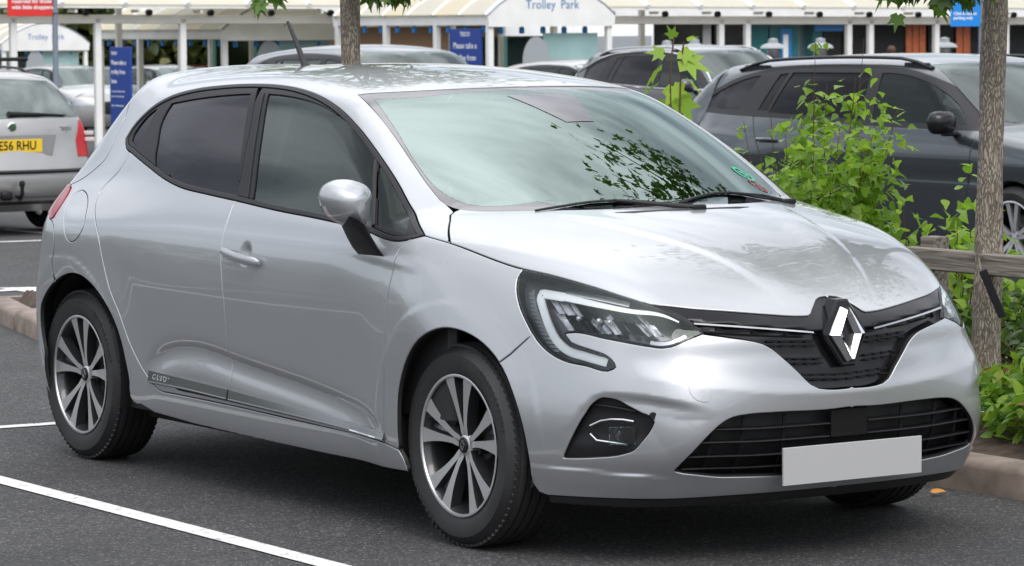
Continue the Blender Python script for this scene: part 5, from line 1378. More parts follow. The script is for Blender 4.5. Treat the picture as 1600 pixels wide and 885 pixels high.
def simple_wheel(parent,loc,far):
    r=bpy.data.objects.new('wheel',None);link(r,parent);r.location=loc;r.rotation_euler=(0,0,PI if far else 0)
    if not _sw:
        R_,RR,h=.325,.235,.105
        mb=MB();mb.lathe([(RR-.01,-(h-.01)),(RR+.01,-h),(RR+.05,-(h+.004)),(R_-.02,-(h-.012)),(R_,-(h-.035)),(R_,h-.035),(R_-.02,h-.01),(RR,h)],44,'y')
        t=mb.build('tyre',M['tyre'],r,auto=40);_sw['tyre']=t.data
        mb=MB();mb.lathe([(RR-.016,-(h-.012)),(RR-.008,-(h-.002)),(RR,-(h-.004)),(RR+.002,-(h-.01))],44,'y')
        for k in range(5):
            a=PI/2+2*PI*k/5
            for s_ in(-1,1):
                fn=lambda u,v,hh,a=a:(math.cos(a)*u-math.sin(a)*v,-(h-.012)+.02*(1-u/RR)+hh,math.sin(a)*u+math.cos(a)*v)
                mb.prism([(.03,s_*.004-.012),(.03,s_*.004+.012),(RR-.008,s_*.045+.018),(RR-.008,s_*.045-.018)],0,.025,fn)
        mb.lathe([(0,-(h-.03)),(.04,-(h-.034)),(.05,-(h-.05)),(.05,0)],20,'y')
        t=mb.build('rim',M['rim_face'],r,auto=35);_sw['rim']=t.data
        mb=MB();mb.lathe([(0,.0),(.14,0),(.15,.01),(.15,.02)],24,'y');mb.lathe([(RR-.01,-(h-.015)),(RR-.02,.06)],32,'y');t=mb.build('brake_disc',M['rim_dark'],r,auto=30);_sw['brake_disc']=t.data
    else:
        for k,me in _sw.items():
            o=bpy.data.objects.new(k,me);link(o,r)
M['rear_glass']=glassmat('rear_window_glass',(.25,.33,.31),2.4)
ESTATE=dict(w=1.864,wb=2.84,fo=.95,sz=1.03,hood=[(-.8,1.10),(-.3,1.045),(.1,1.00),(.5,.93),(.8,.84),(.95,.74),(1.05,.62)],
  roof=[(-4.2,1.20),(-3.9,1.31),(-3.5,1.395),(-3.0,1.44),(-2.4,1.465),(-1.8,1.47),(-1.3,1.45),(-.9,1.40)],
  front=[(.15,.80),(.3,.90),(.5,.94),(.7,.92),(.85,.86),(1,.7)],rear=[(.15,-3.75),(.3,-3.88),(.5,-3.93),(.7,-3.93),(.95,-3.92),(1.15,-3.80),(1.35,-3.60),(1.5,-3.45)],
  ws=((-1.02,1.435),(-.20,1.04)),xr=-3.45,xf=.55,nose=(.90,.74),
  dlo=[(-.40,.985),(-.62,1.13),(-.92,1.28),(-1.25,1.36),(-1.8,1.395),(-2.5,1.388),(-3.0,1.345),(-3.35,1.255),(-3.66,1.085),(-3.66,1.06),(-3.4,1.045),(-2.4,1.02),(-1.3,.99)],
  wins=[[(-2.95,1.315),(-3.30,1.235),(-3.58,1.09),(-3.05,1.075)],[(-2.72,1.325),(-2.80,1.08),(-2.68,1.075),(-2.63,1.335)],[(-2.58,1.34),(-1.72,1.345),(-1.62,1.04),(-2.66,1.065)],[(-1.60,1.345),(-1.25,1.32),(-.95,1.245),(-.66,1.10),(-.56,1.02),(-1.50,1.035)]],
  lamp=[(.35,.70),(.75,.74),(1.0,.78),(.95,.68),(.6,.62),(.35,.64)],tail=[(.35,.82),(.72,.82),(.80,.96),(.55,.98),(.35,.95)],grille=[(0,.72),(.33,.70),(.30,.48),(0,.44)],
  rglass=[(0,1.06),(.62,1.07),(.50,1.30),(0,1.33)],shuts=[[(-1.66,.99),(-1.70,.7),(-1.68,.28)],[(-.40,.97),(-.42,.7),(-.46,.28)],[(-2.82,1.04),(-2.62,.80),(-2.50,.62),(-2.42,.50)],[(-.46,.28),(-1.68,.28),(-2.40,.30)]],
  handles=[(-1.48,.86),(-2.55,.88)],mirror=(-.60,1.02),mmat=M['gloss_black'],railmat=M['satin_black'])
import copy

# ------------------------------------------------------------ placing helper: a point at image position (px,py) of the 1600x885 photo, at depth d metres
LENS_PX=1600*cd.lens/36.
def at(px,py,d):
    a=Vector(CAM_LOC)+Vector(CAM_F)*d+Vector(CAM_R)*((px-800)/LENS_PX*d)-Vector(CAM_U)*((py-442.5)/LENS_PX*d);return a
def gnd(px,d):
    p=at(px,40,d);return Vector((p.x,p.y,ground_z(p.x,p.y)))
# cars -----------------------------------------------------------------
o=bg_car('estate_car','dark blue-grey estate car with black roof rails parked behind the birch sapling',ESTATE,M['dgrey'],(-7.56,8.98,ground_z(-7.56,8.98)),0,rails=(-3.25,-1.15),glass='glass_dark',h=.035)
SUV=copy.deepcopy({k:v for k,v in ESTATE.items() if k not in('mmat','railmat')})
def warp(P,sx=1.,sz=1.,dz=0.,wb=None):
    P=dict(P);r=lambda L:[(a*sx,b*sz) for a,b in L]
    for k in('hood','roof','dlo','handles'):P[k]=r(P[k])
    for k in('front','rear'):P[k]=[(a*sz,b*sx) for a,b in P[k]]
    P['ws']=tuple(r(P['ws']));P['wins']=[r(w_) for w_ in P['wins']];P['shuts']=[r(w_) for w_ in P['shuts']]
    P['nose']=(P['nose'][0]*sx,P['nose'][1]*sz);P['mirror']=(P['mirror'][0]*sx,P['mirror'][1]*sz);P['xr']*=sx;P['xf']*=sx;P['wb']*=sx;P['fo']*=sx;P['sz']*=sz
    for k in('lamp','tail','grille','rglass'):P[k]=[(a,b*sz) for a,b in P[k]]
    return P
def place(px,d,ref):   # world location so that local point ref=(x,y) is seen at px,d  (heading 0)
    p=at(px,60,d);return (p.x-ref[0],p.y-ref[1])
S1=warp(SUV,.92,1.13);x,y=place(1067,42,(-.6,-1.0))
S1['railmat']=M['satin_chrome']
bg_car('suv','grey off-roader with chrome window line and silver roof rails behind the tall leafy sprig',S1,M['pgrey'],(x,y,ground_z(x,y)),0,rails=(-3.0,-1.1),chrome_dlo=True,glass='glass_dark')
S2=warp(SUV,.86,1.10);S2['dlo']=S2['dlo'];x,y=place(545,32,(-1.0,-.62))
bg_car('crossover','pearl grey family car seen over the silver roof, right behind the tree trunk',S2,M['pgrey'],(x,y,ground_z(x,y)),0)
# silver estate with its tail towards us
OC=warp(SUV,.95,.985);OC['w']=1.74
OC['rear']=[(.15,-3.55),(.3,-3.70),(.48,-3.76),(.58,-3.74),(.80,-3.68),(.97,-3.64),(1.10,-3.56),(1.25,-3.44),(1.38,-3.32)]
OC['rglass']=[(0,1.00),(.70,1.00),(.66,1.08),(.52,1.31),(0,1.335)];OC['tail']=[(.52,.66),(.74,.66),(.78,.80),(.75,.97),(.60,.97),(.53,.80)];OC['tu']=.35
p=at(16,202,29.0)
oc=bg_car('estate_car','silver estate car with yellow plate reading 56 RHU and a tow bar, tail towards us',OC,M['silver2'],(p.x-3.62,p.y,ground_z(p.x,p.y)),PI,rails=(-2.9,-1.0))
def oc_surf(y,z,off=.0):
    fn=bg_body(OC);o_=np.array([[-4.6,y,z]]);d_=np.array([[1.,0,0]]);t=march(fn,o_,d_,0,3.,n=80);return (o_+d_*t[:,None])[0]-np.array([off,0,0])
# plate faces -x in the car's own frame
q=oc_surf(0,.765,.006);mb=MB();mb.box(tuple(q),(.01,.52,.111),bev=.001);pl=mb.build('number_plate',M['yellow_plate'],oc)
q0=oc_surf(0,.765,.0135)
text_obj('plate_text','YE56 RHU',.108,M['satin_black'],pl,frame((q0[0],0,.765),(0,-1,0),(-1,0,0)),.0006,sx=.86,bold=.0012)
mb=MB();q=oc_surf(0,.765,.001);mb.prism([(-.36,-.085),(.36,-.085),(.40,.09),(-.40,.09)],-.01,.002,lambda u,v,h,q=q:(q[0]-h,u,.765+v),cham=.001);mb.build('plate_recess',M['silver2'],oc)
mb=MB();q=oc_surf(.0,.925,.0);mb.lathe([(0,-.016),(.034,-.014),(.042,-.006),(.042,.01)],28,'x',c=(q[0],0,.925));mb.build('round_badge',M['chrome'],oc,auto=40)
mb=MB();mb.lathe([(0,-.0185),(.030,-.0165)],24,'x',c=(q[0],0,.925));mb.build('badge_centre',M['badge_green'] if 'badge_green' in M else M['satin_black'],oc)
text_obj('boot_letters','COMBI',.05,M['chrome'],oc,frame(oc_surf(-.50,.90,.004),(-.12,-1,0),(-1,.12,0)),.003)
q=oc_surf(-.2,1.06,.03);mb=MB();mb.tube([tuple(oc_surf(.02,1.035,.02)),tuple(oc_surf(-.25,1.03,.022)),tuple(oc_surf(-.55,1.015,.02))],[.025,.014,.006],8);mb.build('rear_wiper',M['satin_black'],oc)
mb=MB()
for k in range(12):
    a=-.82+k*1.64/11
P_=[tuple(oc_surf(y,.545,.008)) for y in np.linspace(-.72,.72,13)];mb.tube(P_,.028,8,flat=.6);mb.build('bumper_strip',M['satin_black'],oc,auto=60)
mb=MB();P_=[tuple(oc_surf(y,.30,.004)) for y in np.linspace(-.74,.74,13)];mb.tube(P_,.10,10,flat=.35);mb.build('lower_valance',M['black_plastic'],oc,auto=60)
mb=MB();mb.tube([(-3.55,0,.33),(-3.80,0,.33),(-3.84,0,.36),(-3.84,0,.43)],.018,8);mb.lathe([(0,.0),(.02,.006),(.028,.03),(.02,.052),(0,.058)],16,'z',c=(-3.84,0,.42));mb.box((-3.78,.12,.35),(.05,.10,.07),bev=.01);mb.build('tow_bar',M['satin_black'],oc,auto=50)
for s_ in (-1,1):
    mb=MB();q=bg_body(OC)
    mb.box((-1.55,0,1.50),(.05,1.30,.035),bev=.01) if s_<0 else mb.box((-2.6,0,1.49),(.05,1.30,.035),bev=.01);mb.build('roof_bar',M['satin_black'],oc)
for s_ in(-1,1):
    for z_ in (.80,.855):
        q=oc_surf(s_*.765,z_,.0);mb=MB();mb.box((q[0]-.004,s_*.765,z_),(.02,.15,.035),rot=Matrix.Rotation(s_*.5,3,'Z'),bev=.005);mb.build('reverse_lamp',M['clear_lamp'],oc)
# smaller cars further away
HB=warp(SUV,.80,1.02);HB['w']=1.72
SPOTS=[((131,72,(.7,-.6)),'silver2','small silver car seen between the estate car and the first white post'),
 ((172,80,(.5,-.6)),'dgrey','dark car behind the small silver car, left of the blue sign'),
 ((262,78,(-.2,-.6)),'silver2','pale silver car right of the tall blue sign'),
 ((300,86,(-.4,-.6)),'burg','dark red car behind the pale silver one, left of the shelter glass'),
 ((385,82,(-.6,-.6)),'dgrey','dark car beyond the second shelter, left of the roof aerial'),
 ((880,47,(-1.2,-.6)),'silver2','pale car under the central shelter, left of the grey oval board')]
M['burg']=carpaint('burgundy_paint',(.10,.01,.015),.3,.4)
protoc=None
for (a,mt_,lab) in SPOTS:
    x,y=place(*a)
    if protoc is None:
        protoc=bg_car('hatchback_car',lab,HB,M[mt_],(x,y,ground_z(x,y)),0,h=.07,group='far cars parked by the shelters')
    else:
        c=copy_tree(protoc);c.location=(x,y,ground_z(x,y));c['label']=lab
        for ch in c.children:
            if ch.type=='MESH' and any(m_ and m_.name==M['silver2'].name for m_ in ch.data.materials):
                ch.data=ch.data.copy()
                for i,m_ in enumerate(ch.data.materials):
                    if m_.name==M['silver2'].name:ch.data.materials[i]=M[mt_]
# ------------------------------------------------------------ ground
def asphalt():
    m,nt,b,o=nmat('worn_asphalt');N=nt.nodes.new;L=nt.links.new;tc=N('ShaderNodeTexCoord')
    def noise(sc,det=4,ro=.5):
        n=N('ShaderNodeTexNoise');n.inputs['Scale'].default_value=sc;n.inputs['Detail'].default_value=det;n.inputs['Roughness'].default_value=ro;L(tc.outputs['Object'],n.inputs['Vector']);return n.outputs['Fac']
    v=N('ShaderNodeTexVoronoi');v.inputs['Scale'].default_value=135;L(tc.outputs['Object'],v.inputs['Vector'])
    v2=N('ShaderNodeTexVoronoi');v2.inputs['Scale'].default_value=230;L(tc.outputs['Object'],v2.inputs['Vector'])
    cr=N('ShaderNodeValToRGB');e=cr.color_ramp.elements;e[0].position=.0;e[0].color=(.026,.026,.028,1);e[1].position=1;e[1].color=(.19,.185,.18,1)
    e2=e.new(.55);e2.color=(.050,.050,.052,1);e3=e.new(.90);e3.color=(.085,.083,.082,1)
    sp=N('ShaderNodeSeparateColor');L(v.outputs['Color'],sp.inputs[0]);L(sp.outputs[0],cr.inputs[0])
    mx=N('ShaderNodeMix');mx.data_type='RGBA';mx.blend_type='MULTIPLY';mx.inputs['Factor'].default_value=1
    mr=N('ShaderNodeMapRange');mr.inputs[1].default_value=.3;mr.inputs[2].default_value=.7;mr.inputs[3].default_value=.72;mr.inputs[4].default_value=1.45;L(noise(.55,8,.72),mr.inputs[0])
    L(cr.outputs[0],mx.inputs['A']);L(mr.outputs[0],mx.inputs['B']);L(mx.outputs['Result'],b.inputs['Base Color']);b.inputs['Roughness'].default_value=.82
    ad=N('ShaderNodeMath');ad.operation='ADD';L(v.outputs['Distance'],ad.inputs[0]);L(v2.outputs['Distance'],ad.inputs[1])
    bp=N('ShaderNodeBump');bp.inputs['Strength'].default_value=.9;bp.inputs['Distance'].default_value=.006;bp.invert=True;L(ad.outputs[0],bp.inputs['Height']);L(bp.outputs[0],b.inputs['Normal'])
    return m
M['asphalt']=asphalt()
def paintmat():
    m,nt,b,o=nmat('worn_road_paint');N=nt.nodes.new;L=nt.links.new;tc=N('ShaderNodeTexCoord')
    n=N('ShaderNodeTexNoise');n.inputs['Scale'].default_value=26;n.inputs['Detail'].default_value=8;n.inputs['Roughness'].default_value=.8;L(tc.outputs['Object'],n.inputs['Vector'])
    cr=N('ShaderNodeValToRGB');e=cr.color_ramp.elements;e[0].position=.35;e[0].color=(.09,.09,.09,1);e[1].position=.46;e[1].color=(.66,.66,.64,1);L(n.outputs['Fac'],cr.inputs[0]);L(cr.outputs[0],b.inputs['Base Color']);b.inputs['Roughness'].default_value=.7
    bp=N('ShaderNodeBump');bp.inputs['Strength'].default_value=.5;bp.inputs['Distance'].default_value=.003;L(n.outputs['Fac'],bp.inputs['Height']);L(bp.outputs[0],b.inputs['Normal']);return m
M['roadpaint']=paintmat()
# one sheet to the horizon, following the gentle fall towards the shop
Fh=Vector((-.8376,.5463,0)).normalized();Rh=Vector((.5463,.8376,0)).normalized()
mb=MB();ds=[-400,-60,0,6,13]+list(range(16,100,6))+[140,400,2500];sl=[-2500,-300,-60,-25,-8,0,8,25,60,300,2500];V=[]
def gz(p):
    d=(p-Vector(CAM_LOC)).dot(Fh);return -.0131*max(0,min(d,100)-13)
for d_ in ds:
    for s_ in sl:
        p=Vector(CAM_LOC)+Fh*d_+Rh*s_;V.append((p.x,p.y,gz(p)))
n=len(sl);mb.add(V,[(i*n+j,i*n+j+1,(i+1)*n+j+1,(i+1)*n+j) for i in range(len(ds)-1) for j in range(n-1)])
tag(mb.build('ground',M['asphalt']),kind='structure')
def line(x0,y0,x1,y1,wd,name='bay_marking',hh=.004):
    a=Vector((x0,y0,0));b=Vector((x1,y1,0));t=(b-a).normalized();nn=Vector((-t.y,t.x,0))*wd/2;k=max(1,int((b-a).length/1.5));V=[];rs=random.Random(int(x0*7+y0*13))
    for i in range(k+1):
        p=a+(b-a)*i/k
        for s_ in(-1,1):q=p+nn*s_*(1+.06*(rs.random()-.5));V.append((q.x,q.y,gz(q)+hh))
    mb=MB();mb.add(V,[(2*i,2*i+2,2*i+3,2*i+1) for i in range(k)]);return tag(mb.build(name,M['roadpaint'],fixn=False),kind='structure')
line(-3.68,-1.33,-3.68,1.10,.085);line(-9.0,-1.33,7.5,-1.33,.085);line(3.2,-1.28,3.2,1.10,.085)
line(-9.52,-6,-9.52,6.5,.11);line(-3.68,-6.0,-3.68,-1.38,.085) if False else None
line(-17.,-30,-17.,8,.12);line(-30,8.5,-30,30,.12)
for k in range(5): line(-16-2.5*k*0-0,3.9+0*k,-22,3.9,.1) if k==0 else line(-14-.0,3.9+2.5*k,-19,3.9+2.5*k,.1)
line(-14,-7.4,14,-7.4,.1)
for k in range(11): line(-14+2.5*k,-7.4,-14+2.5*k,-12.2,.1)
line(-14,-4.4,14,-4.4,.10)
ar=[(-.9,-.06),(.2,-.06),(.2,-.22),(.75,0),(.2,.22),(.2,.06),(-.9,.06)]
p0=(-11.3,2.75);mb=MB();mb.add([(p0[0]+v*1.0,p0[1]+u*.9,gz(Vector((p0[0],p0[1],0)))+.006) for u,v in ar],[tuple(range(7))[::-1]]);tag(mb.build('road_arrow',M['roadpaint'],fixn=False),kind='structure')
# kerbs: real stones with joints round the planting strip
M['kerb']=pmat('kerb_concrete',(.22,.175,.145),.85,noise=.35,nscale=7,bump=.6,bscale=90)
M['soil']=pmat('bark_mulch_soil',(.055,.036,.024),.95,noise=.6,nscale=16,bump=1,bscale=40)
kb=empty('planting_strip_kerb',(0,1.2,0),0,'brown-grey concrete kerb along the planting strip beside the silver hatchback','kerb')
def kerb_run(a,b,par,h=.11,wd=.13,L_=.914):
    a=Vector((*a,0));b=Vector((*b,0));t=(b-a).normalized();n=Vector((-t.y,t.x,0));Ln=(b-a).length;k=max(1,int(Ln/L_));rs=random.Random(int(Ln*10));st=None
    for i in range(k):
        c=a+t*((i+.5)*Ln/k);g=gz(c);jit=rs.uniform(-.003,.003)
        if st is None or True:
            mb=MB();W=wd/2;l=Ln/k/2-.004
            pr=[(-W,-.15),(-W,h-.03),(-W+.008,h-.012),(-W+.03,h),(W,h),(W,-.15)];V=[]
            for sx_ in (-1,1):
                for (u,v) in pr:V.append(tuple(c-Vector(par.location)+n*(u+jit)+t*l*sx_+Vector((0,0,v+g+jit))))
            m_=len(pr);mb.add(V,[tuple(range(m_))[::-1],tuple(m_+i_ for i_ in range(m_))]+[(i_,(i_+1)%m_,m_+(i_+1)%m_,m_+i_) for i_ in range(m_)])
            mb.build('kerb_stone',M['kerb'],par,auto=40)
kerb_run((-7.1,1.285),(8.0,1.285),kb);kerb_run((-9.3,1.9),(-7.2,1.30),kb);kerb_run((-9.3,2.6),(-9.32,1.95),kb)
mb=MB();PL=[(-9.2,1.98),(-7.1,1.34),(8,1.34),(8,5.2),(-4,5.2),(-6.5,2.65),(-9.2,2.65)]
rs=random.Random(5);V=[];nx,ny=140,36
for i in range(nx):
    for j in range(ny):
        x=-9.2+17.2*i/(nx-1);y0=1.34+max(0,(-7.1-x))*.31;y1=5.2 if x>-4 else max(2.65,5.2+(x+4)*1.02);y=y0+(y1-y0)*j/(ny-1)
        e=min(1,min(j,ny-1-j)/3);V.append((x,y,.085+e*(.03+.04*rs.random())+gz(Vector((x,y,0)))))
mb.add(V,[(i*ny+j,(i+1)*ny+j,(i+1)*ny+j+1,i*ny+j+1) for i in range(nx-1) for j in range(ny-1)]);tag(mb.build('planting_soil',M['soil'],smooth=True,fixn=False),kind='structure')
# ------------------------------------------------------------ trolley shelters, walkway canopy, shop front
def sheetmat(name,col):
    m,nt,b,o=nmat(name);b.inputs['Base Color'].default_value=(*col,1);b.inputs['Roughness'].default_value=.4
    t=nt.nodes.new('ShaderNodeBsdfTranslucent');t.inputs[0].default_value=(*col,1);mx=nt.nodes.new('ShaderNodeMixShader');mx.inputs[0].default_value=.5
    nt.links.new(b.outputs[0],mx.inputs[1]);nt.links.new(t.outputs[0],mx.inputs[2]);nt.links.new(mx.outputs[0],o.inputs[0]);return m
M['cream']=sheetmat('cream_roof_sheet',(.84,.78,.62)) if True else pmat('cream_roof_sheet',(.62,.56,.42),.5,noise=.05,nscale=2)
M['creamw']=sheetmat('white_roof_sheet',(.80,.77,.67)) if True else pmat('white_roof_sheet',(.66,.64,.56),.45,noise=.05,nscale=2)
M['beam']=pmat('cream_painted_beam',(.74,.71,.64),.5,noise=.06,nscale=4)
M['blue_board']=pmat('blue_sign_board',(.015,.055,.30),.4)
M['blue_clip']=pmat('blue_clip_plastic',(.01,.19,.50),.35)
M['white_print']=pmat('white_print',(.82,.84,.86),.5)
M['blue_print']=pmat('blue_print',(.03,.17,.42),.5)
M['red_board']=pmat('red_sign_board',(.70,.035,.03),.4)
M['grey_oval']=pmat('grey_oval_board',(.34,.37,.39),.4)
M['pole']=pmat('galvanised_pole',(.24,.28,.33),.45,metal=.3)
M['shelter_glass']=glassmat('shelter_glass',(.62,.80,.78),1.7,rough=.05)
M['etched']=pmat('frosted_glass_panel',(.33,.50,.50),.25,noise=.12,nscale=2)
M['black_dot']=M['satin_black']
def shelter(px,d,label,Lx=4.4,Wy=2.12,zt=2.13,sign=True,board=True,text=True):
    """open shelter; (px,d) is its front left post seen from here; length runs towards -x, width towards +y"""
    g=gnd(px,d);r=empty('trolley_shelter',g,0,label,'shelter','trolley shelters in the car park')
    pw=.09
    nb=3
    for i in range(nb+1):
        for y_ in(0,Wy):
            mb=MB();mb.box((-Lx*i/nb,y_,zt/2),(pw,pw,zt),bev=.006);mb.build('post',M['white'],r)
    for y_ in(0,Wy):
        mb=MB();mb.box((-Lx/2,y_,zt+.0),(Lx+.12,.075,.16),bev=.008);mb.build('eaves_beam',M['white'],r)
    rise=.46;N=12
    def arc_(t,e=0.):  # t 0..1 across width
        return (-.08+(Wy+.16)*t,zt+.07+(rise+e)*math.sin(PI*t)**.85)
    for b in range(nb*2):
        x0=-Lx*b/(nb*2)-.02;x1=-Lx*(b+1)/(nb*2)+.02;mb=MB();V=[]
        for i in range(N+1):
            y_,z_=arc_(i/N)
            for (x_,dz) in((x0,0),(x1,0),(x1,.012),(x0,.012)):V.append((x_,y_,z_+dz))
        mb.add(V,[(4*i+j,4*i+(j+1)%4,4*i+4+(j+1)%4,4*i+4+j) for i in range(N) for j in range(4)]+[(0,1,2,3),(4*N+3,4*N+2,4*N+1,4*N)])
        mb.build('roof_sheet',M['cream'] if b%2 else M['creamw'],r,auto=40)
    for b in range(nb*2+1):
        mb=MB();mb.tube([(-Lx*b/(nb*2),*arc_(i/N,.02)) for i in range(N+1)],.026,6);mb.build('roof_rib',M['white'],r,auto=50)
    # gable board with lettering
    for xg in (.05,-Lx-.05):
        mb=MB();poly=[(-.06,zt-.10),(Wy+.06,zt-.10)]+[arc_(i/N)[0:2] for i in range(N,-1,-1)]
        mb.prism(poly,0,.03,lambda u,v,h,xg=xg:(xg+h,u,v));gb=mb.build('gable_board',M['white'],r)
        if text and xg>0:
            for wd_,yy_ in (('Trolley',-.21),('Park',.31)):text_obj('gable_lettering',wd_,.19,M['blue_print'],gb,frame((xg+.033,Wy*.50+yy_,zt+.22),(0,1,0),(1,0,0)),.001,sx=.92,sp=1.04)
        mb=MB();mb.tube([(xg+.02,*arc_(i/N,.015)) for i in range(N+1)],.018,6);mb.build('gable_trim',M['pole'],r,auto=50)
    if board:
        mb=MB();mb.box((-Lx*.04-.40,-.05,1.36),(.86,.03,1.22),bev=.004);bo=mb.build('blue_board',M['blue_board'],r)
        Tm=lambda z_:frame((-Lx*.04-.40,-.068,z_+.12),(1,0,0),(0,-1,0))
        for k,(tx,z_,s_) in enumerate((('TESCO',1.77,.09),('Please take a',1.60,.125),('trolley from',1.42,.125),('here',1.26,.125),('For larger trolleys go to the',1.08,.036),('front of the main entrance',1.03,.036),('Max. 1 trolley per person',.90,.036))):
            text_obj('board_lettering',tx,s_,M['white_print'],bo,Tm(z_),.001,bold=.0012 if k<4 else 0)
    mb=MB();mb.prism([(.21*math.cos(a),.38*math.sin(a)) for a in np.linspace(0,2*PI,33)[:-1]],0,.02,lambda u,v,h:(.02+h,.80+u*1.15,1.47+v));mb.build('oval_board',M['grey_oval'],r)
    mb=MB();mb.box((-.10,Wy-.62,1.05),(.016,.98,1.70));mb.build('glass_panel',M['etched'],r)
    for b in range(nb-1):
        mb=MB();mb.box((-Lx*(b+1.5)/nb,Wy,1.15),(Lx/nb-.12,.014,1.4));mb.build('glass_panel',M['shelter_glass'],r)
    for k in range(9):
        x_=-Lx*(k+.4)/9;mb=MB();mb.box((x_,.02,zt-.15),(.075,.05,.085),bev=.012);mb.box((x_,.02,zt-.09),(.035,.03,.06));mb.build('blue_lamp',M['blue_clip'],r)
    for k in range(5):
        y_=Wy*(k+.7)/5.6;mb=MB();mb.box((-.12,y_,zt-.16),(.06,.075,.09),bev=.012);mb.box((-.12,y_,zt-.09),(.04,.05,.06));mb.build('blue_lamp',M['blue_clip'],r)
    return r
shelter(765,50,'nearest white trolley shelter with a Trolley Park gable in the centre of the picture',zt=2.10)
shelter(350,54,'white trolley shelter left of the tree trunk, half hidden by the walkway canopy',zt=1.95,board=False)
sh=shelter(5,80,'furthest left white trolley shelter with its gable behind the grey pole',zt=1.95,board=False)
# second board of the middle shelter (far end of its long side)
g=gnd(188,47.5);r=empty('information_board',g,0,'tall blue board asking shoppers to take a trolley, between white posts','sign')
mb=MB();mb.box((0,0,1.17),(.62,.04,1.10),bev=.004);bo=mb.build('board',M['blue_board'],r)
for k,(tx,z_,s_) in enumerate((('TESCO',1.63,.06),('Please take a',1.50,.088),('trolley from',1.37,.088),('here',1.24,.088),('For larger trolleys go to the',1.10,.036),('front of the main entrance',1.03,.036),('Max. 1 trolley per person',.90,.036))):
    text_obj('board_lettering',tx,s_,M['white_print'],bo,frame((-.26,-.022,z_),(1,0,0),(0,-1,0)),.001,bold=.0015 if k<4 else 0,align='LEFT')
mb=MB();mb.box((-.24,0,.3),(.05,.05,.62));mb.box((.24,0,.3),(.05,.05,.62));mb.build('board_leg',M['pole'],r)
mb=MB();mb.box((0,-.0,.50),(.10,.10,.12),bev=.02);mb.build('blue_cap',M['blue_clip'],r)
# the walkway canopy
A_=gnd(-120,51);B_=gnd(1760,62);dirv=(B_-A_);dirv.z=0;Ln=dirv.length;dirv.normalize();nrm=Vector((-dirv.y,dirv.x,0))
if nrm.dot(Fh)<0:nrm=-nrm
cp=empty('walkway_canopy',A_,math.atan2(dirv.y,dirv.x),'long cream walkway canopy with sloping roof sheets across the whole background','canopy')
# local frame: x along, y away
yl=1 if Vector((-dirv.y,dirv.x,0)).dot(Fh)>0 else -1
zc_=2.18
zslope=(B_.z-A_.z)/Ln
def cz(x):return zslope*x
nbm=int(Ln/1.02)
mb=MB();mb.box((Ln/2,0,zc_+.0),(Ln+1,.10,.14),rot=Matrix.Rotation(-math.atan(zslope),3,'Y'),bev=.01);mb.V=[(a,b,c+cz(Ln/2)) for a,b,c in mb.V];mb.build('front_beam',M['beam'],cp)
mb=MB();mb.box((Ln/2,-.30*yl,zc_+.19),(Ln+1,.06,.045),rot=Matrix.Rotation(-math.atan(zslope),3,'Y'));mb.V=[(a,b,c+cz(Ln/2)) for a,b,c in mb.V];mb.build('gutter',M['white'],cp)
for i in range(nbm):
    x0=i*Ln/nbm;x1=(i+1)*Ln/nbm;mb=MB()
    V=[(x0+.02,-.34*yl,zc_+.21+cz(x0)),(x1-.02,-.34*yl,zc_+.21+cz(x1)),(x1-.02,2.6*yl,zc_+1.35+cz(x1)),(x0+.02,2.6*yl,zc_+1.35+cz(x0))]
    V+=[(a,b,c+.02) for a,b,c in V];mb.add(V,[(0,1,2,3),(7,6,5,4),(0,4,5,1),(1,5,6,2),(2,6,7,3),(3,7,4,0)]);mb.build('roof_sheet',M['creamw'],cp)
    mb=MB();mb.tube([(x0,-.36*yl,zc_+.225+cz(x0)),(x0,2.6*yl,zc_+1.38+cz(x0))],.045,6);mb.build('roof_rib',M['white'],cp,auto=50)
    if i%1==0:
        mb=MB();mb.lathe([(0,-.05),(.05,-.04),(.05,.03),(.03,.05)],12,'y',c=(x0+.5,-.08*yl,zc_+.10+cz(x0)));mb.build('spot_lamp',M['satin_black'],cp,auto=40)
        mb=MB();mb.box((x0+.25,-.16*yl,zc_+.12+cz(x0)),(.04,.30,.05));mb.build('bracket',M['beam'],cp)
mb=MB();mb.box((Ln/2,2.62*yl,zc_+1.2),(Ln+1,.1,.3));mb.V=[(a,b,c+cz(Ln/2)) for a,b,c in mb.V];mb.build('ridge_beam',M['beam'],cp)
for px in (24,155,288,1126,1167,1325,1359,1462,1570):
    # intersect the column ray with the canopy line
    best=min(((abs(((A_+dirv*t)-Vector(CAM_LOC)).dot(Vector(CAM_R))/((A_+dirv*t)-Vector(CAM_LOC)).dot(Vector(CAM_F))*LENS_PX+800-px),t) for t in np.linspace(0,Ln,1500)))
    x_=best[1];mb=MB();mb.box((x_,0,zc_/2+cz(x_)-.03),(.105,.10,zc_+.1),bev=.01);mb.build('post',M['white'],cp)
    if px in (1126,288,965):
        mb=MB();mb.box((x_,2.6*yl,1.6+cz(x_)),(.09,.09,3.4));mb.build('post',M['white'],cp)
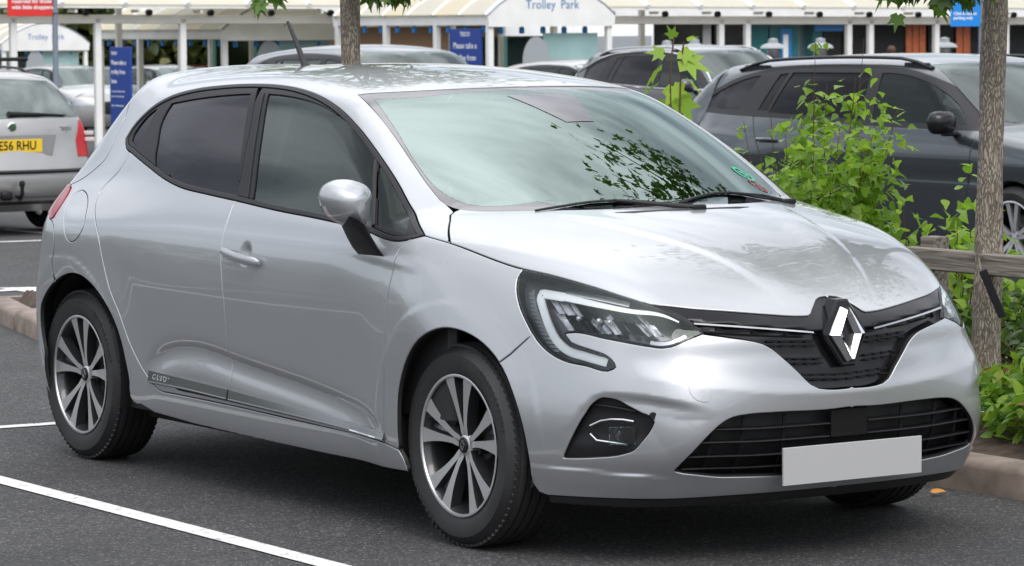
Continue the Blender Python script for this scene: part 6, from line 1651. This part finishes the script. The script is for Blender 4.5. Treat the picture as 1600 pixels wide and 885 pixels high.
# poles and signs
def pole_sign(px,d,wd,hh,zb,mat,lines,label,side=-1,pole_r=.05,size=.07,ptop=4.):
    g=gnd(px,d);r=empty('sign_post',g,math.atan2(Rh.y,Rh.x),label,'sign')
    mb=MB();mb.lathe([(pole_r,0),(pole_r,ptop),(0,ptop+.01)],14,'z');mb.build('pole',M['pole'],r,auto=50)
    mb=MB();mb.box((side*(wd/2+pole_r*.6),-.06,zb+hh/2),(wd,.02,hh),bev=.003);b=mb.build('sign_plate',mat,r)
    for k,tx in enumerate(lines):
        text_obj('sign_lettering',tx,size,M['white_print'],b,frame((side*(wd/2+pole_r*.6)-wd*.40,-.072,zb+.115+size*1.12*(len(lines)-1-k)),(1,0,0),(0,-1,0)),.001,align='LEFT',bold=.002)
    for z_ in(zb+.06,zb+hh-.06):mb=MB();mb.box((0,-.03,z_),(pole_r*2.4,pole_r*1.6,.03));mb.build('clamp',M['pole'],r)
pole_sign(86,44,.58,.62,2.10,M['red_board'],['These bays are','reserved for those','with little shoppers.'],'grey pole carrying a red sign about little shoppers, top left',pole_r=.037,size=.068)
pole_sign(1533,46,.40,.42,1.92,M['sky_blue'],['Click & collect','parking only'],'pole with a bright blue sign just left of the near right tree trunk',pole_r=.035,size=.052)
# shop building
M['brick']=pmat('buff_brickwork',(.42,.27,.17),.85,noise=.2,nscale=30)
M['render']=pmat('pale_render',(.55,.55,.54),.8,noise=.05,nscale=2)
M['wood']=pmat('orange_timber_cladding',(.36,.085,.025),.55,noise=.25,nscale=12)
M['shop_glass']=pmat('shop_glass_dark',(.012,.014,.015),.08,coat=.6)
M['teal_glass']=pmat('teal_shop_glass',(.02,.16,.17),.12,coat=.5)
M['yellow_p']=pmat('yellow_plastic',(.65,.42,.03),.5)
S0=gnd(430,88);S1_=gnd(1700,88);dv=(S1_-S0);dv.z=0;SL=dv.length;dv.normalize()
sb=empty('shop_building',S0,math.atan2(dv.y,dv.x),'long low supermarket building with glazed front and orange timber panels','building')
def sx_(px): return ((px-430)/(1700-430))*SL
def wallbox(px0,px1,z0,z1,dep,mat,name,y=0,par=None):
    x0,x1=sx_(px0),sx_(px1);mb=MB();mb.box(((x0+x1)/2,y+dep/2,(z0+z1)/2),(x1-x0,dep,z1-z0));return mb.build(name,mat,par or sb)
wallbox(430,1700,2.9,7.5,6,M['render'],'upper_wall',y=.3);wallbox(430,1700,2.5,2.95,.5,M['white'],'fascia',y=0)
wallbox(430,960,0,2.5,.3,M['brick'],'brick_wall',y=1.2);wallbox(430,1700,0,2.9,.3,M['dark_in'],'inner_wall',y=5)
for a,b,mt_ in ((960,1010,'render'),(1100,1115,'render'),(1205,1290,'teal_glass'),(1010,1100,'shop_glass'),(1118,1165,'shop_glass'),(1168,1205,'teal_glass'),(1320,1440,'shop_glass'),(1250,1275,'render'),(1290,1320,'shop_glass'),(1455,1497,'shop_glass'),(1520,1700,'shop_glass')):
    wallbox(a,b-2,.05,2.48,.08,M[mt_],'shop_window' if 'glass' in mt_ else 'pier',y=.6)
for a,b in ((1418,1450),(1497,1520)):
    x0,x1=sx_(a),sx_(b);n_=int((x1-x0)/.14)
    for k in range(n_):
        mb=MB();mb.box((x0+(k+.5)*(x1-x0)/n_,.45,1.25),((x1-x0)/n_-.02,.05,2.45));mb.build('timber_board',M['wood'],sb)
wallbox(1275,1320,2.28,2.48,.06,M['blue_print'],'blue_sign_band',y=.38);wallbox(1298,1314,.5,1.5,.3,M['yellow_p'],'yellow_bin',y=.1)
wallbox(600,690,.2,1.7,.05,M['white'],'poster_panel',y=1.1);wallbox(700,830,.4,1.6,.05,M['white'],'poster_panel',y=1.1);wallbox(705,740,.6,1.45,.03,M['wood'],'poster_picture',y=1.05)
text_obj('poster_lettering','PIZZA',.35,M['satin_black'],sb,frame((sx_(785),1.04,1.0),(1,0,0),(0,-1,0)),.002)
wallbox(1222,1240,1.5,2.35,.05,M['blue_clip'],'blue_poster',y=.52);wallbox(1218,1242,.2,1.4,.05,M['blue_print'],'blue_poster',y=.52)
wallbox(1226,1234,.9,2.2,.04,M['white'],'white_notice',y=.46)
for px,dd in ((1085,66),(1208,66),(1282,66),(1476,66),(1042,70)):
    g=gnd(px,dd);r=empty('bollard_lamp',g,0,{1085:'bollard lamp above the grey off-roader roof',1208:'bollard lamp left of the blue posters',1282:'bollard lamp under the blue band',1476:'bollard lamp between the two timber panels',1042:'bollard lamp right of the central shelter'}[px],'lamp','bollard lamps in front of the shop')
    mb=MB();mb.lathe([(.075,0),(.07,1.45),(0,1.45)],14,'z');mb.build('lamp_post',M['wood'],r,auto=50)
    mb=MB();mb.lathe([(.09,1.45),(.12,1.52),(.12,1.72),(.0,1.74)],14,'z');mb.build('lamp_glass',M['satin_chrome'],r,auto=50)
    mb=MB();mb.lathe([(.26,1.74),(.22,1.80),(.10,1.84),(.09,1.92),(0,1.94)],18,'z');mb.build('lamp_cap',M['grey_oval'],r,auto=50)
# pale van and wagon behind the central shelter
g=gnd(905,72);r=empty('delivery_van',g,0,'white delivery van with dark rear corner behind the central shelter','van')
mb=MB();mb.box((-1.6,1.0,1.35),(3.4,1.9,2.2),bev=.12);mb.build('van_body',M['white'],r,auto=50)
mb=MB();mb.box((.11,1.0,1.2),(.03,1.6,1.7),bev=.01);mb.build('rear_door',M['grey_oval'],r)
for x_ in(-2.6,-.6):
    for y_ in(.1,1.9):
        mb=MB();mb.lathe([(0,-.1),(.2,-.1),(.32,-.09),(.34,-.05),(.34,.05),(.32,.09),(0,.1)],24,'y',c=(x_,y_,.34));mb.build('wheel',M['tyre'],r,auto=40)
# small red picket fence pieces near the far cars

# ------------------------------------------------------------ vegetation
def leafmat(name,c0,c1,c2,trans=.35,rough=.45,red=None):
    m,nt,b,o=nmat(name);N=nt.nodes.new;L=nt.links.new
    g=N('ShaderNodeNewGeometry');cr=N('ShaderNodeValToRGB');e=cr.color_ramp.elements
    e[0].color=(*c0,1);e[1].color=(*c2,1);e[1].position=1;x=e.new(.5);x.color=(*c1,1)
    if red:x=e.new(.965);x.color=(*c2,1);e[-1].color=(*red,1)
    L(g.outputs['Random Per Island'],cr.inputs[0]);L(cr.outputs[0],b.inputs['Base Color']);b.inputs['Roughness'].default_value=rough
    tc=N('ShaderNodeTexCoord');n=N('ShaderNodeTexNoise');n.inputs['Scale'].default_value=90;L(tc.outputs['Object'],n.inputs['Vector']);bp=N('ShaderNodeBump');bp.inputs['Strength'].default_value=.25;bp.inputs['Distance'].default_value=.003;L(n.outputs['Fac'],bp.inputs['Height']);L(bp.outputs[0],b.inputs['Normal'])
    t=N('ShaderNodeBsdfTranslucent');hs_=N('ShaderNodeHueSaturation');hs_.inputs['Value'].default_value=1.9;L(cr.outputs[0],hs_.inputs['Color']);L(hs_.outputs[0],t.inputs[0])
    mx=N('ShaderNodeMixShader');mx.inputs[0].default_value=trans;L(b.outputs[0],mx.inputs[1]);L(t.outputs[0],mx.inputs[2]);L(mx.outputs[0],o.inputs[0]);return m
M['leaf_birch']=leafmat('birch_leaf',(.11,.20,.02),(.19,.33,.03),(.30,.44,.05),.4)
M['leaf_plane']=leafmat('plane_tree_leaf',(.045,.10,.012),(.08,.16,.02),(.12,.22,.03))
M['leaf_shrub']=leafmat('shrub_leaf',(.07,.15,.012),(.13,.25,.02),(.22,.33,.03),red=(.20,.05,.03))
M['leaf_dark']=leafmat('hedge_leaf',(.03,.06,.012),(.05,.10,.018),(.09,.14,.03))
M['leaf_far']=leafmat('far_tree_leaf',(.035,.055,.012),(.06,.09,.02),(.12,.12,.03),.25)
def barkmat():
    m,nt,b,o=nmat('tree_bark');N=nt.nodes.new;L=nt.links.new;tc=N('ShaderNodeTexCoord');mp=N('ShaderNodeMapping');mp.inputs['Scale'].default_value=(1,1,.22);L(tc.outputs['Object'],mp.inputs[0])
    v=N('ShaderNodeTexVoronoi');v.inputs['Scale'].default_value=120;v.feature='DISTANCE_TO_EDGE';ns_=N('ShaderNodeTexNoise');ns_.inputs['Scale'].default_value=30;ns_.inputs['Detail'].default_value=7
    L(mp.outputs[0],ns_.inputs['Vector']);ad=N('ShaderNodeVectorMath');ad.operation='MULTIPLY_ADD';L(ns_.outputs['Color'],ad.inputs[0]);ad.inputs[1].default_value=(.05,.05,.05);L(mp.outputs[0],ad.inputs[2]);L(ad.outputs[0],v.inputs['Vector'])
    cr=N('ShaderNodeValToRGB');e=cr.color_ramp.elements;e[0].color=(.10,.08,.062,1);e[1].color=(.38,.33,.27,1);e[1].position=.26;L(v.outputs['Distance'],cr.inputs[0])
    n2=N('ShaderNodeTexNoise');n2.inputs['Scale'].default_value=9;n2.inputs['Detail'].default_value=5;L(tc.outputs['Object'],n2.inputs['Vector']);mx=N('ShaderNodeMix');mx.data_type='RGBA';mx.blend_type='MULTIPLY';mx.inputs['Factor'].default_value=.8;mr=N('ShaderNodeMapRange');mr.inputs[3].default_value=.55;mr.inputs[4].default_value=1.5;L(n2.outputs['Fac'],mr.inputs[0]);L(cr.outputs[0],mx.inputs['A']);L(mr.outputs[0],mx.inputs['B']);L(mx.outputs['Result'],b.inputs['Base Color'])
    b.inputs['Roughness'].default_value=.9;bp=N('ShaderNodeBump');bp.inputs['Strength'].default_value=1;bp.inputs['Distance'].default_value=.008;mn=N('ShaderNodeMath');mn.operation='MINIMUM';mn.inputs[1].default_value=.2;L(v.outputs['Distance'],mn.inputs[0]);ad2=N('ShaderNodeMath');ad2.operation='MULTIPLY_ADD';L(ns_.outputs['Fac'],ad2.inputs[0]);ad2.inputs[1].default_value=.15;L(mn.outputs[0],ad2.inputs[2]);L(ad2.outputs[0],bp.inputs['Height']);L(bp.outputs[0],b.inputs['Normal']);return m
M['bark']=barkmat()
M['twig']=pmat('twig_bark',(.10,.055,.03),.8)
def lf_ovate(w=.42,tip=.25):   # unit leaf along +x, with a folded midrib
    P=[(0,0,0),(.22,.5*w*1.3,.03),(.5,w*.62,.05),(.78,w*.34,.03),(1,0,-.06),(.78,-w*.34,.03),(.5,-w*.62,.05),(.22,-.5*w*1.3,.03),(.5,0,-.015)]
    T=[(0,8,1),(1,8,2),(2,8,3),(3,8,4),(4,8,5),(5,8,6),(6,8,7),(7,8,0)];return np.array(P),np.array(T)
def lf_birch():
    P=[(0,0,0),(.10,.34,.03),(.30,.42,.05),(.62,.20,.03),(1,0,-.08),(.62,-.20,.03),(.30,-.42,.05),(.10,-.34,.03),(.42,0,-.02)]
    T=[(i,8,(i+1)%8) for i in range(8)];return np.array(P),np.array(T)
def lf_palm():    # five pointed lobes
    P=[(.12,0,0)];n=5;a0=[-105,-52,0,52,105];R_=[.55,.8,1.0,.8,.55]
    for i,(a,r) in enumerate(zip(a0,R_)):
        a=math.radians(a);P.append((.25+r*.75*math.cos(a),r*.75*math.sin(a),-.05*r))
        if i<4:
            am=math.radians((a0[i]+a0[i+1])/2);P.append((.25+.30*math.cos(am),.30*math.sin(am),.03))
    P.append((0,.10,0));P.insert(1,(0,-.10,0))
    T=[(0,i,i+1) for i in range(1,len(P)-1)];return np.array(P),np.array(T)
def leaves(name,pos,dirs,size,shape,mat,parent=None,rng=RNG,droop=.4,kind='stuff'):
    """pos Nx3, dirs Nx3 (leaf axis), size N"""
    P,T=shape;n=len(pos);d=dirs/np.linalg.norm(dirs,axis=1)[:,None];d[:,2]-=droop;d/=np.linalg.norm(d,axis=1)[:,None]
    up=np.array([0,0,1.])+rng.normal(0,.55,(n,3));y=np.cross(up,d);y/=np.linalg.norm(y,axis=1)[:,None]+1e-9;z=np.cross(d,y)
    V=pos[:,None,:]+size[:,None,None]*(P[None,:,0:1]*d[:,None,:]+P[None,:,1:2]*y[:,None,:]+P[None,:,2:3]*z[:,None,:])
    F=(T[None]+(np.arange(n)*len(P))[:,None,None]).reshape(-1,3);V=V.reshape(-1,3)
    me=bpy.data.meshes.new(name);me.vertices.add(len(V));me.vertices.foreach_set('co',V.ravel());me.loops.add(F.size);me.loops.foreach_set('vertex_index',F.ravel().astype(np.int32));me.polygons.add(len(F));me.polygons.foreach_set('loop_start',np.arange(0,F.size,3,dtype=np.int32));me.polygons.foreach_set('loop_total',np.full(len(F),3,dtype=np.int32));me.update(calc_edges=True);me.validate()
    me.materials.append(mat);o=bpy.data.objects.new(name,me);link(o,parent)
    if kind:o['kind']=kind
    return o
def trunk_mesh(path,rad,par,name='trunk',mat=None,n=14,seed=1):
    q=dens(np.array(path,float),.06,80);k=len(q);r=np.interp(np.linspace(0,1,k),np.linspace(0,1,len(rad)),rad);rs=np.random.default_rng(seed)
    V=[];ph=rs.uniform(0,6,3)
    for i in range(k):
        for j in range(n):
            a=2*PI*j/n;rr=r[i]*(1+.06*math.sin(3*a+ph[0]+q[i][2]*5)+.05*math.sin(2*a+ph[1]-q[i][2]*9)+rs.normal(0,.018))
            V.append((q[i][0]+rr*math.cos(a),q[i][1]+rr*math.sin(a),q[i][2]))
    mb=MB();mb.add(V,[(i*n+j,i*n+(j+1)%n,(i+1)*n+(j+1)%n,(i+1)*n+j) for i in range(k-1) for j in range(n)]+[tuple((k-1)*n+j for j in range(n))])
    return mb.build(name,mat or M['bark'],par,smooth=True)
def street_tree(base,label,path,rad,crown_c,crown_r,nl,extra=(),seed=3):
    r=empty('tree',base,0,label,'tree','young trees in the planting strip');b=np.array(base);rg_=np.random.default_rng(seed)
    trunk_mesh([np.array(p)-b for p in path],rad,r,seed=seed)
    top=np.array(path[-1])-b;cc=np.array(crown_c)-b;mb=MB();pos=[];dr_=[]
    st_=[top,np.array(path[-2])-b]
    ends=[]
    for k in range(26):
        v=rg_.normal(0,1,3);v/=np.linalg.norm(v);v[2]=v[2]*.8;e=cc+v*np.array(crown_r)*rg_.uniform(.75,1.0);ends.append(e)
    for e in extra:ends.append(np.array(e)-b)
    for k,e in enumerate(ends):
        s_=st_[k%2]+rg_.normal(0,.03,3);mid=(s_+e)/2+np.array([0,0,.18])+rg_.normal(0,.08,3);q=dens(np.array([s_,mid,e]),.12,120)
        mb.tube(q,list(np.linspace(.022,.004,len(q))),5)
        nlv=nl//len(ends)
        for i in range(nlv):
            t=rg_.uniform(.35,1.0);c=q[min(len(q)-1,int(t*len(q)))]+rg_.normal(0,.13 if k<26 else .035,3)
            if (k<26 and c[2]+b[2]<1.86) or (k>=26 and t<.8):continue
            pos.append(c);dr_.append(rg_.normal(0,1,3)+np.array([0,0,-.4]))
    mb.build('branches',M['twig'],r,auto=60)
    leaves('crown',np.array(pos),np.array(dr_),rg_.uniform(.06,.115,len(pos)),lf_palm(),M['leaf_plane'],r,rg_,droop=.7)
    return r
A1=at(547,60,15.9);A1b=(A1.x,A1.y,.09)
ex=[at(px,py-24,15.7) for px,py in((398,2),(416,10),(432,4),(575,2),(600,4),(612,12),(622,0),(590,0),(640,-4))]
street_tree(A1b,'young tree with a thin brown trunk directly behind the silver hatchback roof',[(A1.x+.03,A1.y,.05),(A1.x+.01,A1.y,.5),(A1.x,A1.y,1.1),tuple(at(548,20,15.9)),tuple(at(546,-60,15.9)),tuple(at(552,-260,15.9))],[.062,.05,.046,.046,.045,.035],(A1.x,A1.y,2.9),(1.2,1.2,.9),1500,[(e.x,e.y,e.z) for e in ex],seed=3)
T2=at(1546,300,12.6)
p_=lambda px,py,d=12.6:tuple(at(px,py,d))
ex=[at(px,py-34,12.3) for px,py in((1396,4),(1420,-2),(1440,2),(1462,6),(1480,0),(1500,8),(1520,4),(1410,-12),(1530,-6))]
street_tree((T2.x,T2.y,.09),'pale barked tree trunk at the right edge, standing in front of the dark estate',[(T2.x-.03,T2.y,.02),p_(1541,520),p_(1545,330),p_(1550,180),p_(1555,20),p_(1556,-60),p_(1560,-330)],[.075,.056,.050,.047,.046,.045,.036],(T2.x+.35,T2.y-.25,2.95),(1.5,1.35,.85),3000,[(e.x,e.y,e.z) for e in ex],seed=8)
# birch sapling
def stems_bush(name,label,cat,stems,leafshape,mat,lsize,per,spread,seed,droop=.7,tw=.004,group=None,twig_n=5,tl=.16):
    b0=np.array(stems[0][0]);r=empty(name,tuple(b0),0,label,cat,group);rg_=np.random.default_rng(seed);mb=MB();pos=[];dr_=[]
    for st_ in stems:
        q=dens(np.array(st_)-b0,.05,120);mb.tube(q,list(np.linspace(tw*2.2,tw*.5,len(q))),5);nq=len(q)
        for k in range(twig_n):
            t=rg_.uniform(.35,.98);i=int(t*(nq-1));d_=rg_.normal(0,1,3);d_[2]=abs(d_[2])*.6;d_/=np.linalg.norm(d_);ln=tl*rg_.uniform(.5,1.2)*(1.15-t*.6)
            e=q[i]+d_*ln;mb.tube([q[i],(q[i]+e)/2+[0,0,.01],e],[tw*.6,tw*.45,tw*.25],4)
            for j in range(per):
                s_=rg_.uniform(.15,1.05);c=q[i]+(e-q[i])*s_+rg_.normal(0,spread,3);pos.append(c);dr_.append(d_+rg_.normal(0,.8,3))
    mb.build('stems',M['twig'],r,auto=60);leaves('foliage',np.array(pos),np.array(dr_),lsize*rg_.uniform(.6,1.2,len(pos)),leafshape,mat,r,rg_,droop=droop);return r
def P_(px,py,d=13.7):
    v=at(px,py,d);return (v.x,v.y,v.z)
def G_(px,d=13.7):
    v=at(px,40,d);return (v.x,v.y,.1)
bst=[]
for (px,py,dd) in ((1312,62,0),(1388,60,.1),(1240,150,-.1),(1200,190,.15),(1165,215,-.15),(1330,130,.2),(1405,195,-.1),(1375,120,0),(1440,170,.15),(1290,175,.3),(1225,240,-.2),(1420,250,.05),(1350,200,-.25),(1265,210,.2),(1180,260,.1),(1310,235,-.3),(1385,275,-.2),(1250,275,-.3),(1340,290,.2),(1215,300,.3)):
    px-=38;bx_=1262+(px-1285)*.30;bst.append([G_(bx_,13.7),P_(bx_*.6+px*.4,360,13.7+dd*.5),P_(bx_*.2+px*.8,(py+330)/2,13.7+dd),P_(px,py,13.7+dd)])
stems_bush('birch_sapling','bushy bright green birch sapling between the silver hatchback and the dark estate','shrub',bst[5:],lf_birch(),M['leaf_birch'],.052,10,.036,5,twig_n=18,tl=.20,tw=.0026)
stems_bush('birch_sapling','thin taller birch shoots with sparse small leaves rising out of the sapling','shrub',bst[:5],lf_birch(),M['leaf_birch'],.050,3,.02,6,twig_n=11,tl=.12,tw=.0022)
sp_=[[G_(1052,15.4),P_(1050,200,15.4),P_(1047,120,15.4),P_(1053,60,15.4)],[G_(1052,15.4),P_(1062,190,15.4),P_(1064,110,15.4),P_(1068,66,15.4)]]
r=empty('leafy_sprig',sp_[0][0],0,'tall sprig with a few big pale green leaves behind the windscreen edge','plant');b0=np.array(sp_[0][0]);mb=MB()
for s_ in sp_:mb.tube(dens(np.array(s_)-b0,.1,120),.004,5)
mb.build('stem',M['twig'],r,auto=60)
ps=[];ds_=[];sz_=[]
for (px,py,s_,dx,dz) in ((1035,100,.13,-.5,-.6),(1060,92,.14,.7,-.2),(1050,130,.12,.3,-.8),(1030,128,.11,-.6,-.4),(1072,120,.10,.6,-.6),(1062,78,.09,.4,-.3),(1055,60,.06,-.3,.5),(1072,62,.05,.6,.2),(1040,84,.08,-.6,.1),(1060,150,.12,.4,-.7),(1042,158,.10,-.5,-.6)):
    ps.append(np.array(P_(px,py,15.4))-b0);ds_.append([Rh.x*dx,Rh.y*dx,dz]);sz_.append(s_*1.25)
leaves('leaf_cluster',np.array(ps),np.array(ds_,float),np.array(sz_),lf_palm(),M['leaf_birch'],r,droop=.1)
def bush(name,label,c,ext,hgt,n,lsz,shape,mat,seed,cat='shrub',group=None,droop=.5):
    r=empty(name,(c[0],c[1],.1),0,label,cat,group);rg_=np.random.default_rng(seed);n2=n
    u=rg_.uniform(-1,1,(n2,2));k=(u**2).sum(1)<1;u=u[k];cl=.75+.25*np.sin(u[:,0]*7+seed)*np.cos(u[:,1]*6+seed*2)
    hh=hgt*cl*np.sqrt(1-.75*(u**2).sum(1));zz=hh*(rg_.uniform(0,1,len(u))**.45);pos=np.stack([u[:,0]*ext[0],u[:,1]*ext[1],zz],1)
    dr_=np.stack([u[:,0],u[:,1],np.full(len(u),.25)],1)+rg_.normal(0,.7,(len(u),3))
    leaves('foliage',pos,dr_,lsz*rg_.uniform(.6,1.25,len(u)),shape,mat,r,rg_,droop=droop)
    mb=MB()
    for i in range(0,len(pos),max(1,len(pos)//60)):
        p=pos[i];mb.tube([(p[0]*.35,p[1]*.35,-.05),(p[0]*.8,p[1]*.8,p[2]*.55),tuple(p)],[.006,.004,.002],4)
    mb.build('stems',M['twig'],r,auto=60);return r
bush('low_shrub','bright green low shrub with a few red leaves beside the front bumper corner',(.25,2.0),(1.05,.52),.50,5200,.062,lf_ovate(),M['leaf_shrub'],2)
bush('low_shrub','green shrub further right along the kerb, cut by the frame edge',(2.3,2.1),(1.1,.6),.46,3000,.062,lf_ovate(),M['leaf_shrub'],12)
bush('low_shrub','darker green shrub behind the leaning strap and the tree trunk',(-.75,2.95),(1.25,.6),.66,4500,.055,lf_ovate(),M['leaf_dark'],3)
bush('low_shrub','leafy growth above the timber rail left of the pale trunk',(-2.05,2.8),(.62,.40),.92,1300,.060,lf_birch(),M['leaf_birch'],4)
bush('low_shrub','dark shrub under the birch sapling behind the bonnet',(-2.9,2.9),(1.2,.6),.62,1800,.058,lf_ovate(),M['leaf_dark'],7)
# dry grass tuft by the trunk
r=empty('dry_grass',(-.55,2.35,.1),0,'tuft of dry straw coloured stalks right of the pale trunk','grass tuft');mb=MB();rs=random.Random(3)
for k in range(70):
    x_,y_=rs.gauss(0,.10),rs.gauss(0,.07);mb.tube([(x_,y_,0),(x_+rs.gauss(0,.05),y_+rs.gauss(0,.05),.2),(x_+rs.gauss(0,.14),y_+rs.gauss(0,.12),.30+rs.random()*.12)],[.0025,.002,.001],3)
tag(mb.build('stalks',pmat('dry_stalk',(.42,.34,.22),.8),r),kind='stuff')
# weathered rail
def woodmat(name='weathered_timber'):
    m,nt,b,o=nmat(name);N=nt.nodes.new;L=nt.links.new;tc=N('ShaderNodeTexCoord');mp=N('ShaderNodeMapping');mp.inputs['Scale'].default_value=(1.2,30,30);L(tc.outputs['Object'],mp.inputs[0]);n=N('ShaderNodeTexNoise');n.inputs['Scale'].default_value=3.0;n.inputs['Detail'].default_value=8;n.inputs['Distortion'].default_value=.8;L(mp.outputs[0],n.inputs['Vector']);cr=N('ShaderNodeValToRGB');e=cr.color_ramp.elements;e[0].position=.33;e[0].color=(.09,.075,.062,1);e[1].position=.68;e[1].color=(.36,.32,.27,1);L(n.outputs['Fac'],cr.inputs[0]);L(cr.outputs[0],b.inputs['Base Color']);b.inputs['Roughness'].default_value=.85;bp=N('ShaderNodeBump');bp.inputs['Strength'].default_value=.7;bp.inputs['Distance'].default_value=.004;L(n.outputs['Fac'],bp.inputs['Height']);L(bp.outputs[0],b.inputs['Normal']);return m
M['timber']=woodmat()
a=Vector(at(1424,402,11.9+1.05));b_=Vector(at(1640,411,11.9+.35))
rl=empty('timber_rail',(a.x,a.y,0),math.atan2(b_.y-a.y,b_.x-a.x),'weathered grey timber knee rail on short posts in front of the pale trunk','fence')
Lr=(b_-a).length+1.6;zr_=(a.z+b_.z)/2-.0
mb=MB();mb.box((Lr/2,0,a.z),(Lr,.045,.083),bev=.006);mb.build('rail',M['timber'],rl)
for x_ in(.06,1.9):
    mb=MB();mb.box((x_,.065,(a.z+.06)/2+.02),(.085,.075,a.z+.06),bev=.004);mb.build('post',M['timber'],rl)
mb=MB();q0=Vector(at(1536,424,12.45));q1=Vector(at(1566,494,12.45))
r=empty('tree_strap',tuple(q0),0,'black strap leaning from the timber rail down beside the pale trunk','strap')
dq=q1-q0;mb.box((0,0,0),(dq.length*1.05,.012,.030),bev=.003);o=mb.build('strap',M['satin_black'],r)
o.data.transform(Matrix.Translation(dq/2)@dq.to_track_quat('X','Z').to_matrix().to_4x4())
# fallen orange leaf and little litter
r=leaves('fallen_leaf',np.array([[-.04,1.05,.014]]),np.array([[.6,.8,.05]]),np.array([.055]),lf_ovate(.55),pmat('orange_leaf',(.55,.22,.01),.6),None,droop=0,kind=None)
tag(r,'fallen orange leaf on the asphalt in front of the right hand kerb','leaf')
# far trees on the left and an added wood that closes the view all round
def far_tree(px,d,hgt,wd,label,seed):
    g=gnd(px,d);r=empty('far_tree',g,0,label,'tree','trees beyond the car park on the left');rg_=np.random.default_rng(seed)
    trunk_mesh([(0,0,-.2),(.1,0,hgt*.35),(0,.1,hgt*.7)],[.22,.17,.08],r,n=8,seed=seed)
    n=2600;v=rg_.normal(0,1,(n,3));v/=np.linalg.norm(v,axis=1)[:,None];rad=rg_.uniform(.35,1,n)**.5;pos=v*rad[:,None]*[wd/2,wd/2,hgt*.45];cl=rg_.normal(0,1,(9,3))*[wd*.25,wd*.25,hgt*.2];pos=pos*.7+cl[rg_.integers(0,9,n)]*.8;pos[:,2]+=hgt*.52
    pos=pos[pos[:,2]>.3];leaves('crown',pos,rg_.normal(0,1,(len(pos),3)),rg_.uniform(.22,.42,len(pos)),lf_ovate(.7),M['leaf_far'],r,rg_)
for i,(px,d,h_,w_) in enumerate(((20,92,7,7),(110,96,8,7.5),(200,90,6.5,7),(300,95,7.5,8),(395,92,6,7),(490,97,7,7))):
    far_tree(px,d,h_,w_,['far tree behind the red sign and the first gable','far tree between the grey pole and the tall blue board','far tree above the tall blue board','far tree behind the second shelter roof','far tree above the second shelter sign','far tree just left of the near tree trunk'][i],20+i)
# wood added round the horizon to darken the reflections in paint and glass
rg_=np.random.default_rng(77);n=11000;ang=rg_.uniform(0,2*PI,n);rad=rg_.uniform(112,135,n);x_=rad*np.cos(ang);y_=rad*np.sin(ang)
dd=(x_-CAM_LOC[0])*-.8376+(y_-CAM_LOC[1])*.5463;k=dd<1e9
x_,y_=x_[k],y_[k];hh=9+3*np.sin(ang[k]*9)+2*np.sin(ang[k]*23);z_=hh*rg_.uniform(0,1,len(x_))**.7
leaves('added_wood',np.stack([x_,y_,z_],1),rg_.normal(0,1,(len(x_),3)),rg_.uniform(1.6,3.2,len(x_)),lf_ovate(.8),M['leaf_far'],None,rg_)
# shopper at the shop front
g=gnd(1393,76);pr=empty('person',g,math.atan2(-Fh.y,-Fh.x),'person in a pale top walking in front of the dark shop windows','person')
def skin(name,pts,edges,rad,mat,par):
    me=bpy.data.meshes.new(name);me.from_pydata(pts,edges,[]);o=bpy.data.objects.new(name,me);link(o,par)
    md=o.modifiers.new('skin','SKIN');
    for i,r_ in enumerate(rad):me.skin_vertices[0].data[i].radius=(r_,r_*.8)
    me.skin_vertices[0].data[0].use_root=True
    o.modifiers.new('sub','SUBSURF').levels=1;o.modifiers['sub'].render_levels=1;me.materials.append(mat);return o
try:
    pts=[(0,0,.95),(0,0,1.15),(0,0,1.42),(0,0,1.52),(.02,0,1.66),(0,.19,1.40),(.02,.24,1.12),(.10,.24,.88),(0,-.19,1.40),(-.02,-.24,1.12),(.06,-.25,.88),(0,.10,.88),(.08,.11,.48),(.02,.11,.06),(.14,.11,.03),(0,-.10,.88),(-.06,-.11,.48),(-.16,-.11,.08),(-.04,-.11,.03)]
    ed=[(0,1),(1,2),(2,3),(3,4),(2,5),(5,6),(6,7),(2,8),(8,9),(9,10),(0,11),(11,12),(12,13),(13,14),(0,15),(15,16),(16,17),(17,18)]
    rd=[.15,.14,.16,.06,.10,.065,.045,.035,.065,.045,.035,.09,.06,.045,.04,.09,.06,.045,.04]
    me=bpy.data.meshes.new('body');me.from_pydata(pts,ed,[]);o=bpy.data.objects.new('body',me);link(o,pr);o.modifiers.new('skin','SKIN')
    for i,r_ in enumerate(rd):me.skin_vertices[0].data[i].radius=(r_,r_*.85)
    me.skin_vertices[0].data[0].use_root=True
    m_=o.modifiers.new('sub','SUBSURF');m_.levels=2;m_.render_levels=2;me.materials.append(pmat('pale_top',(.62,.58,.66),.8))
    mb=MB();mb.lathe([(0,.115),(.06,.10),(.095,.05),(.10,0),(.085,-.05),(.03,-.08)],14,'z',c=(0.0,0,1.72));mb.build('hair',pmat('brown_hair',(.08,.035,.02),.7),pr,smooth=True)
except Exception as e: print('person',e)
